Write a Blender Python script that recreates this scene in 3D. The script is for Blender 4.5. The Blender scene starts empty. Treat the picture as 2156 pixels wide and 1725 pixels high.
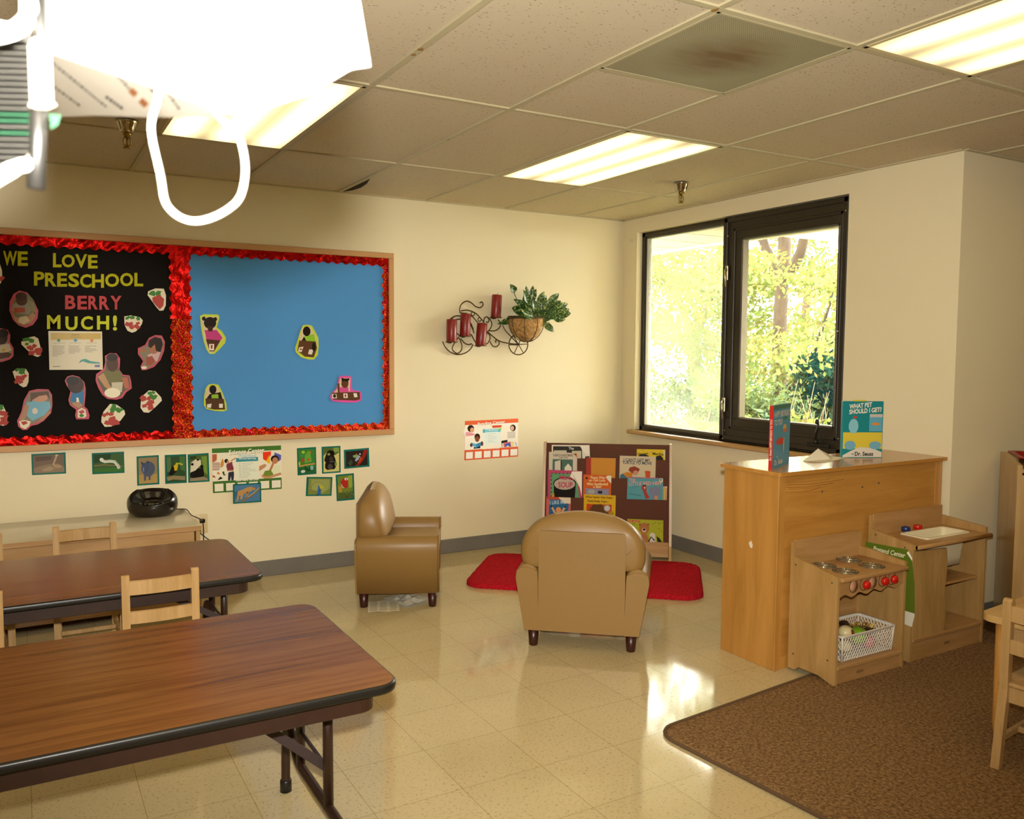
import bpy, bmesh, math, random
from mathutils import Vector, Matrix, Euler
random.seed(7)
PI = math.pi
S = bpy.context.scene
COL = S.collection

# ------------------------------------------------------------------ camera
cam_data = bpy.data.cameras.new('camera')
cam_data.sensor_fit = 'HORIZONTAL'; cam_data.sensor_width = 36.0
cam_data.lens = 29.83
cam_data.clip_start = 0.02; cam_data.clip_end = 200
cam_data.dof.use_dof = True; cam_data.dof.focus_distance = 4.3; cam_data.dof.aperture_fstop = 9.0
cam = bpy.data.objects.new('camera', cam_data); COL.objects.link(cam)
cam.matrix_world = Matrix(((0.8652, 0.0301, -0.5004, -4.0703), (-0.5013, 0.0637, -0.8629, -5.3180),
                           (0.0059, 0.9975, 0.0702, 1.4310), (0, 0, 0, 1)))
S.camera = cam

# ------------------------------------------------------------------ exposure, sky, sun, flash
S.view_settings.view_transform = 'Standard'; S.view_settings.look = 'None'
S.view_settings.exposure = 0.82; S.view_settings.gamma = 1.0; S.view_settings.use_curve_mapping = False
S.cycles.max_bounces = 8; S.cycles.diffuse_bounces = 4; S.cycles.glossy_bounces = 4
S.cycles.transmission_bounces = 4; S.cycles.transparent_max_bounces = 12
S.cycles.caustics_reflective = False; S.cycles.caustics_refractive = False
S.cycles.sample_clamp_indirect = 8.0
world = bpy.data.worlds.new('sky'); S.world = world; world.use_nodes = True
bg = world.node_tree.nodes['Background']
bg.inputs['Color'].default_value = (1.0, 0.98, 0.90, 1); bg.inputs['Strength'].default_value = 20.0
def light(name, kind, loc, energy, color, direction=None, **kw):
    d = bpy.data.lights.new(name, kind); d.energy = energy; d.color = color
    for k, v in kw.items(): setattr(d, k, v)
    o = bpy.data.objects.new(name, d); COL.objects.link(o); o.location = loc
    if direction is not None: o.rotation_euler = Vector(direction).to_track_quat('-Z', 'Y').to_euler()
    return o
light('sun', 'SUN', (-6, -4, 12), 6.0, (1.0, 0.93, 0.74), (0.62, 0.30, -0.72), angle=0.01)
# the photographer's flash, just above the lens
light('camera_flash', 'SPOT', (-4.068, -5.31, 1.55), 330.0, (1.0, 0.95, 0.86), (0.46, 0.86, 0.06),
      spot_size=math.radians(100), spot_blend=0.8, shadow_soft_size=0.022)

# ------------------------------------------------------------------ materials
MATS = {}
def lin(h):
    v = [int(h[i:i+2], 16) / 255 for i in (0, 2, 4)]
    return tuple((c / 12.92 if c <= 0.04045 else ((c + 0.055) / 1.055) ** 2.4) for c in v) + (1,)
def mat(name, color='808080', rough=0.5, metal=0.0, spec=0.5, noise=None, bump=None, coat=0.0, sheen=0.0, trans=None):
    """noise = (scale, amount); bump = (scale, strength)"""
    if name in MATS: return MATS[name]
    m = bpy.data.materials.new(name); m.use_nodes = True; MATS[name] = m
    nt = m.node_tree; b = nt.nodes['Principled BSDF']
    c = lin(color) if isinstance(color, str) else tuple(color) + (1,)
    b.inputs['Base Color'].default_value = c
    b.inputs['Roughness'].default_value = rough; b.inputs['Metallic'].default_value = metal
    b.inputs['Specular IOR Level'].default_value = spec
    if coat: b.inputs['Coat Weight'].default_value = coat; b.inputs['Coat Roughness'].default_value = 0.08
    if sheen: b.inputs['Sheen Weight'].default_value = sheen
    tc = nt.nodes.new('ShaderNodeTexCoord') if (noise or bump) else None
    if noise:
        n = nt.nodes.new('ShaderNodeTexNoise'); n.inputs['Scale'].default_value = noise[0]; n.inputs['Detail'].default_value = 5
        r = nt.nodes.new('ShaderNodeValToRGB')
        k = noise[1]
        r.color_ramp.elements[0].position = 0.3; r.color_ramp.elements[1].position = 0.7
        r.color_ramp.elements[0].color = tuple(max(0, x * (1 - k)) for x in c[:3]) + (1,)
        r.color_ramp.elements[1].color = tuple(min(1, x * (1 + k)) for x in c[:3]) + (1,)
        nt.links.new(tc.outputs['Object'], n.inputs['Vector']); nt.links.new(n.outputs['Fac'], r.inputs['Fac'])
        nt.links.new(r.outputs['Color'], b.inputs['Base Color'])
    if bump:
        n = nt.nodes.new('ShaderNodeTexNoise'); n.inputs['Scale'].default_value = bump[0]; n.inputs['Detail'].default_value = 3
        p = nt.nodes.new('ShaderNodeBump'); p.inputs['Strength'].default_value = bump[1]; p.inputs['Distance'].default_value = 0.01
        nt.links.new(tc.outputs['Object'], n.inputs['Vector']); nt.links.new(n.outputs['Fac'], p.inputs['Height'])
        nt.links.new(p.outputs['Normal'], b.inputs['Normal'])
    return m
def wood(name, c1, c2, stretch=(1, 14, 14), scale=3.0, rough=0.35, coat=0.0, contrast=(0.35, 0.7), fine=0.25):
    """grain runs along the axis with the small stretch value"""
    if name in MATS: return MATS[name]
    m = mat(name, c1, rough, coat=coat); nt = m.node_tree; b = nt.nodes['Principled BSDF']
    tc = nt.nodes.new('ShaderNodeTexCoord'); mp = nt.nodes.new('ShaderNodeMapping'); mp.inputs['Scale'].default_value = stretch
    n = nt.nodes.new('ShaderNodeTexNoise'); n.inputs['Scale'].default_value = scale; n.inputs['Detail'].default_value = 7
    n.inputs['Distortion'].default_value = 0.6
    n2 = nt.nodes.new('ShaderNodeTexNoise'); n2.inputs['Scale'].default_value = scale * 7; n2.inputs['Detail'].default_value = 3
    mx = nt.nodes.new('ShaderNodeMath'); mx.operation = 'MULTIPLY_ADD'; mx.inputs[1].default_value = fine
    r = nt.nodes.new('ShaderNodeValToRGB')
    r.color_ramp.elements[0].position = contrast[0] + fine / 2; r.color_ramp.elements[1].position = contrast[1] + fine / 2
    r.color_ramp.elements[0].color = lin(c2); r.color_ramp.elements[1].color = lin(c1)
    L = nt.links.new
    L(tc.outputs['Object'], mp.inputs['Vector']); L(mp.outputs['Vector'], n.inputs['Vector']); L(mp.outputs['Vector'], n2.inputs['Vector'])
    L(n2.outputs['Fac'], mx.inputs[0]); L(n.outputs['Fac'], mx.inputs[2]); L(mx.outputs[0], r.inputs['Fac'])
    L(r.outputs['Color'], b.inputs['Base Color'])
    return m
def flat(hexc, rough=0.6): return mat('print_' + hexc.lower(), hexc, rough, spec=0.15)

# ------------------------------------------------------------------ mesh helpers
def B(): return bmesh.new()
def add(bm, vs, fs, mi=0, smooth=False, M=None):
    V = [bm.verts.new((M @ Vector(v)) if M else v) for v in vs]
    out = []
    for f in fs:
        try: F = bm.faces.new([V[i] for i in f])
        except ValueError: continue
        F.material_index = mi; F.smooth = smooth; out.append(F)
    return V, out
def box(bm, lo, hi, bev=0.0, seg=2, mi=0, M=None):
    t = bmesh.new()
    x0, y0, z0 = lo; x1, y1, z1 = hi
    V = [t.verts.new(p) for p in ((x0,y0,z0),(x1,y0,z0),(x1,y1,z0),(x0,y1,z0),(x0,y0,z1),(x1,y0,z1),(x1,y1,z1),(x0,y1,z1))]
    for f in ((0,3,2,1),(4,5,6,7),(0,1,5,4),(1,2,6,5),(2,3,7,6),(3,0,4,7)): t.faces.new([V[i] for i in f])
    if bev > 0:
        bmesh.ops.bevel(t, geom=t.edges[:], offset=bev, segments=seg, profile=0.5, affect='EDGES')
    t.verts.index_update()
    add(bm, [v.co.copy() for v in t.verts], [[v.index for v in f.verts] for f in t.faces], mi, bev > 0 and seg > 1, M)
    t.free()
def tube(bm, pts, r, n=8, closed=False, mi=0, M=None, smooth=True):
    pts = [Vector(p) for p in pts]; N = len(pts); rad = r if isinstance(r, (list, tuple)) else [r] * N
    up = None; vs = []; fs = []
    for i, p in enumerate(pts):
        if closed: d = pts[(i + 1) % N] - pts[i - 1]
        else: d = pts[min(i + 1, N - 1)] - pts[max(i - 1, 0)]
        d.normalize()
        if up is None:
            a = Vector((0, 0, 1)) if abs(d.z) < 0.9 else Vector((1, 0, 0)); up = (a - d * a.dot(d)).normalized()
        else:
            up = up - d * up.dot(d)
            up = up.normalized() if up.length > 1e-6 else d.orthogonal().normalized()
        s = d.cross(up)
        for k in range(n):
            a = 2 * PI * k / n; vs.append(p + (up * math.cos(a) + s * math.sin(a)) * rad[i])
    for i in range(N if closed else N - 1):
        j = (i + 1) % N
        for k in range(n): fs.append((i*n+k, i*n+(k+1) % n, j*n+(k+1) % n, j*n+k))
    if not closed: fs += [tuple(range(n))[::-1], tuple((N-1)*n+k for k in range(n))]
    add(bm, vs, fs, mi, smooth, M)
def smoothpath(pts, k=5, closed=False):
    """Catmull-Rom through the points"""
    P = [Vector(p) for p in pts]; N = len(P); out = []
    for i in range(N if closed else N - 1):
        g = lambda j: P[j % N] if closed else P[min(max(j, 0), N - 1)]
        a, b, c, d = g(i-1), g(i), g(i+1), g(i+2)
        for s in range(k):
            t = s / k
            out.append(0.5 * ((2*b) + (c-a)*t + (2*a-5*b+4*c-d)*t*t + (3*b-a-3*c+d)*t**3))
    if not closed: out.append(P[-1])
    return out
def lathe(bm, prof, n=24, mi=0, M=None, smooth=True):
    vs = []; fs = []
    for r, z in prof:
        for k in range(n): vs.append((r * math.cos(2*PI*k/n), r * math.sin(2*PI*k/n), z))
    for i in range(len(prof) - 1):
        for k in range(n): fs.append((i*n+k, i*n+(k+1) % n, (i+1)*n+(k+1) % n, (i+1)*n+k))
    fs += [tuple(range(n))[::-1], tuple((len(prof)-1)*n+k for k in range(n))]
    add(bm, vs, fs, mi, smooth, M)
def prism(bm, poly, axis, a, b, mi=0, M=None, smooth=False):
    """extrude a 2D polygon along axis: 'x' -> (y,z), 'y' -> (x,z), 'z' -> (x,y)"""
    f = {'x': lambda p, t: (t, p[0], p[1]), 'y': lambda p, t: (p[0], t, p[1]), 'z': lambda p, t: (p[0], p[1], t)}[axis]
    n = len(poly); vs = [f(p, a) for p in poly] + [f(p, b) for p in poly]
    fs = [tuple(range(n))[::-1], tuple(range(n, 2*n))] + [(i, (i+1) % n, n+(i+1) % n, n+i) for i in range(n)]
    V, F = add(bm, vs, fs, mi, smooth, M)
    for q in F[:2]: q.smooth = False
    bmesh.ops.recalc_face_normals(bm, faces=F)
def rrect(w, h, r, k=5, cx=0, cy=0):
    out = []
    for sx, sy, a0 in ((1, 1, 0), (-1, 1, 90), (-1, -1, 180), (1, -1, 270)):
        for i in range(k + 1):
            a = math.radians(a0 + 90 * i / k); out.append((cx + sx*(w/2-r) + r*math.cos(a), cy + sy*(h/2-r) + r*math.sin(a)))
    return out
def grid(bm, P, cu=False, cv=False, mi=0, smooth=True, M=None):
    nu, nv = len(P), len(P[0]); vs = [p for row in P for p in row]; fs = []
    for i in range(nu if cu else nu - 1):
        for j in range(nv if cv else nv - 1):
            a, b = (i+1) % nu, (j+1) % nv
            fs.append((i*nv+j, a*nv+j, a*nv+b, i*nv+b))
    return add(bm, vs, fs, mi, smooth, M)
def obj(name, bm, mats, parent=None, loc=None, rot=None, fix=True):
    if fix: bmesh.ops.recalc_face_normals(bm, faces=bm.faces[:])
    me = bpy.data.meshes.new(name); bm.to_mesh(me); bm.free()
    for m in (mats if isinstance(mats, (list, tuple)) else [mats]): me.materials.append(m)
    o = bpy.data.objects.new(name, me); COL.objects.link(o)
    if parent: o.parent = parent
    if loc is not None: o.location = loc
    if rot is not None: o.rotation_euler = rot
    return o
def tag(o, label, cat, group=None, kind=None):
    o['label'] = label; o['category'] = cat
    if group: o['group'] = group
    if kind: o['kind'] = kind
    return o
def thing(name, label, cat, loc=(0,0,0), rz=0, group=None):
    o = bpy.data.objects.new(name, None); COL.objects.link(o); o.empty_display_size = 0.05
    o.location = loc; o.rotation_euler = (0, 0, rz)
    return tag(o, label, cat, group)
def struct(name, bm, m, parent=None, **kw):
    o = obj(name, bm, m, parent, **kw)
    if not parent: o['kind'] = 'structure'
    return o
def dup(root, loc, rz, label, group=None):
    r = root.copy(); COL.objects.link(r); r.location = loc; r.rotation_euler = (0, 0, rz); r['label'] = label
    if group: r['group'] = group
    for ch in list(root.children):
        c = ch.copy(); COL.objects.link(c); c.parent = r
        for g in list(ch.children):
            d = g.copy(); COL.objects.link(d); d.parent = c
    return r
def textmesh(txt, bold=0.0):
    """verts / faces of a string in the built-in font, scaled to the unit box"""
    cu = bpy.data.curves.new('t', 'FONT'); cu.body = txt; cu.offset = bold; cu.resolution_u = 3; cu.fill_mode = 'FRONT'
    o = bpy.data.objects.new('t', cu); COL.objects.link(o)
    dg = bpy.context.evaluated_depsgraph_get(); me = bpy.data.meshes.new_from_object(o.evaluated_get(dg))
    vs = [v.co.copy() for v in me.vertices]; fs = [tuple(p.vertices) for p in me.polygons]
    bpy.data.objects.remove(o); bpy.data.curves.remove(cu); bpy.data.meshes.remove(me)
    x0, x1 = min(v.x for v in vs), max(v.x for v in vs); y0, y1 = min(v.y for v in vs), max(v.y for v in vs)
    return [((v.x - (x0+x1)/2) / max(x1-x0, 1e-6), (v.y - (y0+y1)/2) / max(y1-y0, 1e-6)) for v in vs], fs
def put_text(bm, txt, center, ex, ey, depth, bold=0.02, mi=0, thick=0.0):
    """text lying in the local XZ plane, centre, full-width vector ex, full-height vector ey, facing -Y"""
    vs, fs = textmesh(txt, bold)
    pos = [(center[0] + u*ex[0] + v*ey[0], -depth, center[1] + u*ex[1] + v*ey[1]) for u, v in vs]
    add(bm, pos, fs, mi)
    if thick:
        n = len(pos); cnt = {}
        for f in fs:
            for i in range(len(f)):
                a, b = f[i], f[(i+1) % len(f)]; cnt[(a, b)] = 1
        add(bm, [(x, 0.0, z) for x, y, z in pos], [tuple(reversed(f)) for f in fs], mi)
        side = [(a, b) for a, b in cnt if (b, a) not in cnt]
        add(bm, pos + [(x, 0.0, z) for x, y, z in pos], [(b, a, a+n, b+n) for a, b in side], mi)
# ------------------------------------------------------------------ the room shell
H = 2.427
XL, XR, YB = -7.0, 3.0, -8.0
wallm = mat('cream_wall_paint', 'DDD2B0', 0.42, bump=(180, 0.06), noise=(1.2, 0.02), spec=0.35)
# floor: vinyl composition tiles
fm = mat('vinyl_floor_tiles', 'C9B07A', 0.16, spec=0.45); nt = fm.node_tree; Lk = nt.links.new; pb = nt.nodes['Principled BSDF']
tc = nt.nodes.new('ShaderNodeTexCoord'); mp = nt.nodes.new('ShaderNodeMapping'); mp.inputs['Location'].default_value = (3.47, 2.62, 0)
br = nt.nodes.new('ShaderNodeTexBrick'); br.offset = 0; br.squash = 1
for k, v in (('Scale', 1.0), ('Mortar Size', 0.0011), ('Mortar Smooth', 0.2), ('Brick Width', 0.3048), ('Row Height', 0.3048), ('Bias', 0.0)): br.inputs[k].default_value = v
br.inputs['Color1'].default_value = lin('C6B68E'); br.inputs['Color2'].default_value = lin('C3B38A'); br.inputs['Mortar'].default_value = lin('9A8860')
n1 = nt.nodes.new('ShaderNodeTexNoise'); n1.inputs['Scale'].default_value = 95; n1.inputs['Detail'].default_value = 4; n1.inputs['Roughness'].default_value = 0.7
r1 = nt.nodes.new('ShaderNodeValToRGB'); r1.color_ramp.elements[0].position = 0.34; r1.color_ramp.elements[1].position = 0.44
r1.color_ramp.elements[0].color = (0.62, 0.56, 0.46, 1); r1.color_ramp.elements[1].color = (1, 1, 1, 1)
n2 = nt.nodes.new('ShaderNodeTexNoise'); n2.inputs['Scale'].default_value = 3.2; n2.inputs['Detail'].default_value = 4
r2 = nt.nodes.new('ShaderNodeValToRGB'); r2.color_ramp.elements[0].color = (0.88, 0.87, 0.84, 1); r2.color_ramp.elements[1].color = (1.06, 1.05, 1.0, 1)
m1 = nt.nodes.new('ShaderNodeMixRGB'); m1.blend_type = 'MULTIPLY'; m1.inputs[0].default_value = 1
m2 = nt.nodes.new('ShaderNodeMixRGB'); m2.blend_type = 'MULTIPLY'; m2.inputs[0].default_value = 1
Lk(tc.outputs['Object'], mp.inputs['Vector']); Lk(mp.outputs['Vector'], br.inputs['Vector'])
Lk(tc.outputs['Object'], n1.inputs['Vector']); Lk(tc.outputs['Object'], n2.inputs['Vector'])
Lk(n1.outputs['Fac'], r1.inputs['Fac']); Lk(n2.outputs['Fac'], r2.inputs['Fac'])
Lk(br.outputs['Color'], m1.inputs[1]); Lk(r1.outputs['Color'], m1.inputs[2]); Lk(m1.outputs[0], m2.inputs[1]); Lk(r2.outputs['Color'], m2.inputs[2])
Lk(m2.outputs[0], pb.inputs['Base Color'])
n3 = nt.nodes.new('ShaderNodeTexNoise'); n3.inputs['Scale'].default_value = 5; n3.inputs['Detail'].default_value = 3
r3 = nt.nodes.new('ShaderNodeMapRange'); r3.inputs[3].default_value = 0.04; r3.inputs[4].default_value = 0.11
Lk(tc.outputs['Object'], n3.inputs['Vector']); Lk(n3.outputs['Fac'], r3.inputs[0]); Lk(r3.outputs[0], pb.inputs['Roughness'])
b3 = nt.nodes.new('ShaderNodeBump'); b3.inputs['Strength'].default_value = 0.12; b3.inputs['Distance'].default_value = 0.002; b3.invert = True
Lk(br.outputs['Fac'], b3.inputs['Height']); Lk(b3.outputs['Normal'], pb.inputs['Normal'])
b = B(); box(b, (XL, YB, -0.1), (0.0, 0.0, 0)); box(b, (0.0, YB, -0.1), (XR, -2.74, 0)); struct('floor', b, fm)
# walls
b = B(); box(b, (XL - 0.15, 0, -0.1), (0.15, 0.15, H + 0.1)); struct('wall_back', b, wallm)
OY0, OY1, OZ0, OZ1 = -2.07, -0.17, 0.825, 2.32
b = B()
box(b, (0, -2.74, -0.1), (0.15, OY0, H + 0.1)); box(b, (0, OY1, -0.1), (0.15, 0.0, H + 0.1))
box(b, (0, OY0, -0.1), (0.15, OY1, OZ0)); box(b, (0, OY0, OZ1), (0.15, OY1, H + 0.1)); struct('wall_right', b, wallm)
b = B(); box(b, (0.15, -2.74, -0.1), (XR + 0.15, -2.59, H + 0.1)); struct('wall_recess', b, wallm)
b = B(); box(b, (XL - 0.15, YB - 0.15, -0.1), (XL, 0, H + 0.1)); struct('wall_left', b, wallm)
b = B(); box(b, (XL, YB - 0.15, -0.1), (XR + 0.15, YB, H + 0.1)); struct('wall_rear', b, wallm)
b = B(); box(b, (XR, YB, -0.1), (XR + 0.15, -2.74, H + 0.1)); struct('wall_far_right', b, wallm)
basem = mat('grey_vinyl_baseboard', '6E6A62', 0.45, noise=(6, 0.08))
def baseboard(name, x0, y0, x1, y1):
    b = B(); box(b, (x0, y0, 0), (x1, y1, 0.1), 0.003, 1); struct(name, b, basem)
baseboard('baseboard_back', XL, -0.008, -0.008, 0); baseboard('baseboard_right', -0.008, -2.748, 0, 0)
baseboard('baseboard_recess', 0.0, -2.748, XR, -2.74)
# ceiling: acoustic tiles on a T-bar grid
cm = mat('acoustic_ceiling_tile', 'C7B186', 0.85, spec=0.2); nt = cm.node_tree; Lk = nt.links.new; pb = nt.nodes['Principled BSDF']
tc = nt.nodes.new('ShaderNodeTexCoord'); mp = nt.nodes.new('ShaderNodeMapping'); mp.inputs['Scale'].default_value = (1.0, 2.2, 1)
v = nt.nodes.new('ShaderNodeTexVoronoi'); v.inputs['Scale'].default_value = 42; v.inputs['Randomness'].default_value = 1
rr = nt.nodes.new('ShaderNodeValToRGB'); rr.color_ramp.elements[0].position = 0.12; rr.color_ramp.elements[1].position = 0.23
rr.color_ramp.elements[0].color = lin('8A7C60'); rr.color_ramp.elements[1].color = lin('CCBFA4')
n = nt.nodes.new('ShaderNodeTexNoise'); n.inputs['Scale'].default_value = 34
mxx = nt.nodes.new('ShaderNodeMath'); mxx.operation = 'MULTIPLY_ADD'; mxx.inputs[1].default_value = 0.32; 
sub = nt.nodes.new('ShaderNodeMath'); sub.operation = 'SUBTRACT'; sub.inputs[1].default_value = 0.14
nb = nt.nodes.new('ShaderNodeBump'); nb.inputs['Strength'].default_value = 0.25; nb.inputs['Distance'].default_value = 0.004
n9 = nt.nodes.new('ShaderNodeTexNoise'); n9.inputs['Scale'].default_value = 240
Lk(tc.outputs['Object'], mp.inputs['Vector']); Lk(mp.outputs['Vector'], v.inputs['Vector']); Lk(mp.outputs['Vector'], n.inputs['Vector'])
Lk(n.outputs['Fac'], mxx.inputs[0]); Lk(v.outputs['Distance'], mxx.inputs[2]); Lk(mxx.outputs[0], sub.inputs[0]); Lk(sub.outputs[0], rr.inputs['Fac'])
Lk(rr.outputs['Color'], pb.inputs['Base Color']); Lk(tc.outputs['Object'], n9.inputs['Vector']); Lk(n9.outputs['Fac'], nb.inputs['Height']); Lk(nb.outputs['Normal'], pb.inputs['Normal'])
b = B(); box(b, (XL, YB, H + 0.006), (XR, 0, H + 0.1)); ceil = struct('ceiling', b, cm)
barm = mat('cream_ceiling_grid', 'B8AE8C', 0.5)
X0, Y0, T2 = -1.6636, -0.969, 0.6096      # a crossing of the grid and its module
b = B()
k = -9
xs = [X0 + T2 * k for k in range(-8, 8) if XL < X0 + T2 * k < XR]
ys = [Y0 - 1.2192 * k for k in range(-1, 7) if YB < Y0 - 1.2192 * k < 0]
for x in xs: box(b, (x - 0.012, YB, H), (x + 0.012, -0.022 if x < 0 else -2.762, H + 0.0061))
for y in ys: box(b, (XL, y - 0.012, H - 0.0004), (-0.022 if y > -2.74 else XR, y + 0.012, H + 0.006))
box(b, (X0 - T2, Y0 - 3 * T2 - 0.012, H - 0.0004), (X0, Y0 - 3 * T2 + 0.012, H + 0.006))
for lo, hi in (((XL, -0.022), (0, 0)), ((-0.022, -2.74), (0, 0)), ((0, -2.762), (XR, -2.74))): box(b, lo + (H - 0.001,), hi + (H + 0.006,))
struct('trim_1', b, barm)
# rust and tape marks on the grid
b = B()
for (px, py, w, h) in ((-2.884, -2.595, 0.008, 0.012), (-2.885, -2.655, 0.010, 0.016), (-2.279, -3.40, 0.009, 0.015), (-2.276, -1.606, 0.005, 0.010)):
    add(b, [(px + w*math.cos(a)*(1+.3*math.sin(3*a)), py + h*math.sin(a), H - 0.0012) for a in [i*PI/5 for i in range(10)]], [tuple(range(10))])
obj('rust_stain', b, mat('rust_stain', '9A7434', 0.7), bpy.data.objects['trim_1'])
# dark patch painted for the shade in one sagging tile's gap by the back wall
b = B(); gx = X0 - T2 + 0.014
add(b, [(gx, -.52 + .50 * t, H + 0.0055) for t in (0, .25, .5, .75, 1)] + [(gx + 0.034 * math.sin(PI * t) ** .8 + .001, -.52 + .50 * t, H + .002 - .010 * math.sin(PI * t)) for t in (1, .75, .5, .25, 0)], [tuple(range(10))])
obj('tile_gap_shade', b, mat('gap_shade', '2E2212', 0.9), ceil)

# ------------------------------------------------------------------ ceiling lights, air grille, sprinklers
em = bpy.data.materials.new('lit_diffuser'); em.use_nodes = True; nt = em.node_tree; Lk = nt.links.new
for q in list(nt.nodes): nt.nodes.remove(q)
out = nt.nodes.new('ShaderNodeOutputMaterial'); e = nt.nodes.new('ShaderNodeEmission'); tc = nt.nodes.new('ShaderNodeTexCoord')
sx = nt.nodes.new('ShaderNodeSeparateXYZ'); a = nt.nodes.new('ShaderNodeMath'); a.operation = 'MULTIPLY'; a.inputs[1].default_value = 2 * PI / 0.20
c = nt.nodes.new('ShaderNodeMath'); c.operation = 'COSINE'; mr = nt.nodes.new('ShaderNodeMapRange'); mr.inputs[1].default_value = -1
mr.inputs[3].default_value = 0.7; mr.inputs[4].default_value = 2.3
ay = nt.nodes.new('ShaderNodeMath'); ay.operation = 'ABSOLUTE'; ey = nt.nodes.new('ShaderNodeMapRange'); ey.inputs[1].default_value = 0.42; ey.inputs[2].default_value = 0.6
ey.inputs[3].default_value = 1.0; ey.inputs[4].default_value = 0.5; mu = nt.nodes.new('ShaderNodeMath'); mu.operation = 'MULTIPLY'
Lk(tc.outputs['Object'], sx.inputs[0]); Lk(sx.outputs['X'], a.inputs[0]); Lk(a.outputs[0], c.inputs[0]); Lk(c.outputs[0], mr.inputs[0])
Lk(sx.outputs['Y'], ay.inputs[0]); Lk(ay.outputs[0], ey.inputs[0]); Lk(ey.outputs[0], mu.inputs[0]); Lk(mr.outputs[0], mu.inputs[1]); Lk(mu.outputs[0], e.inputs['Strength'])
e.inputs['Color'].default_value = (1.0, 0.76, 0.37, 1); Lk(e.outputs[0], out.inputs[0])
framem = mat('light_frame_enamel', 'C8B98C', 0.4)
def ceiling_light(ix, iy, label):
    t = thing('ceiling_light', label, 'light', (X0 + T2 * (ix + .5), Y0 - 1.2192 * (iy + .5), H), 0, 'recessed fluorescent ceiling lights')
    b = B(); w, l = 0.2928, 0.5976
    for lo, hi in (((-w, -l), (-w + .018, l)), ((w - .018, -l), (w, l)), ((-w, -l), (w, -l + .018)), ((-w, l - .018), (w, l))):
        box(b, lo + (-0.002,), hi + (0.0055,), 0.001, 1)
    obj('light_frame', b, framem, t)
    b = B(); box(b, (-w + .018, -l + .018, -0.001), (w - .018, l - .018, 0.005)); obj('diffuser', b, em, t)
    return t
ceiling_light(-3, 0, 'lit ceiling light at left, partly behind the white hanging sheet')
ceiling_light(0, 0, 'lit ceiling light in the middle, left of the chrome sprinkler near the window')
ceiling_light(0, 2, 'lit ceiling light cut by the top right corner, beside the dusty air grille')
for ix, iy, lb in ((-3, 2, 'lit ceiling light behind the camera above the nearest table'), (-6, 0, 'lit ceiling light out of frame at the far left by the back wall'), (-6, 2, 'lit ceiling light out of frame at the left'),
                   (-6, 4, 'lit ceiling light behind the camera at the far left'), (-3, 4, 'lit ceiling light behind the camera'), (0, 4, 'lit ceiling light behind the camera over the brown carpet'), (3, 2, 'lit ceiling light out of frame in the recess at the right'), (3, 4, 'lit ceiling light out of frame at the rear right')):
    ceiling_light(ix, iy, lb)  # unseen fixtures repeating the visible light spacing, added for room fill
# air return grille
gm = mat('perforated_grille', '8C8468', 0.5); nt = gm.node_tree; Lk = nt.links.new; pb = nt.nodes['Principled BSDF']
tc = nt.nodes.new('ShaderNodeTexCoord'); wv = nt.nodes.new('ShaderNodeVectorMath'); wv.operation = 'SCALE'; wv.inputs['Scale'].default_value = 2 * PI / 0.0085
sp = nt.nodes.new('ShaderNodeSeparateXYZ'); s1 = nt.nodes.new('ShaderNodeMath'); s1.operation = 'SINE'; s2 = nt.nodes.new('ShaderNodeMath'); s2.operation = 'SINE'
ad = nt.nodes.new('ShaderNodeMath'); ad.operation = 'ADD'; rp = nt.nodes.new('ShaderNodeValToRGB'); rp.color_ramp.elements[0].position = 0.55; rp.color_ramp.elements[1].position = 0.8
rp.color_ramp.elements[0].color = lin('A49C7C'); rp.color_ramp.elements[1].color = lin('4E4632')
Lk(tc.outputs['Object'], wv.inputs[0]); Lk(wv.outputs[0], sp.inputs[0]); Lk(sp.outputs['X'], s1.inputs[0]); Lk(sp.outputs['Y'], s2.inputs[0])
Lk(s1.outputs[0], ad.inputs[0]); Lk(s2.outputs[0], ad.inputs[1]); Lk(ad.outputs[0], rp.inputs['Fac'])
ns = nt.nodes.new('ShaderNodeTexNoise'); ns.inputs['Scale'].default_value = 9; ns.inputs['Detail'].default_value = 6
mpn = nt.nodes.new('ShaderNodeMapping'); mpn.inputs['Scale'].default_value = (0.5, 2.2, 1); Lk(tc.outputs['Object'], mpn.inputs[0]); Lk(mpn.outputs[0], ns.inputs['Vector'])
gr = nt.nodes.new('ShaderNodeVectorMath'); gr.operation = 'LENGTH'; Lk(tc.outputs['Object'], gr.inputs[0])
gmr = nt.nodes.new('ShaderNodeMapRange'); gmr.inputs[1].default_value = 0.05; gmr.inputs[2].default_value = 0.24; gmr.inputs[3].default_value = 1.9; gmr.inputs[4].default_value = 0
Lk(gr.outputs['Value'], gmr.inputs[0]); mm = nt.nodes.new('ShaderNodeMath'); mm.operation = 'MULTIPLY'; Lk(gmr.outputs[0], mm.inputs[0]); Lk(ns.outputs['Fac'], mm.inputs[1])
mixc = nt.nodes.new('ShaderNodeMixRGB'); Lk(mm.outputs[0], mixc.inputs[0]); Lk(rp.outputs['Color'], mixc.inputs[1]); mixc.inputs[2].default_value = lin('6A4A24'); Lk(mixc.outputs[0], pb.inputs['Base Color'])
t = thing('air_return_grille', 'square perforated air return grille in the ceiling with brown dust stains', 'vent', (X0 - T2 / 2, Y0 - 3.5 * T2, H))
b = B(); box(b, (-.2928, -.2928, 0.0005), (.2928, .2928, 0.0055)); obj('perforated_panel', b, gm, t)
b = B()
for s in (-1, 1):
    box(b, (-.2928, s*.2878 - .005, -0.0012), (.2928, s*.2878 + .005, 0.003)); box(b, (s*.2878 - .005, -.2928, -0.0012), (s*.2878 + .005, .2928, 0.003))
obj('grille_frame', b, barm, t)
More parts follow.
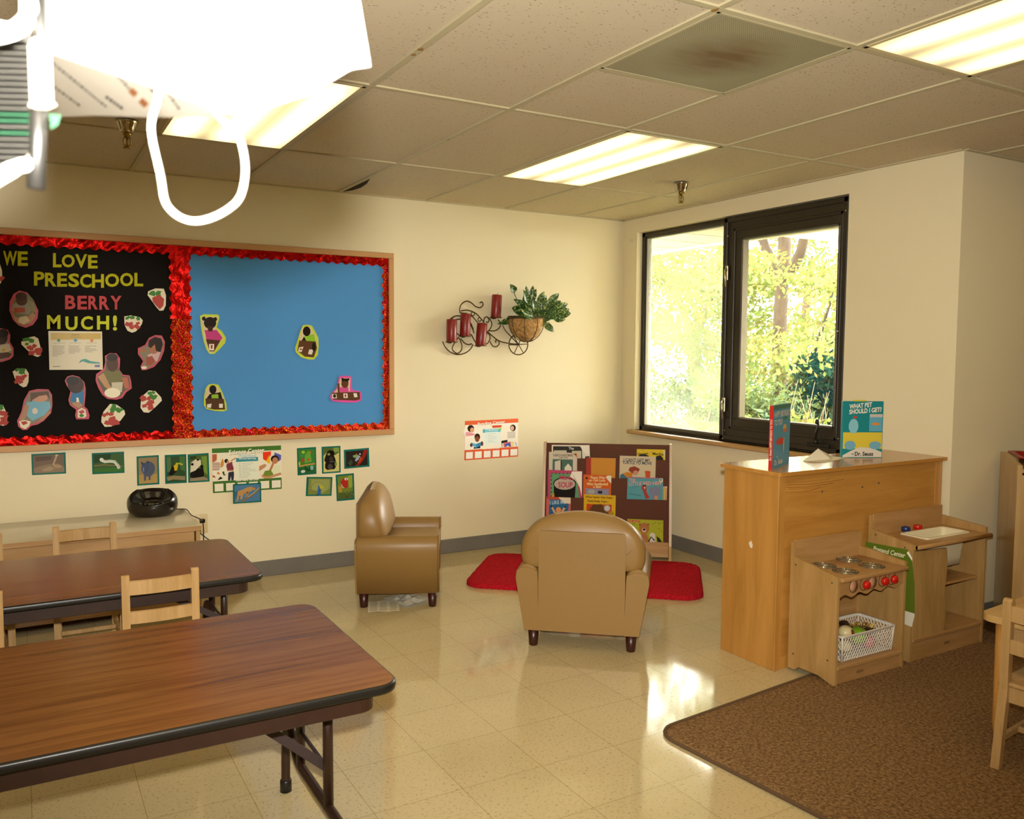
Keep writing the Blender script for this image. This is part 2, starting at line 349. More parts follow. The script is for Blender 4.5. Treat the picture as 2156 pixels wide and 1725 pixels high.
chrome = mat('chrome', 'B8AE98', 0.12, 1.0); brass = mat('brass_fitting', '8A7238', 0.3, 1.0)
def sprinkler(x, y, label):
    t = thing('fire_sprinkler', label, 'sprinkler', (x, y, H), 0, 'ceiling fire sprinklers')
    b = B(); lathe(b, [(0.046, 0.0), (0.047, -0.003), (0.040, -0.012), (0.033, -0.035), (0.026, -0.05), (0.024, -0.052), (0.018, -0.052)], 24); obj('escutcheon', b, chrome, t)
    b = B(); lathe(b, [(0.018, -0.05), (0.018, -0.062), (0.012, -0.066), (0.010, -0.074), (0.0, -0.074)], 12)
    for s in (-1, 1): tube(b, smoothpath([(s*.009, 0, -.07), (s*.015, 0, -.08), (s*.014, 0, -.1), (s*.003, 0, -.113)], 4), 0.0032, 6)
    tube(b, [(0, 0, -.072), (0, 0, -.112)], 0.004, 6); lathe(b, [(0.0, -0.118), (0.017, -0.118), (0.018, -0.115), (0.0, -0.113)], 14)
    obj('sprinkler_head', b, brass, t)
sprinkler(-0.627, -1.377, 'chrome fire sprinkler on the ceiling near the window')
sprinkler(-3.63, -1.16, 'fire sprinkler on the ceiling at left, below the hanging white sheet')
# ------------------------------------------------------------------ the window
bronze = mat('dark_bronze_frame', '2E281C', 0.38, 0.2)
gasket = mat('black_gasket', '14120E', 0.5)
def glass_mat(name, haze, hazecol):
    m = bpy.data.materials.new(name); m.use_nodes = True; nt = m.node_tree; L = nt.links.new
    for q in list(nt.nodes): nt.nodes.remove(q)
    out = nt.nodes.new('ShaderNodeOutputMaterial'); tr = nt.nodes.new('ShaderNodeBsdfTransparent'); gl = nt.nodes.new('ShaderNodeBsdfGlossy')
    gl.inputs['Roughness'].default_value = 0.02; tl = nt.nodes.new('ShaderNodeBsdfTranslucent'); tl.inputs['Color'].default_value = lin(hazecol)
    m1 = nt.nodes.new('ShaderNodeMixShader'); m2 = nt.nodes.new('ShaderNodeMixShader'); m1.inputs[0].default_value = 0.05
    L(tr.outputs[0], m1.inputs[1]); L(gl.outputs[0], m1.inputs[2])
    if haze:
        n = nt.nodes.new('ShaderNodeTexNoise'); n.inputs['Scale'].default_value = 2.2; n.inputs['Detail'].default_value = 4; tc = nt.nodes.new('ShaderNodeTexCoord')
        r = nt.nodes.new('ShaderNodeMapRange'); r.inputs[1].default_value = 0.3; r.inputs[2].default_value = 0.7; r.inputs[3].default_value = haze * 0.55; r.inputs[4].default_value = haze * 1.45
        L(tc.outputs['Object'], n.inputs['Vector']); L(n.outputs['Fac'], r.inputs[0]); L(r.outputs[0], m2.inputs[0])
    else: m2.inputs[0].default_value = 0.0
    L(m1.outputs[0], m2.inputs[1]); L(tl.outputs[0], m2.inputs[2]); L(m2.outputs[0], out.inputs[0])
    return m
clear = glass_mat('window_glass', 0, 'FFFFFF'); hazy = glass_mat('hazy_window_glass', 0.05, 'E8F4E0')
# frame of the whole opening
FX0, FX1 = 0.05, 0.115
b = B()
box(b, (FX0, OY0, OZ0), (FX1, OY1, OZ0 + 0.03), .003); box(b, (FX0, OY0, OZ1 - 0.035), (FX1, OY1, OZ1), .003)
box(b, (FX0, OY1 - 0.035, OZ0), (FX1, OY1, OZ1), .003); box(b, (FX0, OY0, OZ0), (FX1, OY0 + 0.03, OZ1), .003)
box(b, (FX0 - .012, -1.10, OZ0), (FX1, -1.045, OZ1), .003)
win = struct('window_1', b, bronze)
b = B(); box(b, (0.078, -1.045, OZ0 + .03), (0.084, OY1 - .035, OZ1 - .035)); obj('fixed_pane', b, hazy, win)
b = B()
for lo, hi in (((-1.045, OZ0+.03), (OY1-.035, OZ0+.042)), ((-1.045, OZ1-.047), (OY1-.035, OZ1-.035)), ((-1.045, OZ0+.03), (-1.035, OZ1-.035)), ((OY1-.05, OZ0+.03), (OY1-.035, OZ1-.035))):
    box(b, (0.06, lo[0], lo[1]), (0.10, hi[0], hi[1]), .002, 1)
obj('glazing_bead', b, mat('aluminium_bead', '6A665A', 0.35, 0.6), win)
# casement sash (opens inwards, sits proud of the frame)
cy0, cy1, cz0, cz1 = OY0 + .012, -1.085, OZ0 + .015, OZ1 - .012
gy0, gy1, gz0, gz1 = OY0 + .07, -1.235, 0.985, 2.165
b = B(); sx0, sx1 = 0.008, 0.075
for lo, hi in (((cy0, cz0), (cy1, gz0)), ((cy0, gz1), (cy1, cz1)), ((cy0, gz0), (gy0, gz1)), ((gy1, gz0), (cy1, gz1))):
    box(b, (sx0 + .014, lo[0], lo[1]), (sx1, hi[0], hi[1]), .002, 1)
# raised outer rim and inner bead of the sash
for m_, d, x in ((0.0, 0.028, sx0), (0.075, 0.018, sx0 + .006)):
    y0, y1, z0, z1 = cy0 + (0.035 if m_ else 0), cy1 - m_, cz0 + m_, cz1 - m_
    for lo, hi in (((y0, z0), (y1, z0 + d)), ((y0, z1 - d), (y1, z1)), ((y0, z0), (y0 + d, z1)), ((y1 - d, z0), (y1, z1))):
        box(b, (x, lo[0], lo[1]), (sx0 + .03, hi[0], hi[1]), .002, 1)
sash = obj('casement_sash', b, bronze, win)
b = B(); box(b, (0.045, gy0, gz0), (0.051, gy1, gz1)); obj('casement_pane', b, clear, sash)
b = B()
for lo, hi in (((gy0, gz0), (gy1, gz0+.012)), ((gy0, gz1-.012), (gy1, gz1)), ((gy1-.014, gz0), (gy1, gz1)), ((gy0, gz0), (gy0+.012, gz1))): box(b, (0.02, lo[0], lo[1]), (0.07, hi[0], hi[1]), .001, 1)
obj('casement_bead', b, mat('aluminium_bead'), sash)
alu = mat('bright_latch', 'B8AE90', 0.25, 0.9)
for z in (1.92, 1.045):
    b = B()
    tube(b, smoothpath([(0.006, -1.118, z + .055), (-0.012, -1.122, z + .04), (-0.018, -1.128, z), (-0.006, -1.126, z - .05), (0.004, -1.12, z - .065)], 4), [0.004] + [0.008] * 14 + [0.006, 0.004], 8)
    box(b, (0.0, -1.132, z - .02), (0.008, -1.108, z + .075), .002, 1); obj('window_latch', b, alu, win)
# crank handle
b = B(); box(b, (-0.012, -1.99, 0.868), (0.01, -1.83, 0.888), .003); lathe(b, [(0, 0), (.016, 0), (.016, .018), (.01, .024), (0, .024)], 14, M=Matrix.Translation((-.012, -1.90, .888)))
tube(b, smoothpath([(-.014, -1.90, .905), (-.03, -1.915, .945), (-.034, -1.935, .99), (-.030, -1.93, 1.01)], 4), 0.008, 8)
lathe(b, [(0, -.012), (.010, -.012), (.013, 0), (.010, .016), (0, .018)], 12, M=Matrix.Translation((-.036, -1.928, 1.018)))
obj('crank_handle', b, gasket, win)
b = B()
for y, z in ((-1.12, 2.19), (-2.045, 2.23), (-2.045, .93), (-1.13, .90), (-1.115, .845), (-1.56, .85), (-2.02, 1.55)):
    b = B(); lathe(b, [(0, 0), (.006, 0), (.005, .004), (0, .005)], 8, M=Matrix.Translation((.008, y, z)) @ Matrix.Rotation(-PI/2, 4, 'Y')); obj('frame_screw', b, alu, win)
sillm = wood('sill_wood', 'BE9A66', 'A98350', (14, 1, 14), 3, 0.4)
b = B(); box(b, (-0.045, -2.10, 0.795), (0.05, -0.13, 0.825), .006); struct('trim_2', b, sillm)
b = B(); lathe(b, [(0, 0), (.011, 0), (.011, .006), (.006, .014), (.008, .024), (0, .026)], 12, M=Matrix.Translation((0, -.115, 2.265)) @ Matrix.Rotation(-PI/2, 4, 'Y'))
tag(obj('wall_hook', b, mat('white_hook', 'D8CEB0', 0.4)), 'small white hook on the wall at the top left corner of the window', 'hook')

# ------------------------------------------------------------------ outside
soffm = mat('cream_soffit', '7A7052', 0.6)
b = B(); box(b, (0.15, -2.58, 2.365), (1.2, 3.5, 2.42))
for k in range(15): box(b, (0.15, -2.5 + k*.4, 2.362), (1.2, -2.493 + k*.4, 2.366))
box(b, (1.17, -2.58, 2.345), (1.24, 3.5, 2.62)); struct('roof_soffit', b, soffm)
b = B(); box(b, (-7.3, -8.3, 2.56), (1.24, 3.5, 2.64)); struct('roof', b, mat('roof_felt', '6A6258', 0.9))
b = B(); P = []
for i in range(40):
    P.append([(0.15 + i * .75, -14 + j * 1.0, -0.35 + .05 * math.sin(i * 1.3 + j)) for j in range(46)])
grid(b, P); struct('ground', b, mat('mulch_and_grass', '4A4828', 0.9, noise=(3, 0.35)))
def leafmat(name, c, tr, w=0.5):
    m = bpy.data.materials.new(name); m.use_nodes = True; nt = m.node_tree; L = nt.links.new
    for q in list(nt.nodes): nt.nodes.remove(q)
    out = nt.nodes.new('ShaderNodeOutputMaterial'); d = nt.nodes.new('ShaderNodeBsdfDiffuse'); t = nt.nodes.new('ShaderNodeBsdfTranslucent'); x = nt.nodes.new('ShaderNodeMixShader')
    x.inputs[0].default_value = w; d.inputs[0].default_value = lin(c); t.inputs[0].default_value = lin(tr)
    L(d.outputs[0], x.inputs[1]); L(t.outputs[0], x.inputs[2]); L(x.outputs[0], out.inputs[0]); return m
lf1 = leafmat('yellow_green_leaf', '566638', '5C6430'); lf2 = leafmat('golden_leaf', '666238', '6A6230')
lf3 = leafmat('juniper_needles', '4A5C40','4C5C34', .3); lf4 = leafmat('dark_conifer_needles', '14281E','14261A', .2); lf5 = leafmat('pale_shrub_leaf', '566232','5A6226', .4)
bark = mat('tree_bark', '30230F', 0.9, bump=(30, 0.6), noise=(8, 0.2)); dryt = mat('dry_twig', '5A4E36', 0.9)
rng = random.Random(11)
def leaves(bm, c, r, n, size, mi=(0, 1), droop=0.3, flatk=0.7, aspect=0.45):
    for _ in range(n):
        while True:
            p = Vector((rng.uniform(-1, 1), rng.uniform(-1, 1), rng.uniform(-1, 1)))
            if p.length <= 1: break
        p = Vector((p.x * r[0], p.y * r[1], p.z * r[2])) + Vector(c)
        d = Vector((rng.uniform(-1, 1), rng.uniform(-1, 1), rng.uniform(-1, .6) - droop)).normalized()
        s = d.cross(Vector((rng.uniform(-1, 1), rng.uniform(-1, 1), rng.uniform(-1, 1)))).normalized(); k = size * rng.uniform(.6, 1.4)
        add(bm, [p, p + d*k*.5 + s*k*aspect*.5, p + d*k, p + d*k*.5 - s*k*aspect*.5], [(0, 1, 2, 3)], rng.choice(mi))
def tree(name, label, base, limbs, clusters, mats, group='trees outside the window'):
    t = thing(name, label, 'tree', base, 0, group)
    b = B()
    for pts, r0, r1 in limbs:
        q = smoothpath(pts, 5); tube(b, q, [r0 + (r1 - r0) * i / (len(q) - 1) for i in range(len(q))], 10)
    obj('trunk', b, bark, t, fix=False)
    b = B()
    for c, r, n, s in clusters: leaves(b, c, r, n, s)
    obj('foliage', b, mats, t, fix=False)
    return t
rr = random.Random(5)
cl = [((rr.uniform(-2.2, 1.6), rr.uniform(-2.6, 2.4), rr.uniform(1.3, 3.75)), (rr.uniform(.4, .8), rr.uniform(.5, .9), rr.uniform(.18, .4)), 330, .095) for _ in range(46)]
cl += [((rr.uniform(-1.0, 1.5), rr.uniform(-2.2, 1.8), rr.uniform(.3, 1.6)), (.5, .6, .25), 320, .09) for _ in range(22)]
cl += [((rr.uniform(-2.0, 1.4), rr.uniform(-2.6, 2.6), rr.uniform(3.6, 7.2)), (rr.uniform(.5, .9), rr.uniform(.5, 1.0), rr.uniform(.2, .45)), 200, .13) for _ in range(34)]
tree('honey_locust', 'yellow green tree with a thick forked trunk outside the right window pane', (6.0, 3.9, -0.3),
     [([(0, .02, 0), (.02, 0, 1.0), (0, 0, 2.0), (.02, .0, 2.85)], .125, .10),
      ([(.02, 0, 2.75), (.0, .25, 3.2), (-.05, .42, 3.7), (-.2, 1.0, 6.2)], .085, .06), ([(.02, 0, 2.8), (.05, 0, 3.4), (.05, .05, 4.2), (.1, .05, 6.5)], .11, .08),
      ([(.02, 0, 2.75), (.0, -.3, 3.1), (-.05, -.5, 3.6), (-.1, -1.0, 6.0)], .09, .06), ([(-.05, -.5, 3.55), (-.1, -1.0, 3.75), (-.2, -1.7, 3.6), (-.3, -2.2, 3.2)], .04, .018),
      ([(0, 0, .75), (-.2, -.5, 1.35), (-.3, -1.1, 1.8), (-.4, -1.7, 2.2), (-.5, -2.4, 2.5)], .07, .02), ([(-.3, -.9, 1.7), (-.5, -1.3, 2.3), (-.6, -1.5, 2.8)], .03, .01)],
     cl, [lf1, lf2])
cl = [((rr.uniform(-1.8, 2.0), rr.uniform(-2.4, 2.4), rr.uniform(1.2, 4.0)), (rr.uniform(.5, .9), rr.uniform(.5, .9), rr.uniform(.2, .4)), 320, .10) for _ in range(44)]
cl += [((rr.uniform(-1.8, 1.8), rr.uniform(-2.6, 2.6), rr.uniform(3.8, 7.6)), (rr.uniform(.5, .9), rr.uniform(.5, 1.0), rr.uniform(.2, .45)), 200, .14) for _ in range(34)]
tree('honey_locust', 'pale green tree with a leaning branch outside the hazy left window pane', (7.2, 7.1, -0.3),
     [([(0, 0, 0), (0, 0, 1.2), (.05, .1, 2.0)], .15, .12), ([(.05, .1, 1.9), (0, .6, 2.9), (-.1, 1.2, 3.7), (-.2, 1.7, 4.3)], .09, .05),
      ([(.05, .1, 1.9), (.1, -.4, 3.0), (.1, -.6, 4.2)], .08, .04), ([(0, .6, 2.2), (-.3, 1.2, 2.5), (-.5, 1.6, 2.2)], .035, .015), ([(0, .5, 3.0), (-.3, 1.6, 3.35), (-.4, 2.6, 3.2)], .035, .012)],
     cl, [lf1, lf5])
cl = [((rr.uniform(-1.6, 1.6), rr.uniform(-3.5, 3.5), rr.uniform(.4, 5.6)), (.9, .9, .45), 300, .15) for _ in range(26)]
tree('background_tree', 'pale leafy tree farthest outside the window, filling the gap between the two trunks', (12.5, 9.0, -0.3), [([(0, 0, 0), (0, .1, 2), (.1, 0, 4)], .16, .08)], cl, [lf5, lf1])
cl = [((rr.uniform(-1.6, 1.6), rr.uniform(-3.0, 3.0), rr.uniform(.3, 3.2)), (.9, .9, .45), 300, .15) for _ in range(20)]
tree('background_tree', 'low golden tree behind the dark conifer at the right of the window', (12.0, 3.2, -0.3), [([(0, 0, 0), (0, .1, 1.5), (.1, 0, 3)], .14, .06)], cl, [lf2, lf1])
def shrub(name, label, base, blobs, mats, size, group='shrubs outside the window', droop=-.5, aspect=.3):
    t = thing(name, label, 'shrub', base, 0, group)
    b = B(); tube(b, [(0, 0, 0), (.02, .02, blobs[0][0][2])], [.04, .015], 6)
    for c, r, n in blobs: tube(b, [(0, 0, .1), (c[0]*.5, c[1]*.5, c[2]*.6), c], [.02, .014, .006], 5)
    obj('stem', b, bark, t, fix=False)
    b = B()
    for c, r, n in blobs: leaves(b, c, r, n, size, droop=droop, aspect=aspect, mi=(0, 1) if len(mats) > 1 else (0,))
    obj('foliage', b, mats, t, fix=False)
    return t
def blobs(n, sx, sy, z0, z1, r, k): return [((rr.uniform(-sx, sx), rr.uniform(-sy, sy), rr.uniform(z0, z1)), (r * rr.uniform(.8, 1.3), r * rr.uniform(.8, 1.3), r * rr.uniform(.6, .9)), k) for _ in range(n)]
shrub('juniper_shrub', 'broad pale juniper shrub outside the left window pane', (4.6, 4.1, -.35), blobs(22, .9, 1.2, .5, 1.42, .36, 420), [lf3, lf5], .09)
shrub('juniper_shrub', 'pale sunlit juniper shrub outside, between the mullion and the dark conifer', (4.8, 2.75, -.35), blobs(16, .6, .6, .45, 1.2, .32, 420), [lf5, lf3], .08)
shrub('conifer_shrub', 'dark blue green conifer outside at the right of the window', (4.4, 1.25, -.35), blobs(18, .5, .55, .5, 1.55, .34, 260), [lf4], .13)
shrub('conifer_shrub', 'medium green conifer outside, left of the dark conifer', (4.0, 1.75, -.35), blobs(10, .3, .3, .4, 1.05, .26, 230), [lf4, lf3], .11)
shrub('leafy_shrub', 'yellow green leafy shrub low outside the right window pane', (3.2, 1.9, -.35), blobs(14, .35, .65, .3, .95, .22, 150), [lf5, lf1], .08, aspect=.6)
shrub('leafy_shrub', 'bright yellow shrub low outside, beside the window crank', (2.9, .55, -.35), blobs(9, .3, .35, .5, 1.0, .2, 140), [lf2, lf5], .08, aspect=.6)
shrub('leafy_shrub', 'small green shrub low outside the left window pane, by the mullion', (3.0, 2.5, -.35), blobs(7, .25, .3, .3, .8, .2, 120), [lf5, lf1], .07, aspect=.6)
def brush(label, base, sx, sy, n, hgt):
    b = B()
    for _ in range(n):
        p = Vector((rr.uniform(-sx, sx), rr.uniform(-sy, sy), rr.uniform(0, .3) * hgt)); d = Vector((rr.uniform(-.5, .5), rr.uniform(-.9, .9), rr.uniform(.2, 1))).normalized() * hgt * rr.uniform(.5, .9)
        tube(b, [p, p + d*.5 + Vector((0, rr.uniform(-.05, .05), .03)), p + d], [.008, .006, .003], 4, smooth=False)
    o = obj('dry_brush', b, dryt, loc=base, fix=False); tag(o, label, 'dry branches', 'dry brush outside the window', 'stuff')
brush('tangle of dry pale branches outside at the bottom of the left window pane', (2.9, 3.1, -.3), .5, .75, 190, 1.05)
brush('tangle of dry brown branches outside at the bottom right of the window', (3.1, .95, -.3), .4, .5, 190, 1.25)
GFX = {
'letter_w':((-4.0973,-0.022,1.9023),'A9A51A',[(-310,362),(333,402),(310,-367),(-333,-402)],[('t','A9A51A','W',(-1,-1),(643,38),(24,767))]),
'letter_e':((-4.0387,-0.022,1.9036),'A9A51A',[(-223,370),(247,399),(224,-374),(-247,-399)],[('t','A9A51A','E',(-1,-1),(470,27),(23,772))]),
'letter_l':((-3.8757,-0.022,1.9047),'A9A51A',[(-195,372),(217,398),(196,-376),(-217,-398)],[('t','A9A51A','L',(0,-1),(412,24),(22,771))]),
'letter_o':((-3.8224,-0.022,1.9036),'A9A51A',[(-306,332),(326,371),(307,-337),(-326,-371)],[('t','A9A51A','O',(-1,-1),(632,36),(19,705))]),
'letter_v':((-3.7588,-0.022,1.9072),'A9A51A',[(-285,354),(305,390),(285,-358),(-305,-390)],[('t','A9A51A','V',(-1,-1),(589,34),(20,746))]),
'letter_e2':((-3.7009,-0.022,1.9062),'A9A51A',[(-230,356),(250,385),(230,-360),(-250,-385)],[('t','A9A51A','E',(-1,-1),(480,27),(19,743))]),
'letter_p':((-3.9646,-0.022,1.801),'A9A51A',[(-241,362),(263,388),(241,-366),(-263,-388)],[('t','A9A51A','P',(-1,-1),(503,24),(22,752))]),
'letter_r':((-3.9098,-0.022,1.798),'A9A51A',[(-263,357),(284,384),(263,-361),(-284,-384)],[('t','A9A51A','R',(-1,-1),(547,25),(21,743))]),
'letter_e3':((-3.8549,-0.022,1.7991),'A9A51A',[(-228,361),(249,385),(229,-364),(-249,-385)],[('t','A9A51A','E',(-1,-1),(478,22),(21,747))]),
'letter_s':((-3.798,-0.022,1.7996),'A9A51A',[(-257,361),(277,388),(257,-366),(-277,-388)],[('t','A9A51A','S',(-1,-1),(534,24),(20,752))]),
'letter_c':((-3.7392,-0.022,1.7987),'A9A51A',[(-274,356),(293,384),(274,-360),(-293,-384)],[('t','A9A51A','C',(-1,-1),(567,26),(20,742))]),
'letter_h':((-3.6776,-0.022,1.8015),'A9A51A',[(-290,365),(310,394),(291,-369),(-310,-394)],[('t','A9A51A','H',(-1,-1),(600,27),(19,761))]),
'letter_o2':((-3.6058,-0.022,1.8084),'A9A51A',[(-348,357),(367,393),(349,-363),(-367,-393)],[('t','A9A51A','O',(-1,-1),(715,33),(19,752))]),
'letter_o3':((-3.5309,-0.022,1.8155),'A9A51A',[(-327,361),(345,395),(328,-366),(-345,-395)],[('t','A9A51A','O',(-1,-1),(673,31),(18,758))]),
'letter_l2':((-3.4673,-0.022,1.8184),'A9A51A',[(-223,369),(241,392),(223,-373),(-241,-392)],[('t','A9A51A','L',(0,-1),(464,21),(18,763))]),
'letter_b':((-3.8184,-0.022,1.6783),'B2484A',[(-243,373),(264,392),(244,-377),(-264,-392)],[('t','B2484A','B',(-1,-1),(508,17),(21,767))]),
'letter_e4':((-3.7597,-0.022,1.6781),'B2484A',[(-228,369),(248,386),(228,-373),(-248,-386)],[('t','B2484A','E',(-1,-1),(476,16),(20,757))]),
'letter_r2':((-3.7054,-0.022,1.6799),'B2484A',[(-230,371),(250,389),(231,-375),(-250,-389)],[('t','B2484A','R',(-1,-1),(481,16),(20,762))]),
'letter_r3':((-3.6486,-0.022,1.6803),'B2484A',[(-247,373),(266,391),(247,-377),(-266,-391)],[('t','B2484A','R',(-1,-1),(513,17),(19,766))]),
'letter_y':((-3.589,-0.022,1.6837),'B2484A',[(-283,374),(302,395),(284,-378),(-302,-395)],[('t','B2484A','Y',(-1,-1),(586,19),(19,771))]),
'letter_m':((-3.902,-0.022,1.5679),'BCC034',[(-314,371),(335,388),(314,-377),(-335,-388)],[('t','BCC034','M',(-1,-1),(649,14),(21,762))]),
'letter_u':((-3.8158,-0.022,1.5626),'BCC034',[(-289,369),(309,384),(289,-374),(-309,-384)],[('t','BCC034','U',(-1,-1),(598,12),(20,755))]),
'letter_c2':((-3.7395,-0.022,1.5663),'BCC034',[(-287,372),(307,387),(288,-377),(-307,-387)],[('t','BCC034','C',(-1,-1),(595,12),(20,761))]),
'letter_h2':((-3.6579,-0.022,1.5695),'BCC034',[(-299,382),(319,398),(299,-387),(-319,-398)],[('t','BCC034','H',(-1,-1),(618,13),(20,782))]),
'letter_x':((-3.5972,-0.022,1.5692),'BCC034',[(-96,427),(117,432),(96,-429),(-117,-432)],[('t','BCC034','!',(0,0),(213,4),(21,860))]),
'straw_a':((-3.3734,-0.022,1.7086),'D8CFB4',[(-455,455),(-70,634),(383,637),(494,269),(467,-329),(335,-616),(124,-637),(-59,-419),(-293,-56),(-494,232)],[('p','3F7A35',[(-75,377),(-269,287),(-332,422),(-138,512)]),('p','3F7A35',[(-240,205),(-449,286),(-334,464),(-125,383)]),('p','3F7A35',[(180,339),(-39,272),(-74,431),(145,498)]),('p','3F7A35',[(-223,294),(-356,381),(-246,501),(-112,414)]),('p','3F7A35',[(230,230),(-3,134),(-66,299),(166,395)]),('p','3F7A35',[(-139,167),(-322,257),(-202,417),(-18,327)]),('p','3F7A35',[(179,310),(-32,349),(40,520),(251,482)]),('p','A8423C',[(-256,93),(131,293),(391,42),(341,-333),(147,-562),(-57,-345),(-226,-128)])]),
'straw_b':((-3.4998,-0.022,1.565),'D8CFB4',[(-483,418),(-144,492),(330,401),(483,220),(423,-3),(106,-415),(-100,-492),(-334,-385),(-481,-58)],[('p','3F7A35',[(65,387),(-84,304),(-147,408),(2,490)]),('p','3F7A35',[(347,241),(173,195),(150,324),(324,370)]),('p','3F7A35',[(259,229),(106,305),(205,439),(359,363)]),('p','3F7A35',[(47,296),(-132,277),(-127,415),(52,434)]),('p','3F7A35',[(-153,365),(-315,263),(-396,373),(-234,475)]),('p','3F7A35',[(-289,248),(-442,252),(-418,373),(-265,370)]),('p','3F7A35',[(58,336),(-136,258),(-188,399),(6,477)]),('p','3F7A35',[(-1,352),(-178,300),(-207,430),(-30,483)]),('p','A8423C',[(-38,-222),(-251,-210),(-211,-40),(2,-52)]),('p','A8423C',[(330,12),(142,-55),(100,82),(288,149)]),('p','A8423C',[(242,-147),(31,-194),(11,-36),(222,11)]),('p','A8423C',[(-178,-150),(-351,-108),(-285,36),(-112,-6)]),('p','A8423C',[(212,-322),(43,-192),(198,-38),(367,-168)]),('p','A8423C',[(-270,-157),(-504,-70),(-385,128),(-151,43)]),('p','A8423C',[(-52,-312),(-250,-224),(-134,-53),(65,-141)]),('p','A8423C',[(-17,-9),(-228,-110),(-301,39),(-91,140)]),('p','A8423C',[(29,-187),(-150,-309),(-249,-188),(-71,-66)])]),
'straw_c':((-4.0142,-0.022,1.4328),'D8CFB4',[(-445,261),(-135,487),(172,561),(353,444),(444,-12),(449,-469),(293,-561),(81,-470),(-215,-156),(-449,121)],[('p','3F7A35',[(-160,303),(-373,263),(-383,434),(-170,474)]),('p','3F7A35',[(-55,309),(-285,284),(-278,471),(-48,496)]),('p','3F7A35',[(-106,377),(-253,311),(-297,423),(-149,489)]),('p','3F7A35',[(67,314),(-89,310),(-72,440),(85,443)]),('p','3F7A35',[(-124,69),(-285,74),(-259,208),(-99,203)]),('p','3F7A35',[(141,214),(-89,206),(-67,395),(163,404)]),('p','A8423C',[(120,-184),(-85,-206),(-80,-40),(125,-18)]),('p','A8423C',[(141,-456),(-141,-457),(-108,-224),(175,-222)]),('p','A8423C',[(48,-79),(-167,-162),(-219,3),(-5,86)]),('p','A8423C',[(143,-340),(-40,-455),(-127,-321),(56,-206)]),('p','A8423C',[(523,-287),(219,-326),(220,-81),(523,-42)]),('p','A8423C',[(421,-376),(178,-291),(290,-77),(535,-162)]),('p','A8423C',[(178,-86),(13,14),(130,166),(295,67)]),('p','A8423C',[(425,-473),(206,-426),(278,-239),(497,-285)]),('p','A8423C',[(422,-342),(142,-333),(186,-101),(466,-109)]),('p','A8423C',[(242,-374),(84,-259),(215,-111),(373,-226)])]),
'straw_d':((-4.0669,-0.022,1.2635),'D8CFB4',[(-377,353),(-113,505),(250,488),(377,242),(351,-214),(252,-458),(99,-505),(-80,-383),(-280,-31)],[('p','3F7A35',[(126,302),(-6,415),(117,541),(249,428)]),('p','3F7A35',[(133,406),(-48,316),(-113,454),(69,544)]),('p','3F7A35',[(208,250),(75,193),(36,295),(168,352)]),('p','3F7A35',[(4,188),(-125,286),(-17,408),(112,310)]),('p','3F7A35',[(-37,438),(-201,324),(-290,445),(-126,558)]),('p','3F7A35',[(128,304),(-33,374),(52,518),(214,448)]),('p','3F7A35',[(206,265),(17,192),(-31,339),(158,412)]),('p','A8423C',[(149,-72),(-37,7),(58,172),(244,94)]),('p','A8423C',[(106,-54),(-24,-138),(-90,-41),(40,43)]),('p','A8423C',[(143,-135),(-66,-102),(-12,76),(198,43)]),('p','A8423C',[(-54,-55),(-262,-46),(-230,128),(-22,120)]),('p','A8423C',[(-73,-220),(-263,-326),(-343,-183),(-153,-77)]),('p','A8423C',[(161,-35),(-51,-84),(-74,85),(138,134)]),('p','A8423C',[(41,-48),(-160,-157),(-241,-5),(-41,104)]),('p','A8423C',[(-63,-187),(-281,-181),(-251,1),(-33,-5)]),('p','A8423C',[(119,-229),(-65,-337),(-147,-199),(36,-91)]),('p','A8423C',[(228,17),(90,92),(177,217),(315,142)])]),
'straw_e':((-3.4174,-0.022,1.1198),'D8CFB4',[(-460,323),(-107,645),(240,594),(548,225),(579,36),(220,-332),(-136,-645),(-412,-614),(-579,-347),(-549,26)],[('p','3F7A35',[(100,129),(-42,215),(57,335),(200,250)]),('p','3F7A35',[(48,426),(-170,388),(-188,552),(30,590)]),('p','3F7A35',[(304,184),(111,60),(2,194),(194,319)]),('p','3F7A35',[(69,224),(-125,284),(-46,442),(149,381)]),('p','3F7A35',[(151,408),(-2,491),(96,619),(250,537)]),('p','3F7A35',[(127,124),(-121,170),(-51,367),(197,321)]),('p','3F7A35',[(255,192),(111,290),(225,413),(369,315)]),('p','3F7A35',[(130,78),(-23,168),(81,296),(235,207)]),('p','A8423C',[(114,-257),(-121,-357),(-202,-186),(33,-86)]),('p','A8423C',[(125,-69),(-131,-181),(-221,3),(34,115)]),('p','A8423C',[(-229,91),(-504,-13),(-585,188),(-310,293)]),('p','A8423C',[(166,-124),(-106,-166),(-124,39),(147,81)]),('p','A8423C',[(-110,32),(-282,161),(-136,309),(35,181)]),('p','A8423C',[(-229,-309),(-469,-360),(-501,-179),(-260,-127)]),('p','A8423C',[(-388,68),(-632,193),(-484,397),(-240,273)]),('p','A8423C',[(150,-416),(-138,-530),(-230,-320),(58,-205)]),('p','A8423C',[(-136,-278),(-319,-140),(-163,18),(21,-120)])]),
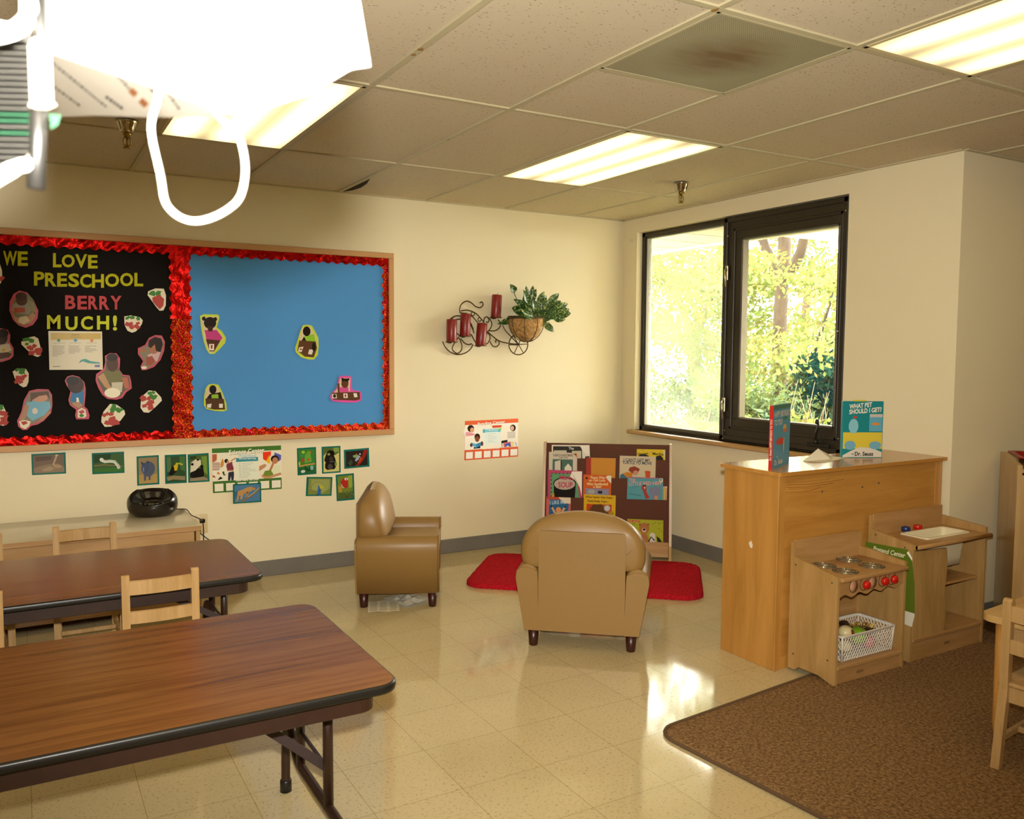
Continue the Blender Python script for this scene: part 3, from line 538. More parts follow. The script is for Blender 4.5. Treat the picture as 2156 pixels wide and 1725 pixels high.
'straw_f':((-3.619,-0.022,1.0468),'D8CFB4',[(-490,219),(-147,650),(219,581),(582,259),(624,35),(365,-327),(-112,-641),(-445,-650),(-624,-364),(-596,-71)],[('p','3F7A35',[(364,117),(180,159),(239,309),(423,266)]),('p','3F7A35',[(278,161),(85,263),(203,426),(396,325)]),('p','3F7A35',[(46,134),(-168,168),(-116,341),(98,307)]),('p','3F7A35',[(532,257),(323,194),(278,350),(486,414)]),('p','3F7A35',[(9,189),(-191,324),(-39,498),(161,363)]),('p','3F7A35',[(189,354),(-68,293),(-107,489),(150,551)]),('p','3F7A35',[(135,471),(-64,487),(-30,646),(169,630)]),('p','3F7A35',[(263,217),(117,334),(247,463),(393,345)]),('p','A8423C',[(-69,-52),(-201,65),(-74,182),(59,66)]),('p','A8423C',[(331,-527),(68,-578),(39,-376),(301,-325)]),('p','A8423C',[(-449,-114),(-602,2),(-474,136),(-321,20)]),('p','A8423C',[(244,-404),(33,-465),(-11,-305),(200,-244)]),('p','A8423C',[(-280,-568),(-460,-485),(-363,-333),(-183,-417)]),('p','A8423C',[(137,-269),(-156,-345),(-207,-122),(85,-46)]),('p','A8423C',[(-10,57),(-186,-50),(-277,77),(-101,184)]),('p','A8423C',[(-297,-21),(-423,98),(-294,212),(-167,93)]),('p','A8423C',[(-261,-554),(-499,-468),(-395,-271),(-156,-356)]),('p','A8423C',[(14,-615),(-243,-526),(-136,-314),(122,-401)]),('p','A8423C',[(-17,-411),(-285,-383),(-236,-168),(33,-195)])]),
'straw_g':((-4.1621,-0.022,1.82),'D8CFB4',[(-56,611),(175,488),(253,152),(258,-257),(172,-534),(-36,-611),(-258,-213),(-240,330)],[('p','3F7A35',[(131,352),(-37,340),(-20,480),(149,493)]),('p','3F7A35',[(26,373),(-140,311),(-170,440),(-4,502)]),('p','3F7A35',[(112,262),(-58,216),(-72,351),(97,398)]),('p','3F7A35',[(32,291),(-57,342),(7,428),(97,377)]),('p','A8423C',[(143,-400),(-5,-475),(-52,-363),(97,-288)]),('p','A8423C',[(290,-370),(127,-366),(158,-227),(321,-231)]),('p','A8423C',[(172,-336),(43,-276),(122,-155),(251,-214)]),('p','A8423C',[(267,-360),(121,-252),(248,-107),(395,-214)]),('p','A8423C',[(202,-412),(-1,-397),(46,-222),(250,-236)])]),
'straw_h':((-4.1716,-0.022,1.0661),'D8CFB4',[(-320,472),(-21,588),(184,492),(321,105),(338,-315),(180,-588),(-115,-507),(-338,-82)],[('p','3F7A35',[(77,349),(-117,305),(-140,462),(55,506)]),('p','3F7A35',[(206,338),(58,245),(-16,357),(132,451)]),('p','3F7A35',[(154,372),(-24,418),(37,573),(215,527)]),('p','A8423C',[(243,-498),(-13,-541),(-32,-333),(224,-288)]),('p','A8423C',[(271,-584),(64,-441),(216,-251),(424,-394)]),('p','A8423C',[(307,-410),(56,-392),(95,-180),(347,-198)]),('p','A8423C',[(347,-192),(166,-129),(241,29),(423,-33)]),('p','A8423C',[(309,-260),(61,-333),(15,-135),(263,-62)]),('p','A8423C',[(113,-58),(-78,85),(74,262),(265,120)]),('p','A8423C',[(267,-98),(37,29),(178,237),(409,110)])]),
'child_a':((-4.0418,-0.022,1.6334),'B34E5E',[(-178,991),(181,901),(474,495),(678,-56),(629,-477),(404,-831),(65,-991),(-264,-879),(-525,-573),(-678,-94),(-645,388),(-453,808)],[('p','6E6A50',[(551,10),(508,-289),(403,-554),(248,-752),(62,-859),(-131,-863),(-309,-764),(-450,-574),(-538,-316),(-562,-22),(-520,274),(-417,536),(-264,734),(-80,843),(113,851),(292,754),(436,566),(526,307)]),('p','847C58',[(113,621),(470,356),(578,-129),(213,-69)]),('p','8C8478',[(-500,255),(-196,403),(195,347),(335,-66),(238,-277),(-455,-226),(-568,-22)]),('p','9A4634',[(-476,63),(36,99),(59,-157),(-466,-213)]),('p','4A2F1E',[(181,485),(162,385),(113,296),(40,228),(-48,191),(-140,188),(-225,220),(-294,283),(-337,368),(-350,467),(-331,567),(-282,656),(-210,723),(-123,761),(-30,764),(55,733),(124,670),(168,584)]),('p','3A2216',[(175,693),(157,616),(107,548),(33,496),(-56,467),(-151,463),(-238,487),(-309,533),(-354,598),(-368,673),(-349,749),(-300,817),(-227,869),(-138,899),(-43,903),(45,880),(116,833),(161,768)]),('p','A9805C',[(-582,-92),(-401,-432),(-163,-495),(142,-419),(394,-134),(541,-339),(316,-728),(-52,-854),(-409,-674)]),('p','C7B596',[(-221,-427),(114,-350),(258,-625),(-21,-805),(-289,-706)])]),
'child_b':((-4.1402,-0.022,1.4386),'B34E5E',[(-389,808),(-91,909),(204,832),(314,543),(280,197),(443,-148),(424,-564),(275,-738),(-87,-876),(-443,-909)],[('p','8A7B63',[(-367,740),(171,748),(224,335),(181,93),(375,-217),(353,-529),(-143,-786),(-428,-827)]),('p','B9AC97',[(-389,-153),(-58,56),(241,93),(362,-252),(167,-357),(-191,-427),(-398,-428)]),('p','36241A',[(185,404),(165,281),(116,172),(44,91),(-43,48),(-133,47),(-217,89),(-283,168),(-325,275),(-337,397),(-317,520),(-269,628),(-197,708),(-111,752),(-21,754),(63,713),(130,634),(173,526)]),('p','23180F',[(234,646),(216,565),(168,494),(97,441),(10,412),(-80,411),(-164,438),(-232,489),(-275,559),(-288,638),(-270,718),(-223,789),(-152,843),(-66,872),(25,873),(109,847),(177,796),(220,726)]),('p','4A2F20',[(-398,-428),(167,-357),(355,-460),(218,-634),(-379,-772)]),('p','B69A3C',[(75,-253),(61,-295),(25,-325),(-23,-337),(-70,-326),(-104,-296),(-115,-254),(-101,-213),(-65,-182),(-18,-171),(30,-182),(64,-212)])]),
'child_c':((-3.4086,-0.022,1.4028),'B34E5E',[(-344,435),(-127,846),(223,1015),(572,990),(733,632),(679,106),(471,-421),(113,-832),(-307,-1001),(-548,-1015),(-612,-791),(-468,-494),(-733,-86),(-725,247)],[('p','7E7562',[(-276,362),(-24,810),(535,892),(647,556),(551,30),(331,-458),(-25,-794),(-444,-941),(-544,-829),(-365,-494),(-664,-49),(-637,211)]),('p','C2A2A2',[(-218,-122),(202,29),(481,30),(295,-495),(-159,-569)]),('p','A0684A',[(357,129),(309,38),(240,-32),(158,-71),(75,-77),(-2,-47),(-62,15),(-97,100),(-105,199),(-84,301),(-36,392),(33,461),(114,501),(198,507),(274,478),(334,416),(371,331),(378,231)]),('p','241812',[(-131,698),(186,910),(533,817),(617,481),(481,30),(238,104),(177,477),(-37,251),(-173,362)]),('p','96503E',[(-291,-271),(23,-196),(190,-495),(-59,-756),(-301,-718)]),('p','A0684A',[(-658,174),(-280,213),(-283,64),(-628,-12)]),('p','D8D0BC',[(-276,-867),(-298,-912),(-354,-944),(-430,-956),(-506,-943),(-560,-910),(-579,-866),(-558,-821),(-502,-789),(-426,-777),(-351,-789),(-296,-822)])]),
'child_d':((-4.0064,-0.022,1.092),'B34E5E',[(-768,-418),(-637,-106),(-497,522),(-239,1009),(163,1107),(689,1076),(849,774),(852,204),(777,-222),(422,-638),(106,-839),(-203,-898),(-393,-1102),(-607,-1107),(-813,-908),(-852,-591)],[('p','7D7360',[(-438,451),(-179,951),(718,990),(785,705),(788,170),(685,-183),(362,-564),(-139,-794),(-650,-528),(-577,-108)]),('p','6FA6BC',[(-379,379),(23,510),(732,385),(767,64),(430,-353),(-133,-617),(-400,-325)]),('p','A67B5E',[(-741,-524),(-475,241),(-262,235),(-368,-256),(-594,-671)]),('p','A67B5E',[(173,-664),(688,-77),(758,-221),(361,-600),(-15,-763)]),('p','B98A70',[(639,622),(612,540),(541,469),(434,418),(304,393),(166,396),(39,428),(-64,484),(-130,558),(-152,641),(-126,722),(-55,793),(51,844),(180,870),(317,867),(446,836),(550,780),(617,706)]),('p','5A4230',[(-181,902),(686,977),(735,492),(587,780),(214,717),(-100,513),(-196,374)]),('p','C8C0B2',[(141,-95),(120,-180),(68,-240),(0,-261),(-67,-236),(-115,-172),(-130,-87),(-110,-3),(-58,58),(10,79),(77,54),(125,-10)]),('p','D8CFB4',[(-774,-629),(-499,-568),(-208,-650),(-295,-894),(-483,-1063),(-693,-948)]),('p','A8423C',[(-685,-667),(-440,-620),(-352,-750),(-568,-848)])]),
'child_e':((-3.7985,-0.022,1.1527),'B34E5E',[(-591,942),(-457,1169),(-201,1238),(117,1148),(367,857),(436,494),(411,60),(344,-519),(489,-669),(591,-1036),(540,-1238),(-75,-1230),(-133,-1011),(-73,-688),(-374,-427),(-442,-137),(-320,363),(-503,654)],[('p','6A6254',[(-515,905),(-203,1152),(178,1004),(360,568),(299,-518),(6,-618),(-340,-356),(-364,-67),(-225,362)]),('p','2A6E9C',[(-225,326),(289,352),(310,-83),(202,-515),(-55,-472),(-334,-140)]),('p','3A231A',[(343,676),(315,518),(242,381),(133,279),(1,227),(-137,230),(-265,287),(-367,392),(-432,531),(-451,689),(-423,845),(-351,982),(-243,1084),(-113,1137),(25,1135),(154,1079),(257,975),(323,835)]),('p','22160F',[(99,933),(78,849),(22,776),(-61,723),(-162,695),(-269,697),(-368,727),(-447,783),(-498,857),(-514,941),(-494,1024),(-439,1096),(-356,1150),(-256,1177),(-149,1176),(-50,1146),(31,1091),(82,1017)]),('p','D8D0BC',[(-42,-3),(54,-19),(93,-259),(-50,-291)]),('p','A67B5E',[(-274,-285),(80,-258),(268,-444),(70,-620),(-214,-431)]),('p','D8CFB4',[(3,-726),(200,-587),(391,-702),(434,-1067),(314,-1157),(-8,-1124)]),('p','A8424C',[(33,-800),(262,-698),(355,-846),(158,-949)]),('p','3F7A35',[(305,-1026),(288,-1069),(245,-1100),(186,-1109),(128,-1096),(87,-1062),(72,-1018),(89,-975),(132,-945),(191,-935),(249,-949),(290,-982)])]),
'child_f':((-3.6114,-0.022,1.2671),'B34E5E',[(-421,1157),(-152,1326),(181,1305),(361,1012),(339,644),(306,387),(487,91),(824,51),(899,-246),(929,-692),(632,-908),(421,-1237),(117,-1326),(-349,-1270),(-608,-1030),(-796,-661),(-929,-222),(-893,141),(-505,429),(-417,793)],[('p','5E5642',[(-343,1085),(-87,1246),(211,1195),(260,424),(451,18),(788,-23),(842,-616),(532,-847),(322,-1161),(-280,-1184),(-538,-885),(-818,-224),(-777,67),(-408,355)]),('p','6E6A3E',[(-509,283),(-41,426),(357,277),(514,-167),(140,-383),(-391,-302)]),('p','4A3020',[(247,718),(225,563),(171,426),(90,325),(-7,272),(-109,272),(-203,327),(-278,429),(-325,565),(-339,720),(-318,875),(-264,1011),(-184,1112),(-87,1166),(15,1166),(109,1112),(185,1011),(233,874)]),('p','2A1C14',[(242,1085),(223,1010),(170,944),(91,895),(-6,869),(-107,869),(-202,895),(-279,944),(-327,1010),(-343,1085),(-324,1159),(-272,1225),(-193,1274),(-97,1301),(5,1301),(100,1275),(177,1226),(226,1160)]),('p','B08A62',[(-812,-5),(-510,210),(-198,-525),(-1,-675),(-138,-820),(-465,-594)]),('p','BDB49C',[(-127,-343),(477,-314),(396,-904),(-74,-894)]),('p','E0D8BE',[(327,-939),(300,-1035),(226,-1117),(113,-1177),(-23,-1208),(-166,-1204),(-300,-1168),(-408,-1103),(-477,-1018),(-499,-923),(-472,-828),(-399,-746),(-288,-685),(-153,-655),(-9,-657),(125,-693),(234,-757),(305,-843)]),('p','A8624C',[(416,-55),(720,-59),(807,-652),(569,-722)])]),
'child_g':((-3.0648,-0.022,1.5134),'B9C83C',[(-737,1075),(-516,1172),(297,1178),(391,1026),(209,406),(504,180),(737,-204),(679,-515),(335,-906),(46,-1177),(-228,-1178),(-408,-909),(-546,-450),(-679,314)],[('p','C9B897',[(-666,1001),(295,1070),(120,405),(572,-206),(-41,-1100),(-227,-1101),(-473,-449)]),('p','B53C78',[(-497,240),(206,252),(534,-207),(381,-402),(-396,-295)]),('p','1E1410',[(184,675),(160,554),(96,446),(0,365),(-117,321),(-240,319),(-355,359),(-447,436),(-507,540),(-526,660),(-502,781),(-439,888),(-343,969),(-227,1014),(-104,1017),(11,978),(104,901),(164,796)]),('p','1E1410',[(-411,915),(-427,854),(-468,808),(-523,790),(-578,806),(-617,849),(-631,910),(-615,972),(-574,1017),(-519,1035),(-464,1020),(-424,976)]),('p','1E1410',[(240,900),(224,838),(182,792),(126,774),(71,789),(31,833),(17,895),(33,956),(75,1002),(131,1020),(186,1005),(226,961)]),('p','3A2418',[(-345,473),(24,480),(-55,171),(-277,167)]),('p','4E2C1C',[(-433,-295),(419,-363),(34,-1023),(-225,-1024)]),('p','D9D4C4',[(-254,-585),(42,-583),(20,-969),(-246,-955)]),('p','A03A2C',[(-166,-639),(-33,-638),(-67,-869),(-156,-870)])]),
'child_h':((-2.4978,-0.022,1.4719),'B9C83C',[(-254,1037),(-6,1099),(325,1048),(530,685),(735,279),(754,-294),(681,-828),(427,-1099),(94,-1099),(-400,-952),(-724,-628),(-754,-386),(-593,101),(-422,670)],[('p','C9B897',[(-297,875),(241,965),(567,277),(644,-377),(429,-968),(-152,-911),(-625,-547),(-469,184)]),('p','86B82E',[(-179,349),(445,521),(565,32),(106,-13),(-141,106)]),('p','1C1410',[(238,681),(222,574),(178,481),(111,411),(29,373),(-57,372),(-137,407),(-202,475),(-244,567),(-258,673),(-242,778),(-198,872),(-131,942),(-50,980),(36,981),(117,946),(182,878),(224,786)]),('p','241812',[(-389,22),(-179,349),(-18,26),(-268,-179)]),('p','5A3A24',[(-486,102),(565,48),(644,-377),(429,-968),(-152,-911),(-625,-547)]),('p','D9D4C4',[(-516,-344),(-228,-285),(-355,-627),(-577,-587)]),('p','D9D4C4',[(143,-462),(417,-460),(306,-788),(56,-748)]),('p','A85A3A',[(-312,-448),(-323,-480),(-354,-504),(-395,-513),(-436,-505),(-466,-481),(-477,-449),(-465,-416),(-435,-392),(-394,-383),(-353,-392),(-323,-415)]),('p','1C1410',[(553,-296),(545,-391),(524,-475),(492,-537),(453,-570),(413,-571),(375,-538),(345,-476),(325,-392),(319,-297),(327,-202),(348,-119),(380,-56),(419,-23),(459,-23),(497,-55),(527,-117),(547,-201)])]),
'child_i':((-3.0607,-0.022,1.1332),'B9C83C',[(-377,795),(-79,844),(218,762),(435,290),(650,-380),(659,-772),(453,-844),(-71,-789),(-515,-659),(-659,-422),(-634,119),(-529,581)],[('p','C9B897',[(-454,618),(142,686),(504,-63),(568,-730),(-70,-711),(-528,-581),(-561,40)]),('p','241812',[(-504,-39),(-313,228),(323,332),(428,-100)]),('p','86B02E',[(-203,187),(171,218),(204,-40),(-207,-30)]),('p','1C1410',[(86,492),(72,402),(34,323),(-23,265),(-91,235),(-164,237),(-231,269),(-285,329),(-320,409),(-331,500),(-317,589),(-279,668),(-223,726),(-154,756),(-82,755),(-14,723),(40,663),(75,583)]),('p','4E3420',[(-563,-38),(504,-78),(568,-730),(-70,-711),(-528,-581)]),('p','D9D4C4',[(-473,-388),(-212,-341),(-254,-589),(-477,-582)]),('p','D9D4C4',[(221,-368),(446,-374),(427,-624),(216,-602)])]),
'child_j':((-2.2441,-0.022,1.1699),'D2549C',[(-464,837),(13,882),(406,811),(375,222),(443,-74),(928,-142),(1077,-383),(1012,-763),(701,-882),(-262,-857),(-908,-757),(-1077,-503),(-989,-255),(-643,72),(-527,487)],[('p','C9B897',[(-378,719),(291,728),(250,-129),(-817,-217),(-557,70)]),('p','5E3A22',[(-580,363),(-441,403),(-430,-225),(-559,-222)]),('p','C24A86',[(-444,135),(138,142),(179,-212),(-447,-224)]),('p','5A3826',[(166,352),(151,260),(107,180),(42,121),(-38,90),(-122,92),(-201,125),(-266,186),(-307,267),(-321,359),(-305,450),(-263,530),(-198,589),(-118,620),(-33,619),(46,586),(110,525),(152,444)]),('p','1E1410',[(-337,485),(-179,692),(55,689),(184,436),(-76,548)]),('p','1E1410',[(-145,650),(-157,608),(-189,578),(-232,567),(-276,579),(-307,610),(-318,652),(-306,693),(-274,724),(-231,734),(-188,723),(-156,692)]),('p','1E1410',[(238,628),(226,586),(194,556),(150,545),(107,557),(75,588),(64,630),(76,672),(108,702),(151,713),(195,701),(227,670)]),('p','5A3A24',[(-946,-214),(927,-193),(951,-677),(614,-753),(-864,-658)]),('p','D9D4C4',[(-929,-298),(-646,-304),(-623,-580),(-932,-573)]),('p','D9D4C4',[(-187,-272),(91,-277),(106,-572),(-172,-566)]),('p','D9D4C4',[(485,-269),(723,-273),(774,-528),(545,-540)]),('p','A03A2C',[(12,-419),(3,-469),(-20,-505),(-50,-518),(-81,-504),(-103,-466),(-110,-416),(-102,-366),(-79,-329),(-49,-316),(-18,-331),(4,-368)]),('p','241812',[(-673,-429),(-687,-487),(-726,-529),(-777,-543),(-829,-526),(-866,-483),(-879,-424),(-865,-366),(-827,-324),(-775,-309),(-724,-326),(-686,-370)])]),
'flyer':((-3.7973,-0.022,1.4128),'CFC7AC',[(-1323,1058),(1328,1072),(1319,-1072),(-1328,-1061)],[('p','B79A3E',[(-1220,954),(1259,977),(1264,643),(-1219,573)]),('t','6B5A20','PROJECTS',(-6,858),(383,5),(2,86)),('s','8A7430',[(-284,726),(260,732)],[(-283,754),(260,761)]),('p','3F7F62',[(-756,557),(-768,510),(-799,476),(-840,464),(-881,475),(-910,509),(-919,555),(-907,601),(-876,635),(-835,648),(-795,636),(-766,603)]),('p','3E84A6',[(69,565),(57,519),(25,484),(-17,472),(-58,484),(-87,517),(-97,564),(-85,610),(-53,645),(-12,658),(30,646),(59,612)]),('p','C07030',[(883,560),(870,513),(838,478),(796,465),(754,477),(724,511),(714,558),(726,605),(758,640),(801,653),(842,640),(873,606)]),('s','8E866F',[(-1148,227),(-551,224)],[(-1147,256),(-550,253)]),('s','8E866F',[(-1150,149),(-585,146)],[(-1149,178),(-584,174)]),('s','8E866F',[(-1152,72),(-555,68)],[(-1151,100),(-554,96)]),('s','8E866F',[(-1154,-6),(-652,-11)],[(-1153,22),(-651,17)]),('s','8E866F',[(-1156,-84),(-560,-89)],[(-1155,-56),(-559,-60)]),('s','8E866F',[(-1159,-162),(-581,-167)],[(-1158,-134),(-580,-139)]),('s','8E866F',[(-1161,-240),(-722,-246)],[(-1160,-212),(-721,-218)]),('s','8E866F',[(-1163,-318),(-913,-325)],[(-1162,-290),(-912,-296)]),('s','8E866F',[(-361,233),(182,230)],[(-360,261),(183,258)]),('s','8E866F',[(-363,154),(148,150)],[(-362,183),(149,179)]),('s','8E866F',[(-365,76),(242,72)],[(-364,104),(243,101)]),('s','8E866F',[(-367,-3),(208,-7)],[(-366,26),(209,22)]),('s','8E866F',[(-369,-81),(173,-86)],[(-368,-53),(175,-58)]),('s','8E866F',[(-372,-160),(-53,-166)],[(-370,-131),(-52,-137)]),('s','8E866F',[(440,239),(1024,236)],[(441,267),(1025,265)]),('s','8E866F',[(437,159),(696,154)],[(439,188),(698,183)]),('s','8E866F',[(436,80),(988,76)],[(437,109),(989,105)]),('s','8E866F',[(433,1),(1051,-3)],[(434,30),(1052,26)]),('s','8E866F',[(431,-78),(820,-84)],[(432,-49),(821,-55)]),('s','9C947C',[(-1112,380),(-514,399)],[(-1112,401),(-514,420)]),('s','9C947C',[(-324,401),(251,406)],[(-324,422),(252,427)]),('s','9C947C',[(541,409),(1062,413)],[(542,430),(1062,435)]),('p','3E8C84',[(93,-718),(226,-517),(454,-460),(710,-590),(1165,-663),(1177,-722),(837,-721),(577,-698),(321,-589)]),('p','6C6AA0',[(900,-808),(1162,-794),(1159,-925),(910,-924)]),('s','6E6650',[(-1160,-903),(-802,-890)],[(-1160,-867),(-802,-855)])]),
'snake':((-3.9469,0.0,0.7858),'17665A',[(-834,592),(834,595),(830,-595),(-830,-571)],[('p','6E5E50',[(-754,511),(746,509),(747,-498),(-744,-487)]),('p','85735E',[(-735,-180),(-129,-27),(436,2),(749,-212),(747,-498),(-744,-474)]),('p','57493E',[(-673,423),(165,439),(103,217),(-625,165)]),('s','B59A78',[(343,443),(281,254),(181,-15),(299,-237),(552,-256),(624,-164)],[(417,410),(355,218),(260,-18),(335,-157),(535,-167),(559,-110)]),('p','C0A680',[(471,453),(460,428),(430,411),(391,406),(351,416),(323,436),(313,463),(324,488),(354,505),(394,510),(433,500),(461,480)]),('p','A08A68',[(625,-172),(612,-204),(578,-231),(526,-250),(462,-257),(395,-253),(333,-237),(282,-212),(250,-181),(239,-147),(252,-115),(286,-88),(338,-69),(401,-62),(468,-66),(530,-81),(581,-106),(614,-138)]),('p','9C8A6E',[(-361,-301),(37,-134),(259,-245),(85,-395),(-252,-405)])]),
'caterpillar':((-3.6494,0.0,0.7717),'17665A',[(-834,617),(835,617),(836,-617),(-836,-589)],[('p','3E5A34',[(-748,527),(747,528),(752,-531),(-751,-503)]),('p','2A4428',[(-748,527),(156,522),(86,113),(-749,32)]),('p','3A6B30',[(-745,-265),(752,-276),(752,-531),(-751,-503)]),('s','8C7448',[(-751,-136),(-219,-110),(752,-232)],[(-754,-90),(-218,-64),(756,-186)]),('s','C9CDBE',[(-411,131),(-196,12),(83,27),(284,-7),(434,-223),(483,-378)],[(-344,284),(-172,181),(88,200),(365,138),(567,-135),(630,-323)]),('s','8A9488',[(-392,259),(-95,141),(203,156),(432,-19),(574,-326)],[(-383,290),(-91,174),(211,189),(455,2),(601,-312)]),('p','D9DCD0',[(-235,212),(-250,160),(-291,124),(-344,113),(-397,130),(-435,172),(-448,225),(-433,277),(-393,314),(-339,325),(-286,307),(-248,266)])]),
'rhino':((-3.4406,0.0,0.7164),'17665A',[(-599,850),(601,863),(601,-863),(-601,-861)],[('p','8C7A58',[(-502,750),(510,765),(508,-767),(-500,-767)]),('p','A88A50',[(-500,-238),(501,-239),(508,-767),(-500,-767)]),('p','4C566A',[(361,-51),(301,-190),(209,-298),(97,-362),(-23,-374),(-135,-333),(-226,-245),(-286,-119),(-307,29),(-287,182),(-228,320),(-137,428),(-25,492),(94,506),(207,466),(299,377),(360,251),(381,102)]),('p','44506A',[(58,92),(25,-13),(-29,-100),(-97,-156),(-172,-176),(-244,-157),(-304,-102),(-346,-17),(-364,88),(-357,199),(-324,304),(-270,390),(-202,447),(-127,467),(-55,449),(5,394),(48,309),(66,204)]),('p','3A4356',[(-371,533),(-236,457),(-252,322),(-350,362)]),('p','3A4356',[(-78,549),(77,526),(43,392),(-63,412)]),('p','4C566A',[(-238,-188),(-114,-196),(-123,-604),(-223,-597)]),('p','4C566A',[(30,-206),(155,-201),(116,-567),(21,-581)]),('p','76809A',[(-293,155),(-211,204),(-210,-54),(-261,-85)])]),
'toucan':((-3.2883,0.0,0.714),'17665A',[(-593,868),(604,855),(603,-868),(-604,-848)],[('p','2F4A2C',[(-506,767),(511,757),(507,-771),(-507,-759)]),('p','4F6E44',[(-494,746),(-270,740),(-269,-128),(-481,-148)]),('p','466A3A',[(212,739),(511,736),(505,-180),(262,-25)]),('p','14140F',[(-421,-324),(-252,78),(-55,307),(138,260),(33,-148),(-197,-374)]),('p','C9A81E',[(-121,207),(10,303),(137,225),(66,-81),(-63,-107)]),('s','B6B03A',[(20,248),(199,284),(362,195)],[(-1,357),(210,394),(405,294)]),('s','5E8A2A',[(77,333),(264,336),(411,246)],[(74,388),(275,389),(435,294)]),('s','8C7C58',[(-467,-676),(-133,-613),(501,-701)],[(-512,-445),(-138,-378),(519,-466)])]),
'panda':((-3.1589,0.0,0.7123),'17665A',[(-612,854),(584,870),(612,-870),(-607,-858)],[('p','4A5E2E',[(-516,751),(488,770),(513,-771),(-513,-767)]),('p','6E8C3A',[(161,684),(480,694),(499,-460),(276,-234)]),('p','2E3E22',[(-497,722),(-102,741),(-172,529),(-488,513)]),('p','14120E',[(-483,-253),(-117,2),(279,-94),(304,-517),(-129,-662),(-489,-531)]),('p','CFC7AE',[(-439,336),(-172,529),(124,476),(138,195),(-17,30),(-185,-133),(-483,-253)]),('p','14120E',[(-283,236),(-295,195),(-324,166),(-364,157),(-403,171),(-431,203),(-441,246),(-429,287),(-400,316),(-361,324),(-321,311),(-293,278)]),('p','14120E',[(31,482),(21,455),(-6,436),(-42,430),(-79,440),(-105,462),(-114,491),(-104,518),(-77,537),(-40,542),(-4,532),(22,510)]),('p','14120E',[(275,33),(261,-37),(226,-86),(179,-101),(133,-80),(100,-26),(89,45),(103,114),(138,163),(185,179),(231,157),(264,103)]),('p','8C7C64',[(-490,-601),(271,-550),(502,-672),(513,-771),(-513,-767)])]),
'leopard':((-2.8775,0.0,0.5371),'17665A',[(-850,622),(853,592),(859,-622),(-859,-595)],[('p','4C7498',[(-759,532),(773,506),(772,-530),(-761,-515)]),('p','3F6080',[(-754,149),(-523,179),(-529,-156),(-749,-257)]),('s','7A6A44',[(-368,-576),(-40,-388),(366,-177),(813,202)],[(-424,-478),(-94,-289),(302,-83),(740,290)]),('s','C9B78C',[(36,-262),(415,-27),(752,286)],[(20,-237),(398,-3),(732,308)]),('p','B08A52',[(-558,158),(-314,234),(38,375),(342,388),(493,268),(503,146),(339,183),(173,76),(-108,26),(-249,-83),(-323,-365),(-439,-331),(-389,-119),(-505,-110),(-555,-346),(-637,-411),(-622,-196)]),('s','B08A52',[(-562,-147),(-598,-327),(-699,-442)],[(-495,-165),(-535,-362),(-646,-492)]),('p','A07A46',[(-13,115),(127,104),(53,-131),(-65,-242),(-135,-212)]),('p','6E5430',[(397,312),(393,298),(381,288),(364,285),(348,290),(336,302),(332,317),(336,331),(349,341),(365,343),(381,338),(393,326)]),('p','241A10',[(60,37),(53,23),(34,14),(9,12),(-17,18),(-36,30),(-42,45),(-35,59),(-16,68),(9,70),(35,64),(54,52)])]),
'quetzals':((-2.5009,0.0,0.7128),'17665A',[(-624,866),(609,882),(624,-867),(-604,-882)],[('p','3C7A34',[(-536,768),(531,783),(542,-780),(-517,-802)]),('p','5E9A38',[(-131,383),(116,692),(223,552),(326,-48),(-137,-127)]),('p','9CB82E',[(-116,584),(-122,552),(-142,525),(-171,506),(-206,496),(-243,499),(-278,512),(-307,534),(-325,564),(-331,596),(-325,628),(-306,655),(-277,674),(-241,684),(-204,681),(-169,668),(-140,646),(-122,617)]),('p','2C5E34',[(-518,-372),(527,-386),(542,-780),(-517,-802)]),('s','C08C50',[(-509,-345),(4,-270),(535,-223)],[(-525,-265),(-10,-190),(524,-142)]),('p','B83428',[(-154,75),(-159,25),(-173,-19),(-193,-50),(-218,-66),(-244,-65),(-269,-46),(-288,-11),(-301,34),(-305,85),(-300,135),(-286,178),(-266,210),(-241,226),(-215,225),(-190,206),(-170,171),(-158,126)]),('p','3F8A4A',[(-226,348),(-232,326),(-246,306),(-268,293),(-294,286),(-322,288),(-348,297),(-370,314),(-383,335),(-388,358),(-383,380),(-369,400),(-347,414),(-321,420),(-292,418),(-266,409),(-245,393),(-231,372)]),('p','C04030',[(169,96),(166,61),(156,31),(141,9),(123,-2),(104,-1),(87,13),(73,36),(63,68),(61,103),(64,138),(74,168),(89,190),(107,201),(125,200),(143,187),(157,163),(166,132)]),('s','10402E',[(-173,-337),(21,-627),(218,-630),(254,-345)],[(-106,-295),(74,-568),(149,-583),(173,-332)]),('p','7FA8A0',[(431,-447),(424,-498),(404,-541),(375,-572),(339,-588),(301,-585),(266,-565),(237,-530),(218,-484),(212,-433),(220,-383),(239,-339),(268,-308),(304,-292),(342,-295),(378,-315),(406,-350),(425,-396)]),('p','C8D4C4',[(-113,-630),(-116,-662),(-135,-692),(-169,-717),(-213,-732),(-261,-737),(-308,-731),(-348,-715),(-376,-690),(-390,-660),(-387,-628),(-367,-598),(-333,-574),(-290,-558),(-242,-553),(-195,-559),(-155,-575),(-126,-600)]),('p','C9601E',[(278,543),(274,516),(264,492),(250,475),(232,466),(213,467),(195,478),(181,497),(172,522),(169,549),(172,577),(182,601),(197,618),(215,626),(234,625),(251,615),(265,596),(275,571)]),('p','B8B022',[(-415,-137),(-420,-183),(-430,-222),(-446,-251),(-466,-266),(-486,-265),(-506,-248),(-521,-217),(-531,-176),(-534,-130),(-530,-84),(-519,-44),(-503,-15),(-483,-1),(-463,-2),(-444,-19),(-428,-50),(-418,-91)])]),
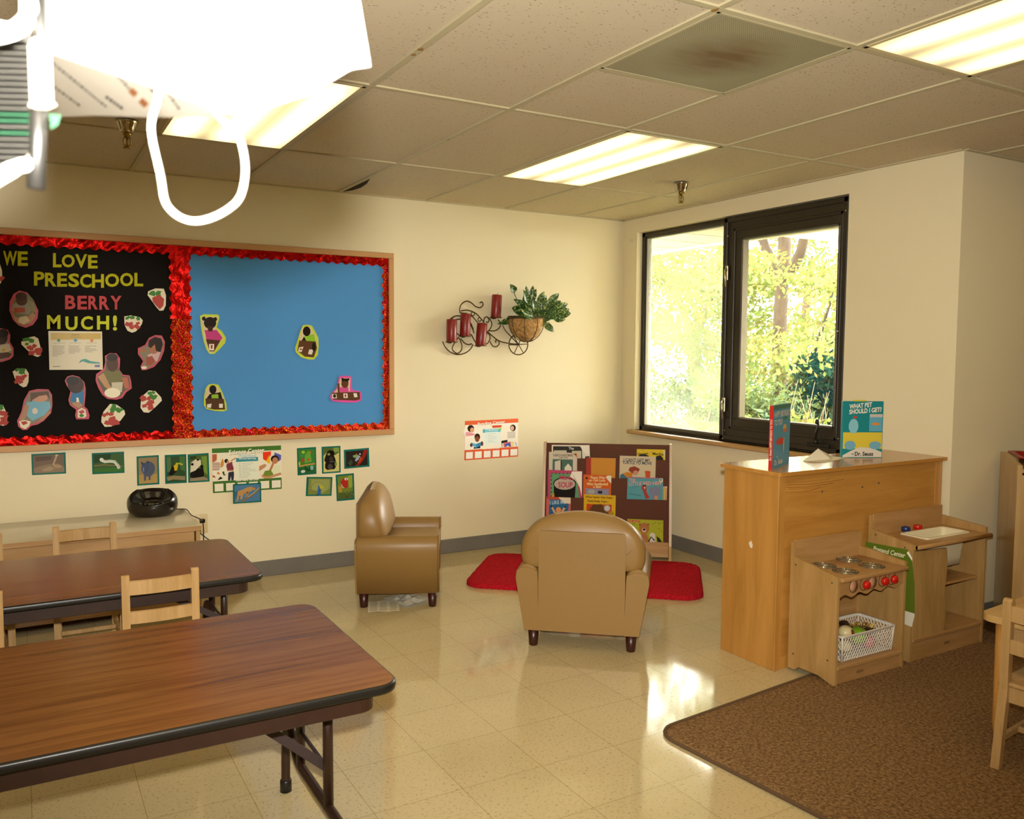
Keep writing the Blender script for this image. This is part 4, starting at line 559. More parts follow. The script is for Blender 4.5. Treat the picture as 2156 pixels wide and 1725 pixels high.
'gorilla':((-2.3401,0.0,0.7126),'17665A',[(-628,878),(628,876),(627,-878),(-618,-876)],[('p','C4BC72',[(-518,778),(528,777),(532,-776),(-515,-787)]),('p','51622C',[(-518,778),(528,777),(525,448),(243,272),(-285,520),(-510,261)]),('p','7E9448',[(135,770),(528,771),(526,503),(216,465)]),('p','1E1A16',[(-285,520),(-117,634),(78,596),(216,438),(186,248),(283,23),(309,-198),(320,-473),(206,-630),(-269,-654),(-407,-535),(-418,-317),(-375,-156),(-471,-14),(-399,227)]),('p','4A423A',[(96,-459),(85,-524),(55,-579),(10,-619),(-45,-638),(-103,-634),(-157,-608),(-201,-562),(-230,-503),(-239,-437),(-228,-372),(-199,-317),(-154,-277),(-99,-258),(-41,-261),(13,-287),(58,-333),(86,-392)]),('p','3A342C',[(131,32),(123,-24),(100,-72),(66,-106),(23,-123),(-21,-120),(-63,-98),(-97,-60),(-119,-9),(-126,47),(-117,103),(-95,151),(-60,185),(-18,202),(26,200),(68,178),(102,139),(124,89)]),('p','141210',[(202,452),(193,410),(169,375),(131,349),(86,337),(37,340),(-8,357),(-45,387),(-69,425),(-77,468),(-68,509),(-44,545),(-6,570),(39,582),(88,580),(133,562),(170,533),(194,495)]),('p','8C8C54',[(-67,358),(-73,332),(-90,310),(-115,294),(-146,287),(-179,289),(-210,300),(-235,318),(-251,342),(-256,369),(-250,394),(-234,416),(-208,432),(-177,439),(-145,438),(-114,427),(-89,408),(-73,384)]),('s','5C5650',[(-123,-168),(269,-165)],[(-126,-119),(265,-116)]),('p','6E8A3A',[(210,-247),(351,-146),(377,-367),(250,-469)])]),
'frog':((-2.1667,0.0,0.7116),'17665A',[(-882,605),(846,651),(882,-605),(-856,-651)],[('p','2A2420',[(-750,487),(720,532),(742,-490),(-729,-529)]),('p','3A4A30',[(-619,-293),(-389,-58),(-276,-259),(-449,-497)]),('p','8E2420',[(495,530),(720,532),(683,297),(477,-110),(126,-492),(-105,-505),(332,-18)]),('p','7CA06A',[(-287,185),(-71,256),(73,220),(159,159),(14,43),(-216,56)]),('p','9AA4B8',[(-72,6),(131,189),(246,126),(129,-61),(-45,-218),(-131,-129)]),('s','C8582A',[(158,18),(303,28),(191,-74)],[(159,79),(362,48),(240,-115)]),('s','C8582A',[(79,-310),(274,-247),(156,-134),(336,-132)],[(60,-251),(213,-224),(101,-100),(327,-71)]),('p','B04A30',[(39,272),(33,244),(16,225),(-8,219),(-31,228),(-47,249),(-53,277),(-47,304),(-30,324),(-7,330),(16,321),(33,300)]),('p','D8D4CC',[(270,264),(263,242),(244,227),(218,223),(192,230),(173,247),(166,270),(173,292),(192,307),(218,312),(244,304),(263,287)])]),
'peacock':((-2.4214,0.0,0.5438),'17665A',[(-812,679),(889,551),(813,-679),(-889,-559)],[('p','77803E',[(-677,575),(784,457),(719,-573),(-752,-470)]),('p','8C9450',[(-536,511),(678,410),(700,-126),(224,-500),(4,-346),(-489,-171)]),('s','A9AE6C',[(-208,-226),(-672,-50)],[(-214,-244),(-677,-68)]),('s','A9AE6C',[(-197,-202),(-634,65)],[(-206,-218),(-643,49)]),('s','A9AE6C',[(-182,-180),(-580,171)],[(-194,-193),(-592,157)]),('s','A9AE6C',[(-163,-160),(-511,263)],[(-178,-172),(-526,252)]),('s','A9AE6C',[(-142,-145),(-429,341)],[(-158,-154),(-446,332)]),('s','A9AE6C',[(-118,-133),(-337,400)],[(-135,-139),(-354,394)]),('s','A9AE6C',[(-91,-126),(-236,441)],[(-110,-129),(-254,437)]),('s','A9AE6C',[(-64,-123),(-129,461)],[(-83,-124),(-148,460)]),('s','A9AE6C',[(-36,-124),(-20,460)],[(-55,-123),(-39,462)]),('s','A9AE6C',[(-9,-131),(88,437)],[(-28,-126),(69,442)]),('s','A9AE6C',[(18,-142),(193,394)],[(0,-135),(175,401)]),('s','A9AE6C',[(43,-157),(291,332)],[(25,-147),(274,341)]),('s','A9AE6C',[(64,-175),(380,251)],[(49,-164),(364,263)]),('s','A9AE6C',[(83,-198),(456,155)],[(69,-183),(442,170)]),('s','A9AE6C',[(98,-222),(518,46)],[(87,-206),(507,63)]),('s','A9AE6C',[(108,-249),(564,-72)],[(100,-231),(556,-54)]),('s','A9AE6C',[(114,-276),(592,-197)],[(110,-258),(587,-178)]),('p','4C5A2C',[(-541,-48),(-544,-60),(-553,-68),(-566,-71),(-578,-66),(-587,-57),(-590,-44),(-587,-32),(-578,-24),(-565,-22),(-553,-26),(-544,-36)]),('p','4C5A2C',[(-491,60),(-494,48),(-503,40),(-516,38),(-528,42),(-537,51),(-540,64),(-536,76),(-527,84),(-515,86),(-503,82),(-494,73)]),('p','4C5A2C',[(-420,153),(-424,141),(-433,133),(-445,131),(-458,135),(-467,145),(-470,157),(-466,169),(-457,177),(-445,180),(-433,175),(-424,166)]),('p','4C5A2C',[(-333,228),(-337,216),(-346,207),(-358,205),(-370,209),(-379,219),(-382,231),(-379,243),(-370,251),(-358,254),(-345,250),(-336,240)]),('p','4C5A2C',[(-232,280),(-236,268),(-245,259),(-257,257),(-270,261),(-279,271),(-282,283),(-278,295),(-269,304),(-257,306),(-245,302),(-236,292)]),('p','4C5A2C',[(-123,307),(-126,295),(-135,287),(-148,285),(-160,289),(-169,299),(-172,311),(-169,323),(-160,331),(-147,334),(-135,330),(-126,320)]),('p','4C5A2C',[(-8,309),(-12,297),(-21,289),(-33,287),(-46,291),(-55,301),(-58,313),(-55,325),(-45,333),(-33,336),(-21,332),(-12,322)]),('p','4C5A2C',[(105,286),(102,274),(93,265),(80,263),(68,267),(59,277),(56,289),(59,301),(68,309),(81,312),(93,308),(102,298)]),('p','4C5A2C',[(214,237),(210,225),(201,216),(188,214),(176,218),(167,228),(164,240),(167,252),(176,261),(189,263),(201,259),(210,249)]),('p','4C5A2C',[(312,165),(308,153),(299,145),(286,142),(274,147),(265,156),(262,169),(265,181),(274,189),(287,191),(299,187),(308,178)]),('p','4C5A2C',[(395,74),(392,62),(383,53),(370,51),(358,55),(348,65),(345,77),(349,89),(358,98),(370,100),(383,96),(392,86)]),('p','4C5A2C',[(461,-34),(457,-46),(448,-54),(435,-57),(423,-52),(414,-43),(411,-30),(414,-18),(423,-10),(436,-7),(448,-12),(457,-21)]),('p','4C5A2C',[(505,-152),(502,-164),(492,-173),(480,-175),(467,-171),(458,-161),(455,-149),(458,-136),(468,-128),(480,-126),(493,-130),(502,-140)]),('p','B8AE2E',[(228,-63),(221,-107),(202,-145),(174,-172),(140,-185),(103,-182),(69,-164),(42,-133),(24,-92),(18,-47),(25,-2),(43,36),(71,63),(106,76),(142,73),(176,55),(204,23),(222,-17)]),('p','2D62A8',[(-75,69),(-6,37),(74,-242),(84,-557),(-136,-539),(-92,-229)]),('s','2C3C34',[(77,-330),(140,-158)],[(41,-315),(104,-143)]),('p','22301E',[(-273,-514),(-81,-489),(-54,-554)])]),
'parrot':((-2.2472,0.0,0.5258),'17665A',[(-641,862),(597,887),(641,-879),(-578,-887)],[('p','6B7A2C',[(-529,744),(481,784),(518,-763),(-472,-786)]),('p','8E9C38',[(180,708),(481,770),(495,-9),(259,-102)]),('p','A8842E',[(-478,148),(-168,41),(-256,-339),(-454,-268)]),('p','4C5E28',[(-454,-351),(516,-289),(518,-763),(-472,-786)]),('p','A82A22',[(-120,591),(65,661),(207,512),(174,15),(31,-84),(-111,10),(-307,273),(-306,383)]),('p','D8D0C0',[(195,527),(187,497),(165,472),(132,455),(91,447),(47,450),(7,464),(-27,486),(-48,514),(-55,545),(-48,574),(-26,599),(8,617),(49,624),(92,621),(133,608),(166,586),(188,558)]),('p','1E1814',[(36,524),(107,602),(106,450)]),('s','C8C4BC',[(-297,208),(-212,33),(-95,-63)],[(-262,223),(-180,54),(-71,-33)]),('p','56423A',[(27,-556),(255,-574),(168,-734),(-3,-747)]),('s','8A967C',[(-37,-224),(14,-300)],[(-18,-213),(33,-289)]),('s','8A967C',[(78,-150),(128,-226)],[(97,-139),(147,-215)]),('s','8A967C',[(219,-300),(270,-376)],[(238,-289),(289,-365)]),('s','8A967C',[(391,-397),(442,-473)],[(409,-386),(461,-462)]),('s','8A967C',[(133,-376),(184,-452)],[(152,-365),(203,-441)]),('s','8A967C',[(519,-491),(570,-567)],[(538,-479),(589,-556)]),('s','8A967C',[(-9,-337),(41,-413)],[(9,-326),(60,-402)])]),
'science':((-2.8717,0.0,0.6863),'44702E',[(-2091,1388),(2079,1365),(2091,-1388),(-2078,-1336)],[('p','E4DEC6',[(-2090,1103),(2080,1077),(2088,-670),(-2081,-626)]),('p','3C8C96',[(-687,726),(648,717),(649,470),(-686,480)]),('p','DDE2CC',[(-665,480),(628,470),(633,-614),(-660,-600)]),('p','E03A1E',[(941,1002),(1453,1022),(1426,744),(1134,422),(947,579)]),('p','EBB216',[(1135,446),(1355,821),(1395,260),(1228,295)]),('p','5560B0',[(1668,949),(2076,755),(2060,463),(1901,351),(1642,805)]),('p','B4603C',[(-2075,1040),(-1806,1037),(-1824,673),(-1983,542),(-2084,548)]),('p','DED2BC',[(-2085,525),(-1847,627),(-1602,471),(-1538,278),(-1745,55),(-2093,67)]),('s','7A3A2E',[(-2078,470),(-1653,455)],[(-2079,508),(-1653,493)]),('s','7A3A2E',[(-2080,376),(-1627,359)],[(-2080,414),(-1628,397)]),('s','7A3A2E',[(-2082,282),(-1609,264)],[(-2082,320),(-1609,301)]),('s','7A3A2E',[(-2084,177),(-1641,160)],[(-2084,214),(-1641,197)]),('s','7A3A2E',[(-2086,71),(-1673,55)],[(-2086,109),(-1674,93)]),('p','C88A3A',[(-1602,471),(-1484,771),(-1408,554),(-1424,318),(-1585,163)]),('p','1C1614',[(-1142,573),(-1150,529),(-1171,491),(-1203,464),(-1242,451),(-1283,453),(-1321,471),(-1352,502),(-1372,542),(-1378,587),(-1370,631),(-1349,669),(-1317,696),(-1278,709),(-1237,707),(-1199,689),(-1168,658),(-1148,618)]),('p','C08258',[(-1093,511),(-1098,477),(-1112,448),(-1133,427),(-1158,417),(-1185,418),(-1210,432),(-1231,455),(-1243,486),(-1247,520),(-1242,554),(-1228,583),(-1207,604),(-1182,614),(-1155,612),(-1130,599),(-1110,576),(-1097,545)]),('p','7A3440',[(-1264,379),(-919,524),(-899,332),(-834,114),(-860,-51),(-1203,-52),(-1266,213)]),('s','B87650',[(-994,526),(-693,710)],[(-1026,580),(-725,764)]),('p','2E3042',[(-1158,-126),(-837,-76),(-818,-292),(-858,-635),(-984,-625),(-1003,-374),(-1064,-632),(-1190,-622)]),('p','B87650',[(-1179,18),(-881,22),(-882,-37),(-1168,-42)]),('p','C08A62',[(703,135),(1037,259),(1179,177),(1033,17),(699,-179)]),('p','1A1412',[(1927,508),(1911,425),(1866,355),(1798,305),(1715,281),(1627,286),(1545,320),(1479,378),(1437,454),(1423,538),(1439,620),(1484,691),(1551,741),(1634,765),(1722,760),(1804,726),(1870,668),(1913,592)]),('p','B87A50',[(1878,425),(1866,355),(1834,295),(1785,252),(1726,231),(1663,235),(1605,263),(1557,312),(1527,376),(1517,447),(1529,517),(1561,577),(1610,621),(1669,642),(1731,638),(1790,610),(1837,561),(1868,497)]),('p','D8DCB4',[(1537,130),(1995,150),(2011,-463),(1506,-379)]),('s','B87650',[(1426,-230),(1574,101),(1649,266)],[(1303,-169),(1452,162),(1526,328)]),('p','6E8630',[(920,-436),(1054,-179),(1413,-154),(1577,-433),(1407,-616),(1049,-566)]),('s','C08A62',[(822,-515),(1031,-660),(1327,-669),(2081,-489)],[(899,-397),(1066,-521),(1295,-525),(2040,-346)]),('p','C8742E',[(-1839,-151),(-1746,-39),(-1637,-212),(-1727,-194)]),('p','3A3A24',[(-1521,-78),(-1407,-38),(-1388,-229),(-1275,-260),(-1434,-308)]),('p','241E1A',[(-1801,-554),(-1639,-353),(-1482,-459),(-1642,-530)]),('p','B04A40',[(-2087,-228),(-1998,-257),(-1888,-395),(-2067,-370)]),('s','56564C',[(-497,344),(-435,358)],[(-502,368),(-440,381)]),('s','8C8C7C',[(-375,356),(334,350)],[(-376,370),(333,365)]),('s','56564C',[(-496,249),(-434,262)],[(-502,272),(-440,285)]),('s','8C8C7C',[(-375,260),(208,256)],[(-375,275),(208,270)]),('s','56564C',[(-496,153),(-434,166)],[(-501,176),(-439,190)]),('s','8C8C7C',[(-374,165),(0,161)],[(-375,179),(-1,176)]),('s','56564C',[(-495,57),(-433,70)],[(-501,81),(-439,94)]),('s','8C8C7C',[(-374,69),(167,64)],[(-374,83),(167,79)]),('s','56564C',[(-495,-38),(-433,-25)],[(-500,-15),(-438,-2)]),('s','8C8C7C',[(-373,-27),(462,-34)],[(-374,-12),(461,-20)]),('s','56564C',[(-494,-134),(-432,-121)],[(-500,-111),(-438,-98)]),('s','8C8C7C',[(-373,-123),(546,-131)],[(-373,-108),(546,-117)]),('s','56564C',[(-494,-230),(-432,-217)],[(-500,-207),(-438,-193)]),('s','8C8C7C',[(-372,-218),(85,-223)],[(-373,-204),(85,-208)]),('s','56564C',[(-493,-326),(-431,-313)],[(-499,-302),(-437,-289)]),('s','8C8C7C',[(-372,-314),(211,-320)],[(-372,-300),(211,-306)]),('s','56564C',[(-493,-422),(-431,-409)],[(-499,-398),(-437,-385)]),('s','8C8C7C',[(-371,-410),(86,-415)],[(-372,-396),(86,-400)]),('s','56564C',[(-492,-517),(-431,-504)],[(-498,-494),(-436,-481)]),('s','8C8C7C',[(-371,-506),(45,-510)],[(-372,-492),(44,-496)]),('p','E2DCC6',[(-1980,-777),(-1464,-783),(-1462,-1248),(-1978,-1242)]),('p','E2DCC6',[(-1310,-784),(-786,-790),(-784,-1256),(-1307,-1250)]),('p','E2DCC6',[(-630,-792),(-100,-798),(-98,-1265),(-628,-1258)]),('p','E2DCC6',[(58,-800),(596,-806),(598,-1273),(61,-1267)]),('p','E2DCC6',[(756,-807),(1301,-813),(1303,-1282),(758,-1275)]),('p','E2DCC6',[(1463,-815),(2015,-821),(2017,-1291),(1465,-1284)]),('t','24421C','Science Center',(-21,1096),(2148,36),(-15,287)),('t','F2EEDC','Science Center',(-37,1116),(2148,36),(-15,287)),('t','A8C8CC','Preschool',(10,831),(1024,-22),(-4,192)),('t','E8ECE0','We are learning:',(-16,653),(1047,-25),(-2,115)),('t','2E5020','How many can play?',(-14,-684),(1397,0),(-8,149)),('t','F2EEDC','How many can play?',(-23,-673),(1397,0),(-8,144))]),
'reading':((-1.153,0.0,0.7902),'E0653A',[(-2158,1381),(2199,1408),(2194,-1384),(-2199,-1408)],[('p','F0ECDC',[(-2162,1089),(2199,1116),(2196,-656),(-2188,-681)]),('p','58BCCC',[(-740,736),(723,745),(721,494),(-742,485)]),('p','E4F0EA',[(-699,485),(677,493),(671,-386),(-708,-394)]),('p','F4EEE0',[(-1216,580),(-1248,418),(-1340,280),(-1481,180),(-1655,132),(-1839,141),(-2011,205),(-2152,317),(-2243,463),(-2275,626),(-2244,785),(-2153,923),(-2013,1023),(-1841,1072),(-1657,1065),(-1484,1002),(-1342,890),(-1249,743)]),('p','2E2018',[(-1435,826),(-1451,742),(-1497,669),(-1567,617),(-1654,592),(-1746,596),(-1832,629),(-1903,687),(-1949,763),(-1965,848),(-1949,932),(-1904,1004),(-1833,1057),(-1747,1083),(-1655,1079),(-1569,1046),(-1498,988),(-1451,912)]),('p','D8A078',[(-1427,718),(-1437,660),(-1466,609),(-1509,572),(-1563,554),(-1620,557),(-1673,579),(-1717,620),(-1746,673),(-1756,732),(-1746,790),(-1718,841),(-1674,878),(-1621,896),(-1564,894),(-1510,871),(-1466,831),(-1437,778)]),('p','E8A0B8',[(-2108,575),(-1868,608),(-1385,457),(-1361,338),(-2107,296)]),('s','D8A078',[(-1913,373),(-1527,378)],[(-1919,460),(-1534,464)]),('p','33221A',[(-954,200),(-967,115),(-1006,42),(-1066,-11),(-1139,-37),(-1216,-33),(-1289,0),(-1349,58),(-1388,135),(-1402,221),(-1388,305),(-1350,378),(-1291,431),(-1218,457),(-1140,453),(-1067,421),(-1007,362),(-968,286)]),('p','8A4E34',[(-1015,51),(-1025,-19),(-1055,-79),(-1102,-123),(-1159,-145),(-1220,-142),(-1277,-114),(-1324,-66),(-1354,-3),(-1365,68),(-1354,137),(-1324,198),(-1278,241),(-1221,263),(-1160,260),(-1103,233),(-1056,185),(-1026,122)]),('p','58B0DC',[(-1698,-154),(-1274,-283),(-1261,-543),(-1673,-349)]),('p','3C8CB8',[(-1274,-283),(-823,-154),(-896,-432),(-1261,-543)]),('p','6A3A2A',[(-1552,-355),(-1559,-399),(-1578,-437),(-1606,-465),(-1642,-478),(-1680,-476),(-1715,-459),(-1744,-428),(-1763,-389),(-1770,-344),(-1763,-300),(-1744,-262),(-1716,-235),(-1680,-221),(-1643,-223),(-1607,-240),(-1578,-271),(-1559,-310)]),('p','6A3A2A',[(-700,-290),(-706,-349),(-723,-401),(-749,-438),(-781,-457),(-815,-456),(-847,-433),(-873,-393),(-890,-340),(-896,-280),(-891,-221),(-874,-170),(-848,-132),(-816,-113),(-782,-115),(-750,-137),(-724,-177),(-707,-230)]),('p','20222E',[(-1455,-490),(-1261,-543),(-920,-431),(-944,-604),(-1479,-618)]),('p','D0502C',[(-16,920),(83,982),(806,975),(782,822),(84,807)]),('p','8CC850',[(482,747),(808,755),(758,636),(508,636)]),('p','221A18',[(1986,729),(1972,646),(1931,574),(1866,523),(1787,497),(1703,501),(1624,533),(1559,590),(1517,665),(1502,749),(1516,831),(1557,903),(1621,954),(1700,980),(1784,977),(1863,945),(1928,888),(1971,813)]),('p','D8A890',[(1833,713),(1824,653),(1798,600),(1758,563),(1708,544),(1655,546),(1605,569),(1564,610),(1537,665),(1528,725),(1536,786),(1562,838),(1603,875),(1652,895),(1705,892),(1756,869),(1797,828),(1823,774)]),('p','D8D4C6',[(1288,471),(1950,486),(1928,-23),(1304,-38)]),('s','9C988A',[(1289,418),(1938,420)],[(1288,435),(1937,438)]),('s','9C988A',[(1290,285),(1939,287)],[(1289,303),(1938,305)]),('s','9C988A',[(1291,153),(1940,154)],[(1290,170),(1939,172)]),('s','9C988A',[(1291,64),(1941,65)],[(1290,82),(1939,83)]),('p','22221C',[(775,-167),(1292,-103),(1293,-280),(839,-346),(866,-634),(828,-632)]),('p','D0707C',[(940,-307),(1547,-249),(1600,-628),(992,-640)]),('p','3A62BC',[(1066,-424),(1496,-335),(1549,-625),(1143,-626)]),('p','E8D898',[(1572,-228),(1827,-285),(1804,-639),(1626,-629)]),('p','E8E8E0',[(1343,-106),(2083,-253),(2034,-606),(1855,-619),(1827,-285)]),('s','3A4A80',[(1895,-359),(2014,-411),(2001,-604)],[(1914,-329),(2052,-400),(2042,-608)]),('p','E8D0B0',[(1422,-597),(1416,-619),(1398,-638),(1371,-651),(1338,-658),(1303,-656),(1270,-646),(1243,-630),(1225,-609),(1219,-586),(1225,-564),(1242,-545),(1269,-531),(1302,-525),(1338,-527),(1371,-536),(1398,-553),(1416,-574)]),('s','B0A49C',[(-460,379),(-408,385)],[(-464,399),(-412,405)]),('s','A8ACA8',[(-331,382),(324,386)],[(-332,397),(323,401)]),('s','B0A49C',[(-461,259),(-409,265)],[(-465,279),(-413,285)]),('s','A8ACA8',[(-332,262),(148,265)],[(-333,278),(147,280)]),('s','B0A49C',[(-462,139),(-410,145)],[(-466,159),(-414,165)]),('s','A8ACA8',[(-333,142),(323,146)],[(-335,158),(321,162)]),('s','B0A49C',[(-464,20),(-411,25)],[(-468,39),(-415,45)]),('s','A8ACA8',[(-335,22),(366,26)],[(-336,38),(364,42)]),('s','B0A49C',[(-465,-100),(-413,-95)],[(-469,-81),(-417,-75)]),('s','A8ACA8',[(-336,-98),(101,-95)],[(-337,-82),(100,-80)]),('s','B0A49C',[(-466,-220),(-414,-215)],[(-470,-201),(-418,-195)]),('s','A8ACA8',[(-337,-218),(408,-213)],[(-338,-202),(407,-198)]),('p','F2F0E6',[(-2085,-834),(-1540,-831),(-1546,-1306),(-2092,-1310)]),('p','F2F0E6',[(-1377,-830),(-826,-827),(-831,-1303),(-1383,-1306)]),('p','F2F0E6',[(-661,-826),(-103,-823),(-107,-1299),(-666,-1302)]),('p','F2F0E6',[(64,-822),(629,-819),(625,-1294),(60,-1298)]),('p','F2F0E6',[(797,-818),(1369,-815),(1367,-1290),(794,-1294)]),('p','F2F0E6',[(1539,-814),(2118,-810),(2117,-1286),(1538,-1289)]),('t','9A3A18','Reading Center',(-12,1138),(2232,86),(-26,251)),('t','F8F4E8','Reading Center',(-29,1156),(2231,87),(-26,251)),('t','D0F0F4','Preschool',(-27,685),(1039,-12),(-8,186)),('t','F4FAF8','We are learning:',(-39,511),(1064,-14),(-5,109)),('t','F8F4E8','How many can play?',(-58,-677),(1385,11),(-9,110))]),
'the':((-0.7532,-0.4227,0.715),'E4DECB',[(-1345,529),(1294,570),(1345,-512),(-1335,-570)],[('p','2E2A24',[(-1252,439),(716,461),(773,181),(808,-523),(-1243,-568)]),('p','C8C2A8',[(-1195,141),(-304,170),(-269,-547),(-1188,-566)]),('p','C8C2A8',[(74,139),(720,152),(727,-525),(81,-539)]),('t','D8D4C0','The',(18,312),(366,7),(-2,184)),('p','EFEBDC',[(608,502),(1252,515),(1287,-134),(990,-32)]),('p','3A3630',[(993,-248),(1287,-199),(1307,-513),(996,-519)])]),
'nightmare':((-0.8081,-0.4064,0.6359),'CFC6B2',[(-983,851),(987,800),(990,-851),(-990,-844)],[('p','4C6E5E',[(-719,347),(692,345),(692,-642),(-732,-621)]),('t','6A5A4C',"THERE'S A NIGHTMARE",(-10,633),(1411,29),(-2,184)),('t','6A5A4C','IN MY CLOSET',(45,466),(603,13),(-1,119)),('p','D2CCBA',[(-567,171),(-168,288),(-143,-661),(-569,-671)]),('p','E0DAC8',[(122,-221),(362,56),(607,-210),(611,-643),(127,-655)]),('p','302420',[(-168,261),(-82,252),(-89,-660),(-159,-661)]),('p','C07028',[(703,778),(977,772),(975,475)]),('p','3A2A1C',[(903,706),(896,684),(876,668),(849,662),(823,667),(803,682),(795,704),(802,726),(822,742),(848,748),(875,743),(895,728)])]),
'meansoup':((-0.8067,-0.4325,0.489),'B8486C',[(-1200,1087),(1200,1045),(1172,-1077),(-1197,-1087)],[('p','5E9A6C',[(-999,848),(695,833),(861,324),(1038,-1080),(-1008,-1082)]),('p','3A4038',[(-972,865),(-864,867),(-863,791),(-971,789)]),('p','3A4038',[(-702,871),(-595,874),(-594,798),(-702,795)]),('p','3A4038',[(-433,877),(-326,880),(-325,804),(-433,802)]),('p','3A4038',[(-164,884),(-57,886),(-56,810),(-164,808)]),('p','3A4038',[(104,890),(211,892),(212,817),(105,814)]),('p','3A4038',[(372,896),(479,899),(480,823),(373,820)]),('p','3A4038',[(-992,712),(-916,714),(-915,595),(-991,593)]),('p','3A4038',[(-989,430),(-914,432),(-913,313),(-988,311)]),('p','3A4038',[(-987,148),(-911,150),(-910,30),(-986,28)]),('p','3A4038',[(-984,-135),(-909,-133),(-908,-252),(-983,-254)]),('p','3A4038',[(-982,-417),(-906,-415),(-905,-535),(-981,-537)]),('p','3A4038',[(-979,-700),(-903,-698),(-902,-818),(-978,-820)]),('p','1E1814',[(-777,175),(756,159),(688,-1036),(-765,-1075)]),('p','1E1814',[(782,159),(736,1),(598,-141),(385,-249),(122,-311),(-158,-318),(-422,-270),(-638,-173),(-780,-37),(-830,119),(-783,278),(-644,420),(-430,529),(-167,590),(113,596),(376,548),(591,450),(732,316)]),('p','B4A898',[(718,131),(675,-9),(548,-135),(352,-230),(111,-285),(-147,-292),(-390,-249),(-589,-164),(-719,-44),(-765,94),(-722,234),(-594,360),(-397,455),(-155,509),(102,516),(345,473),(542,387),(672,269)]),('t','B83C58','MEAN',(108,549),(1018,-47),(17,281)),('t','B83C58','SOUP',(32,59),(994,25),(-4,390)),('p','F0EADC',[(478,1007),(1174,1023),(1184,-751),(1026,-105),(753,375),(348,636)]),('p','C8BA9C',[(479,909),(700,374),(1026,-51),(807,377)]),('p','D09A28',[(-894,-535),(-823,-696),(-743,-531),(-730,-802),(-913,-807)])]),
'ilikeme':((-0.8534,-0.4224,0.329),'C8605C',[(-843,818),(861,798),(851,-818),(-861,-815)],[('p','B84A34',[(-843,807),(29,808),(246,630),(-830,655)]),('p','28648E',[(-642,633),(192,629),(732,318),(662,-660),(-657,-673)]),('t','B8D0DC','I LIKE ME!',(-21,449),(1153,93),(-16,260)),('p','E0D4B8',[(-24,796),(845,798),(849,376),(463,392)]),('p','D8905C',[(194,-88),(184,-158),(153,-221),(104,-269),(45,-295),(-19,-297),(-78,-274),(-128,-229),(-160,-168),(-172,-98),(-161,-27),(-130,36),(-82,83),(-22,110),(41,111),(101,88),(150,44),(182,-17)]),('s','D8A070',[(-510,60),(-290,-341)],[(-387,130),(-167,-271)]),('s','D8A070',[(378,126),(167,-260)],[(500,60),(289,-326)]),('p','C8B428',[(-202,-278),(228,-239),(259,-672),(-225,-687)]),('p','302018',[(-411,134),(-419,101),(-443,77),(-475,67),(-507,75),(-531,98),(-540,131),(-532,163),(-508,188),(-476,198),(-444,190),(-420,167)]),('p','302018',[(530,139),(522,106),(498,82),(466,72),(434,80),(410,103),(401,135),(410,168),(433,193),(465,202),(497,195),(521,171)])]),
'orange':((-0.5967,-0.5657,0.599),'C98A2C',[(-1012,874),(1013,863),(984,-851),(-1013,-874)],[('p','A83422',[(-1007,869),(-691,865),(-680,-871),(-1007,-874)])]),
'oldlady':((-0.6281,-0.567,0.4865),'CC5E1E',[(-963,834),(975,810),(961,-834),(-975,-832)],[('t','E8D8A0','There Was',(10,641),(1011,24),(-3,194)),('t','E8D8A0','an Old Lady',(3,426),(1145,28),(-3,194)),('t','E8D8A0','Who Swallowed',(6,194),(1464,37),(-3,194)),('t','E8D8A0','a Bat!',(8,5),(559,14),(-2,173)),('p','8C88A0',[(-807,-124),(819,-136),(801,-784),(-815,-801)]),('p','A8A49C',[(-147,-350),(-162,-403),(-206,-449),(-274,-485),(-357,-505),(-446,-507),(-530,-492),(-599,-460),(-644,-415),(-660,-364),(-645,-312),(-601,-265),(-533,-229),(-450,-209),(-361,-207),(-277,-223),(-208,-255),(-163,-299)]),('p','1C181C',[(24,-427),(128,-235),(210,-341),(288,-231),(386,-417),(212,-487)]),('p','E4DCC8',[(568,693),(726,799),(965,794),(972,245),(757,455)]),('p','241C18',[(-645,583),(-656,550),(-689,525),(-734,516),(-780,523),(-814,546),(-826,578),(-814,611),(-781,635),(-736,645),(-691,638),(-657,615)])]),
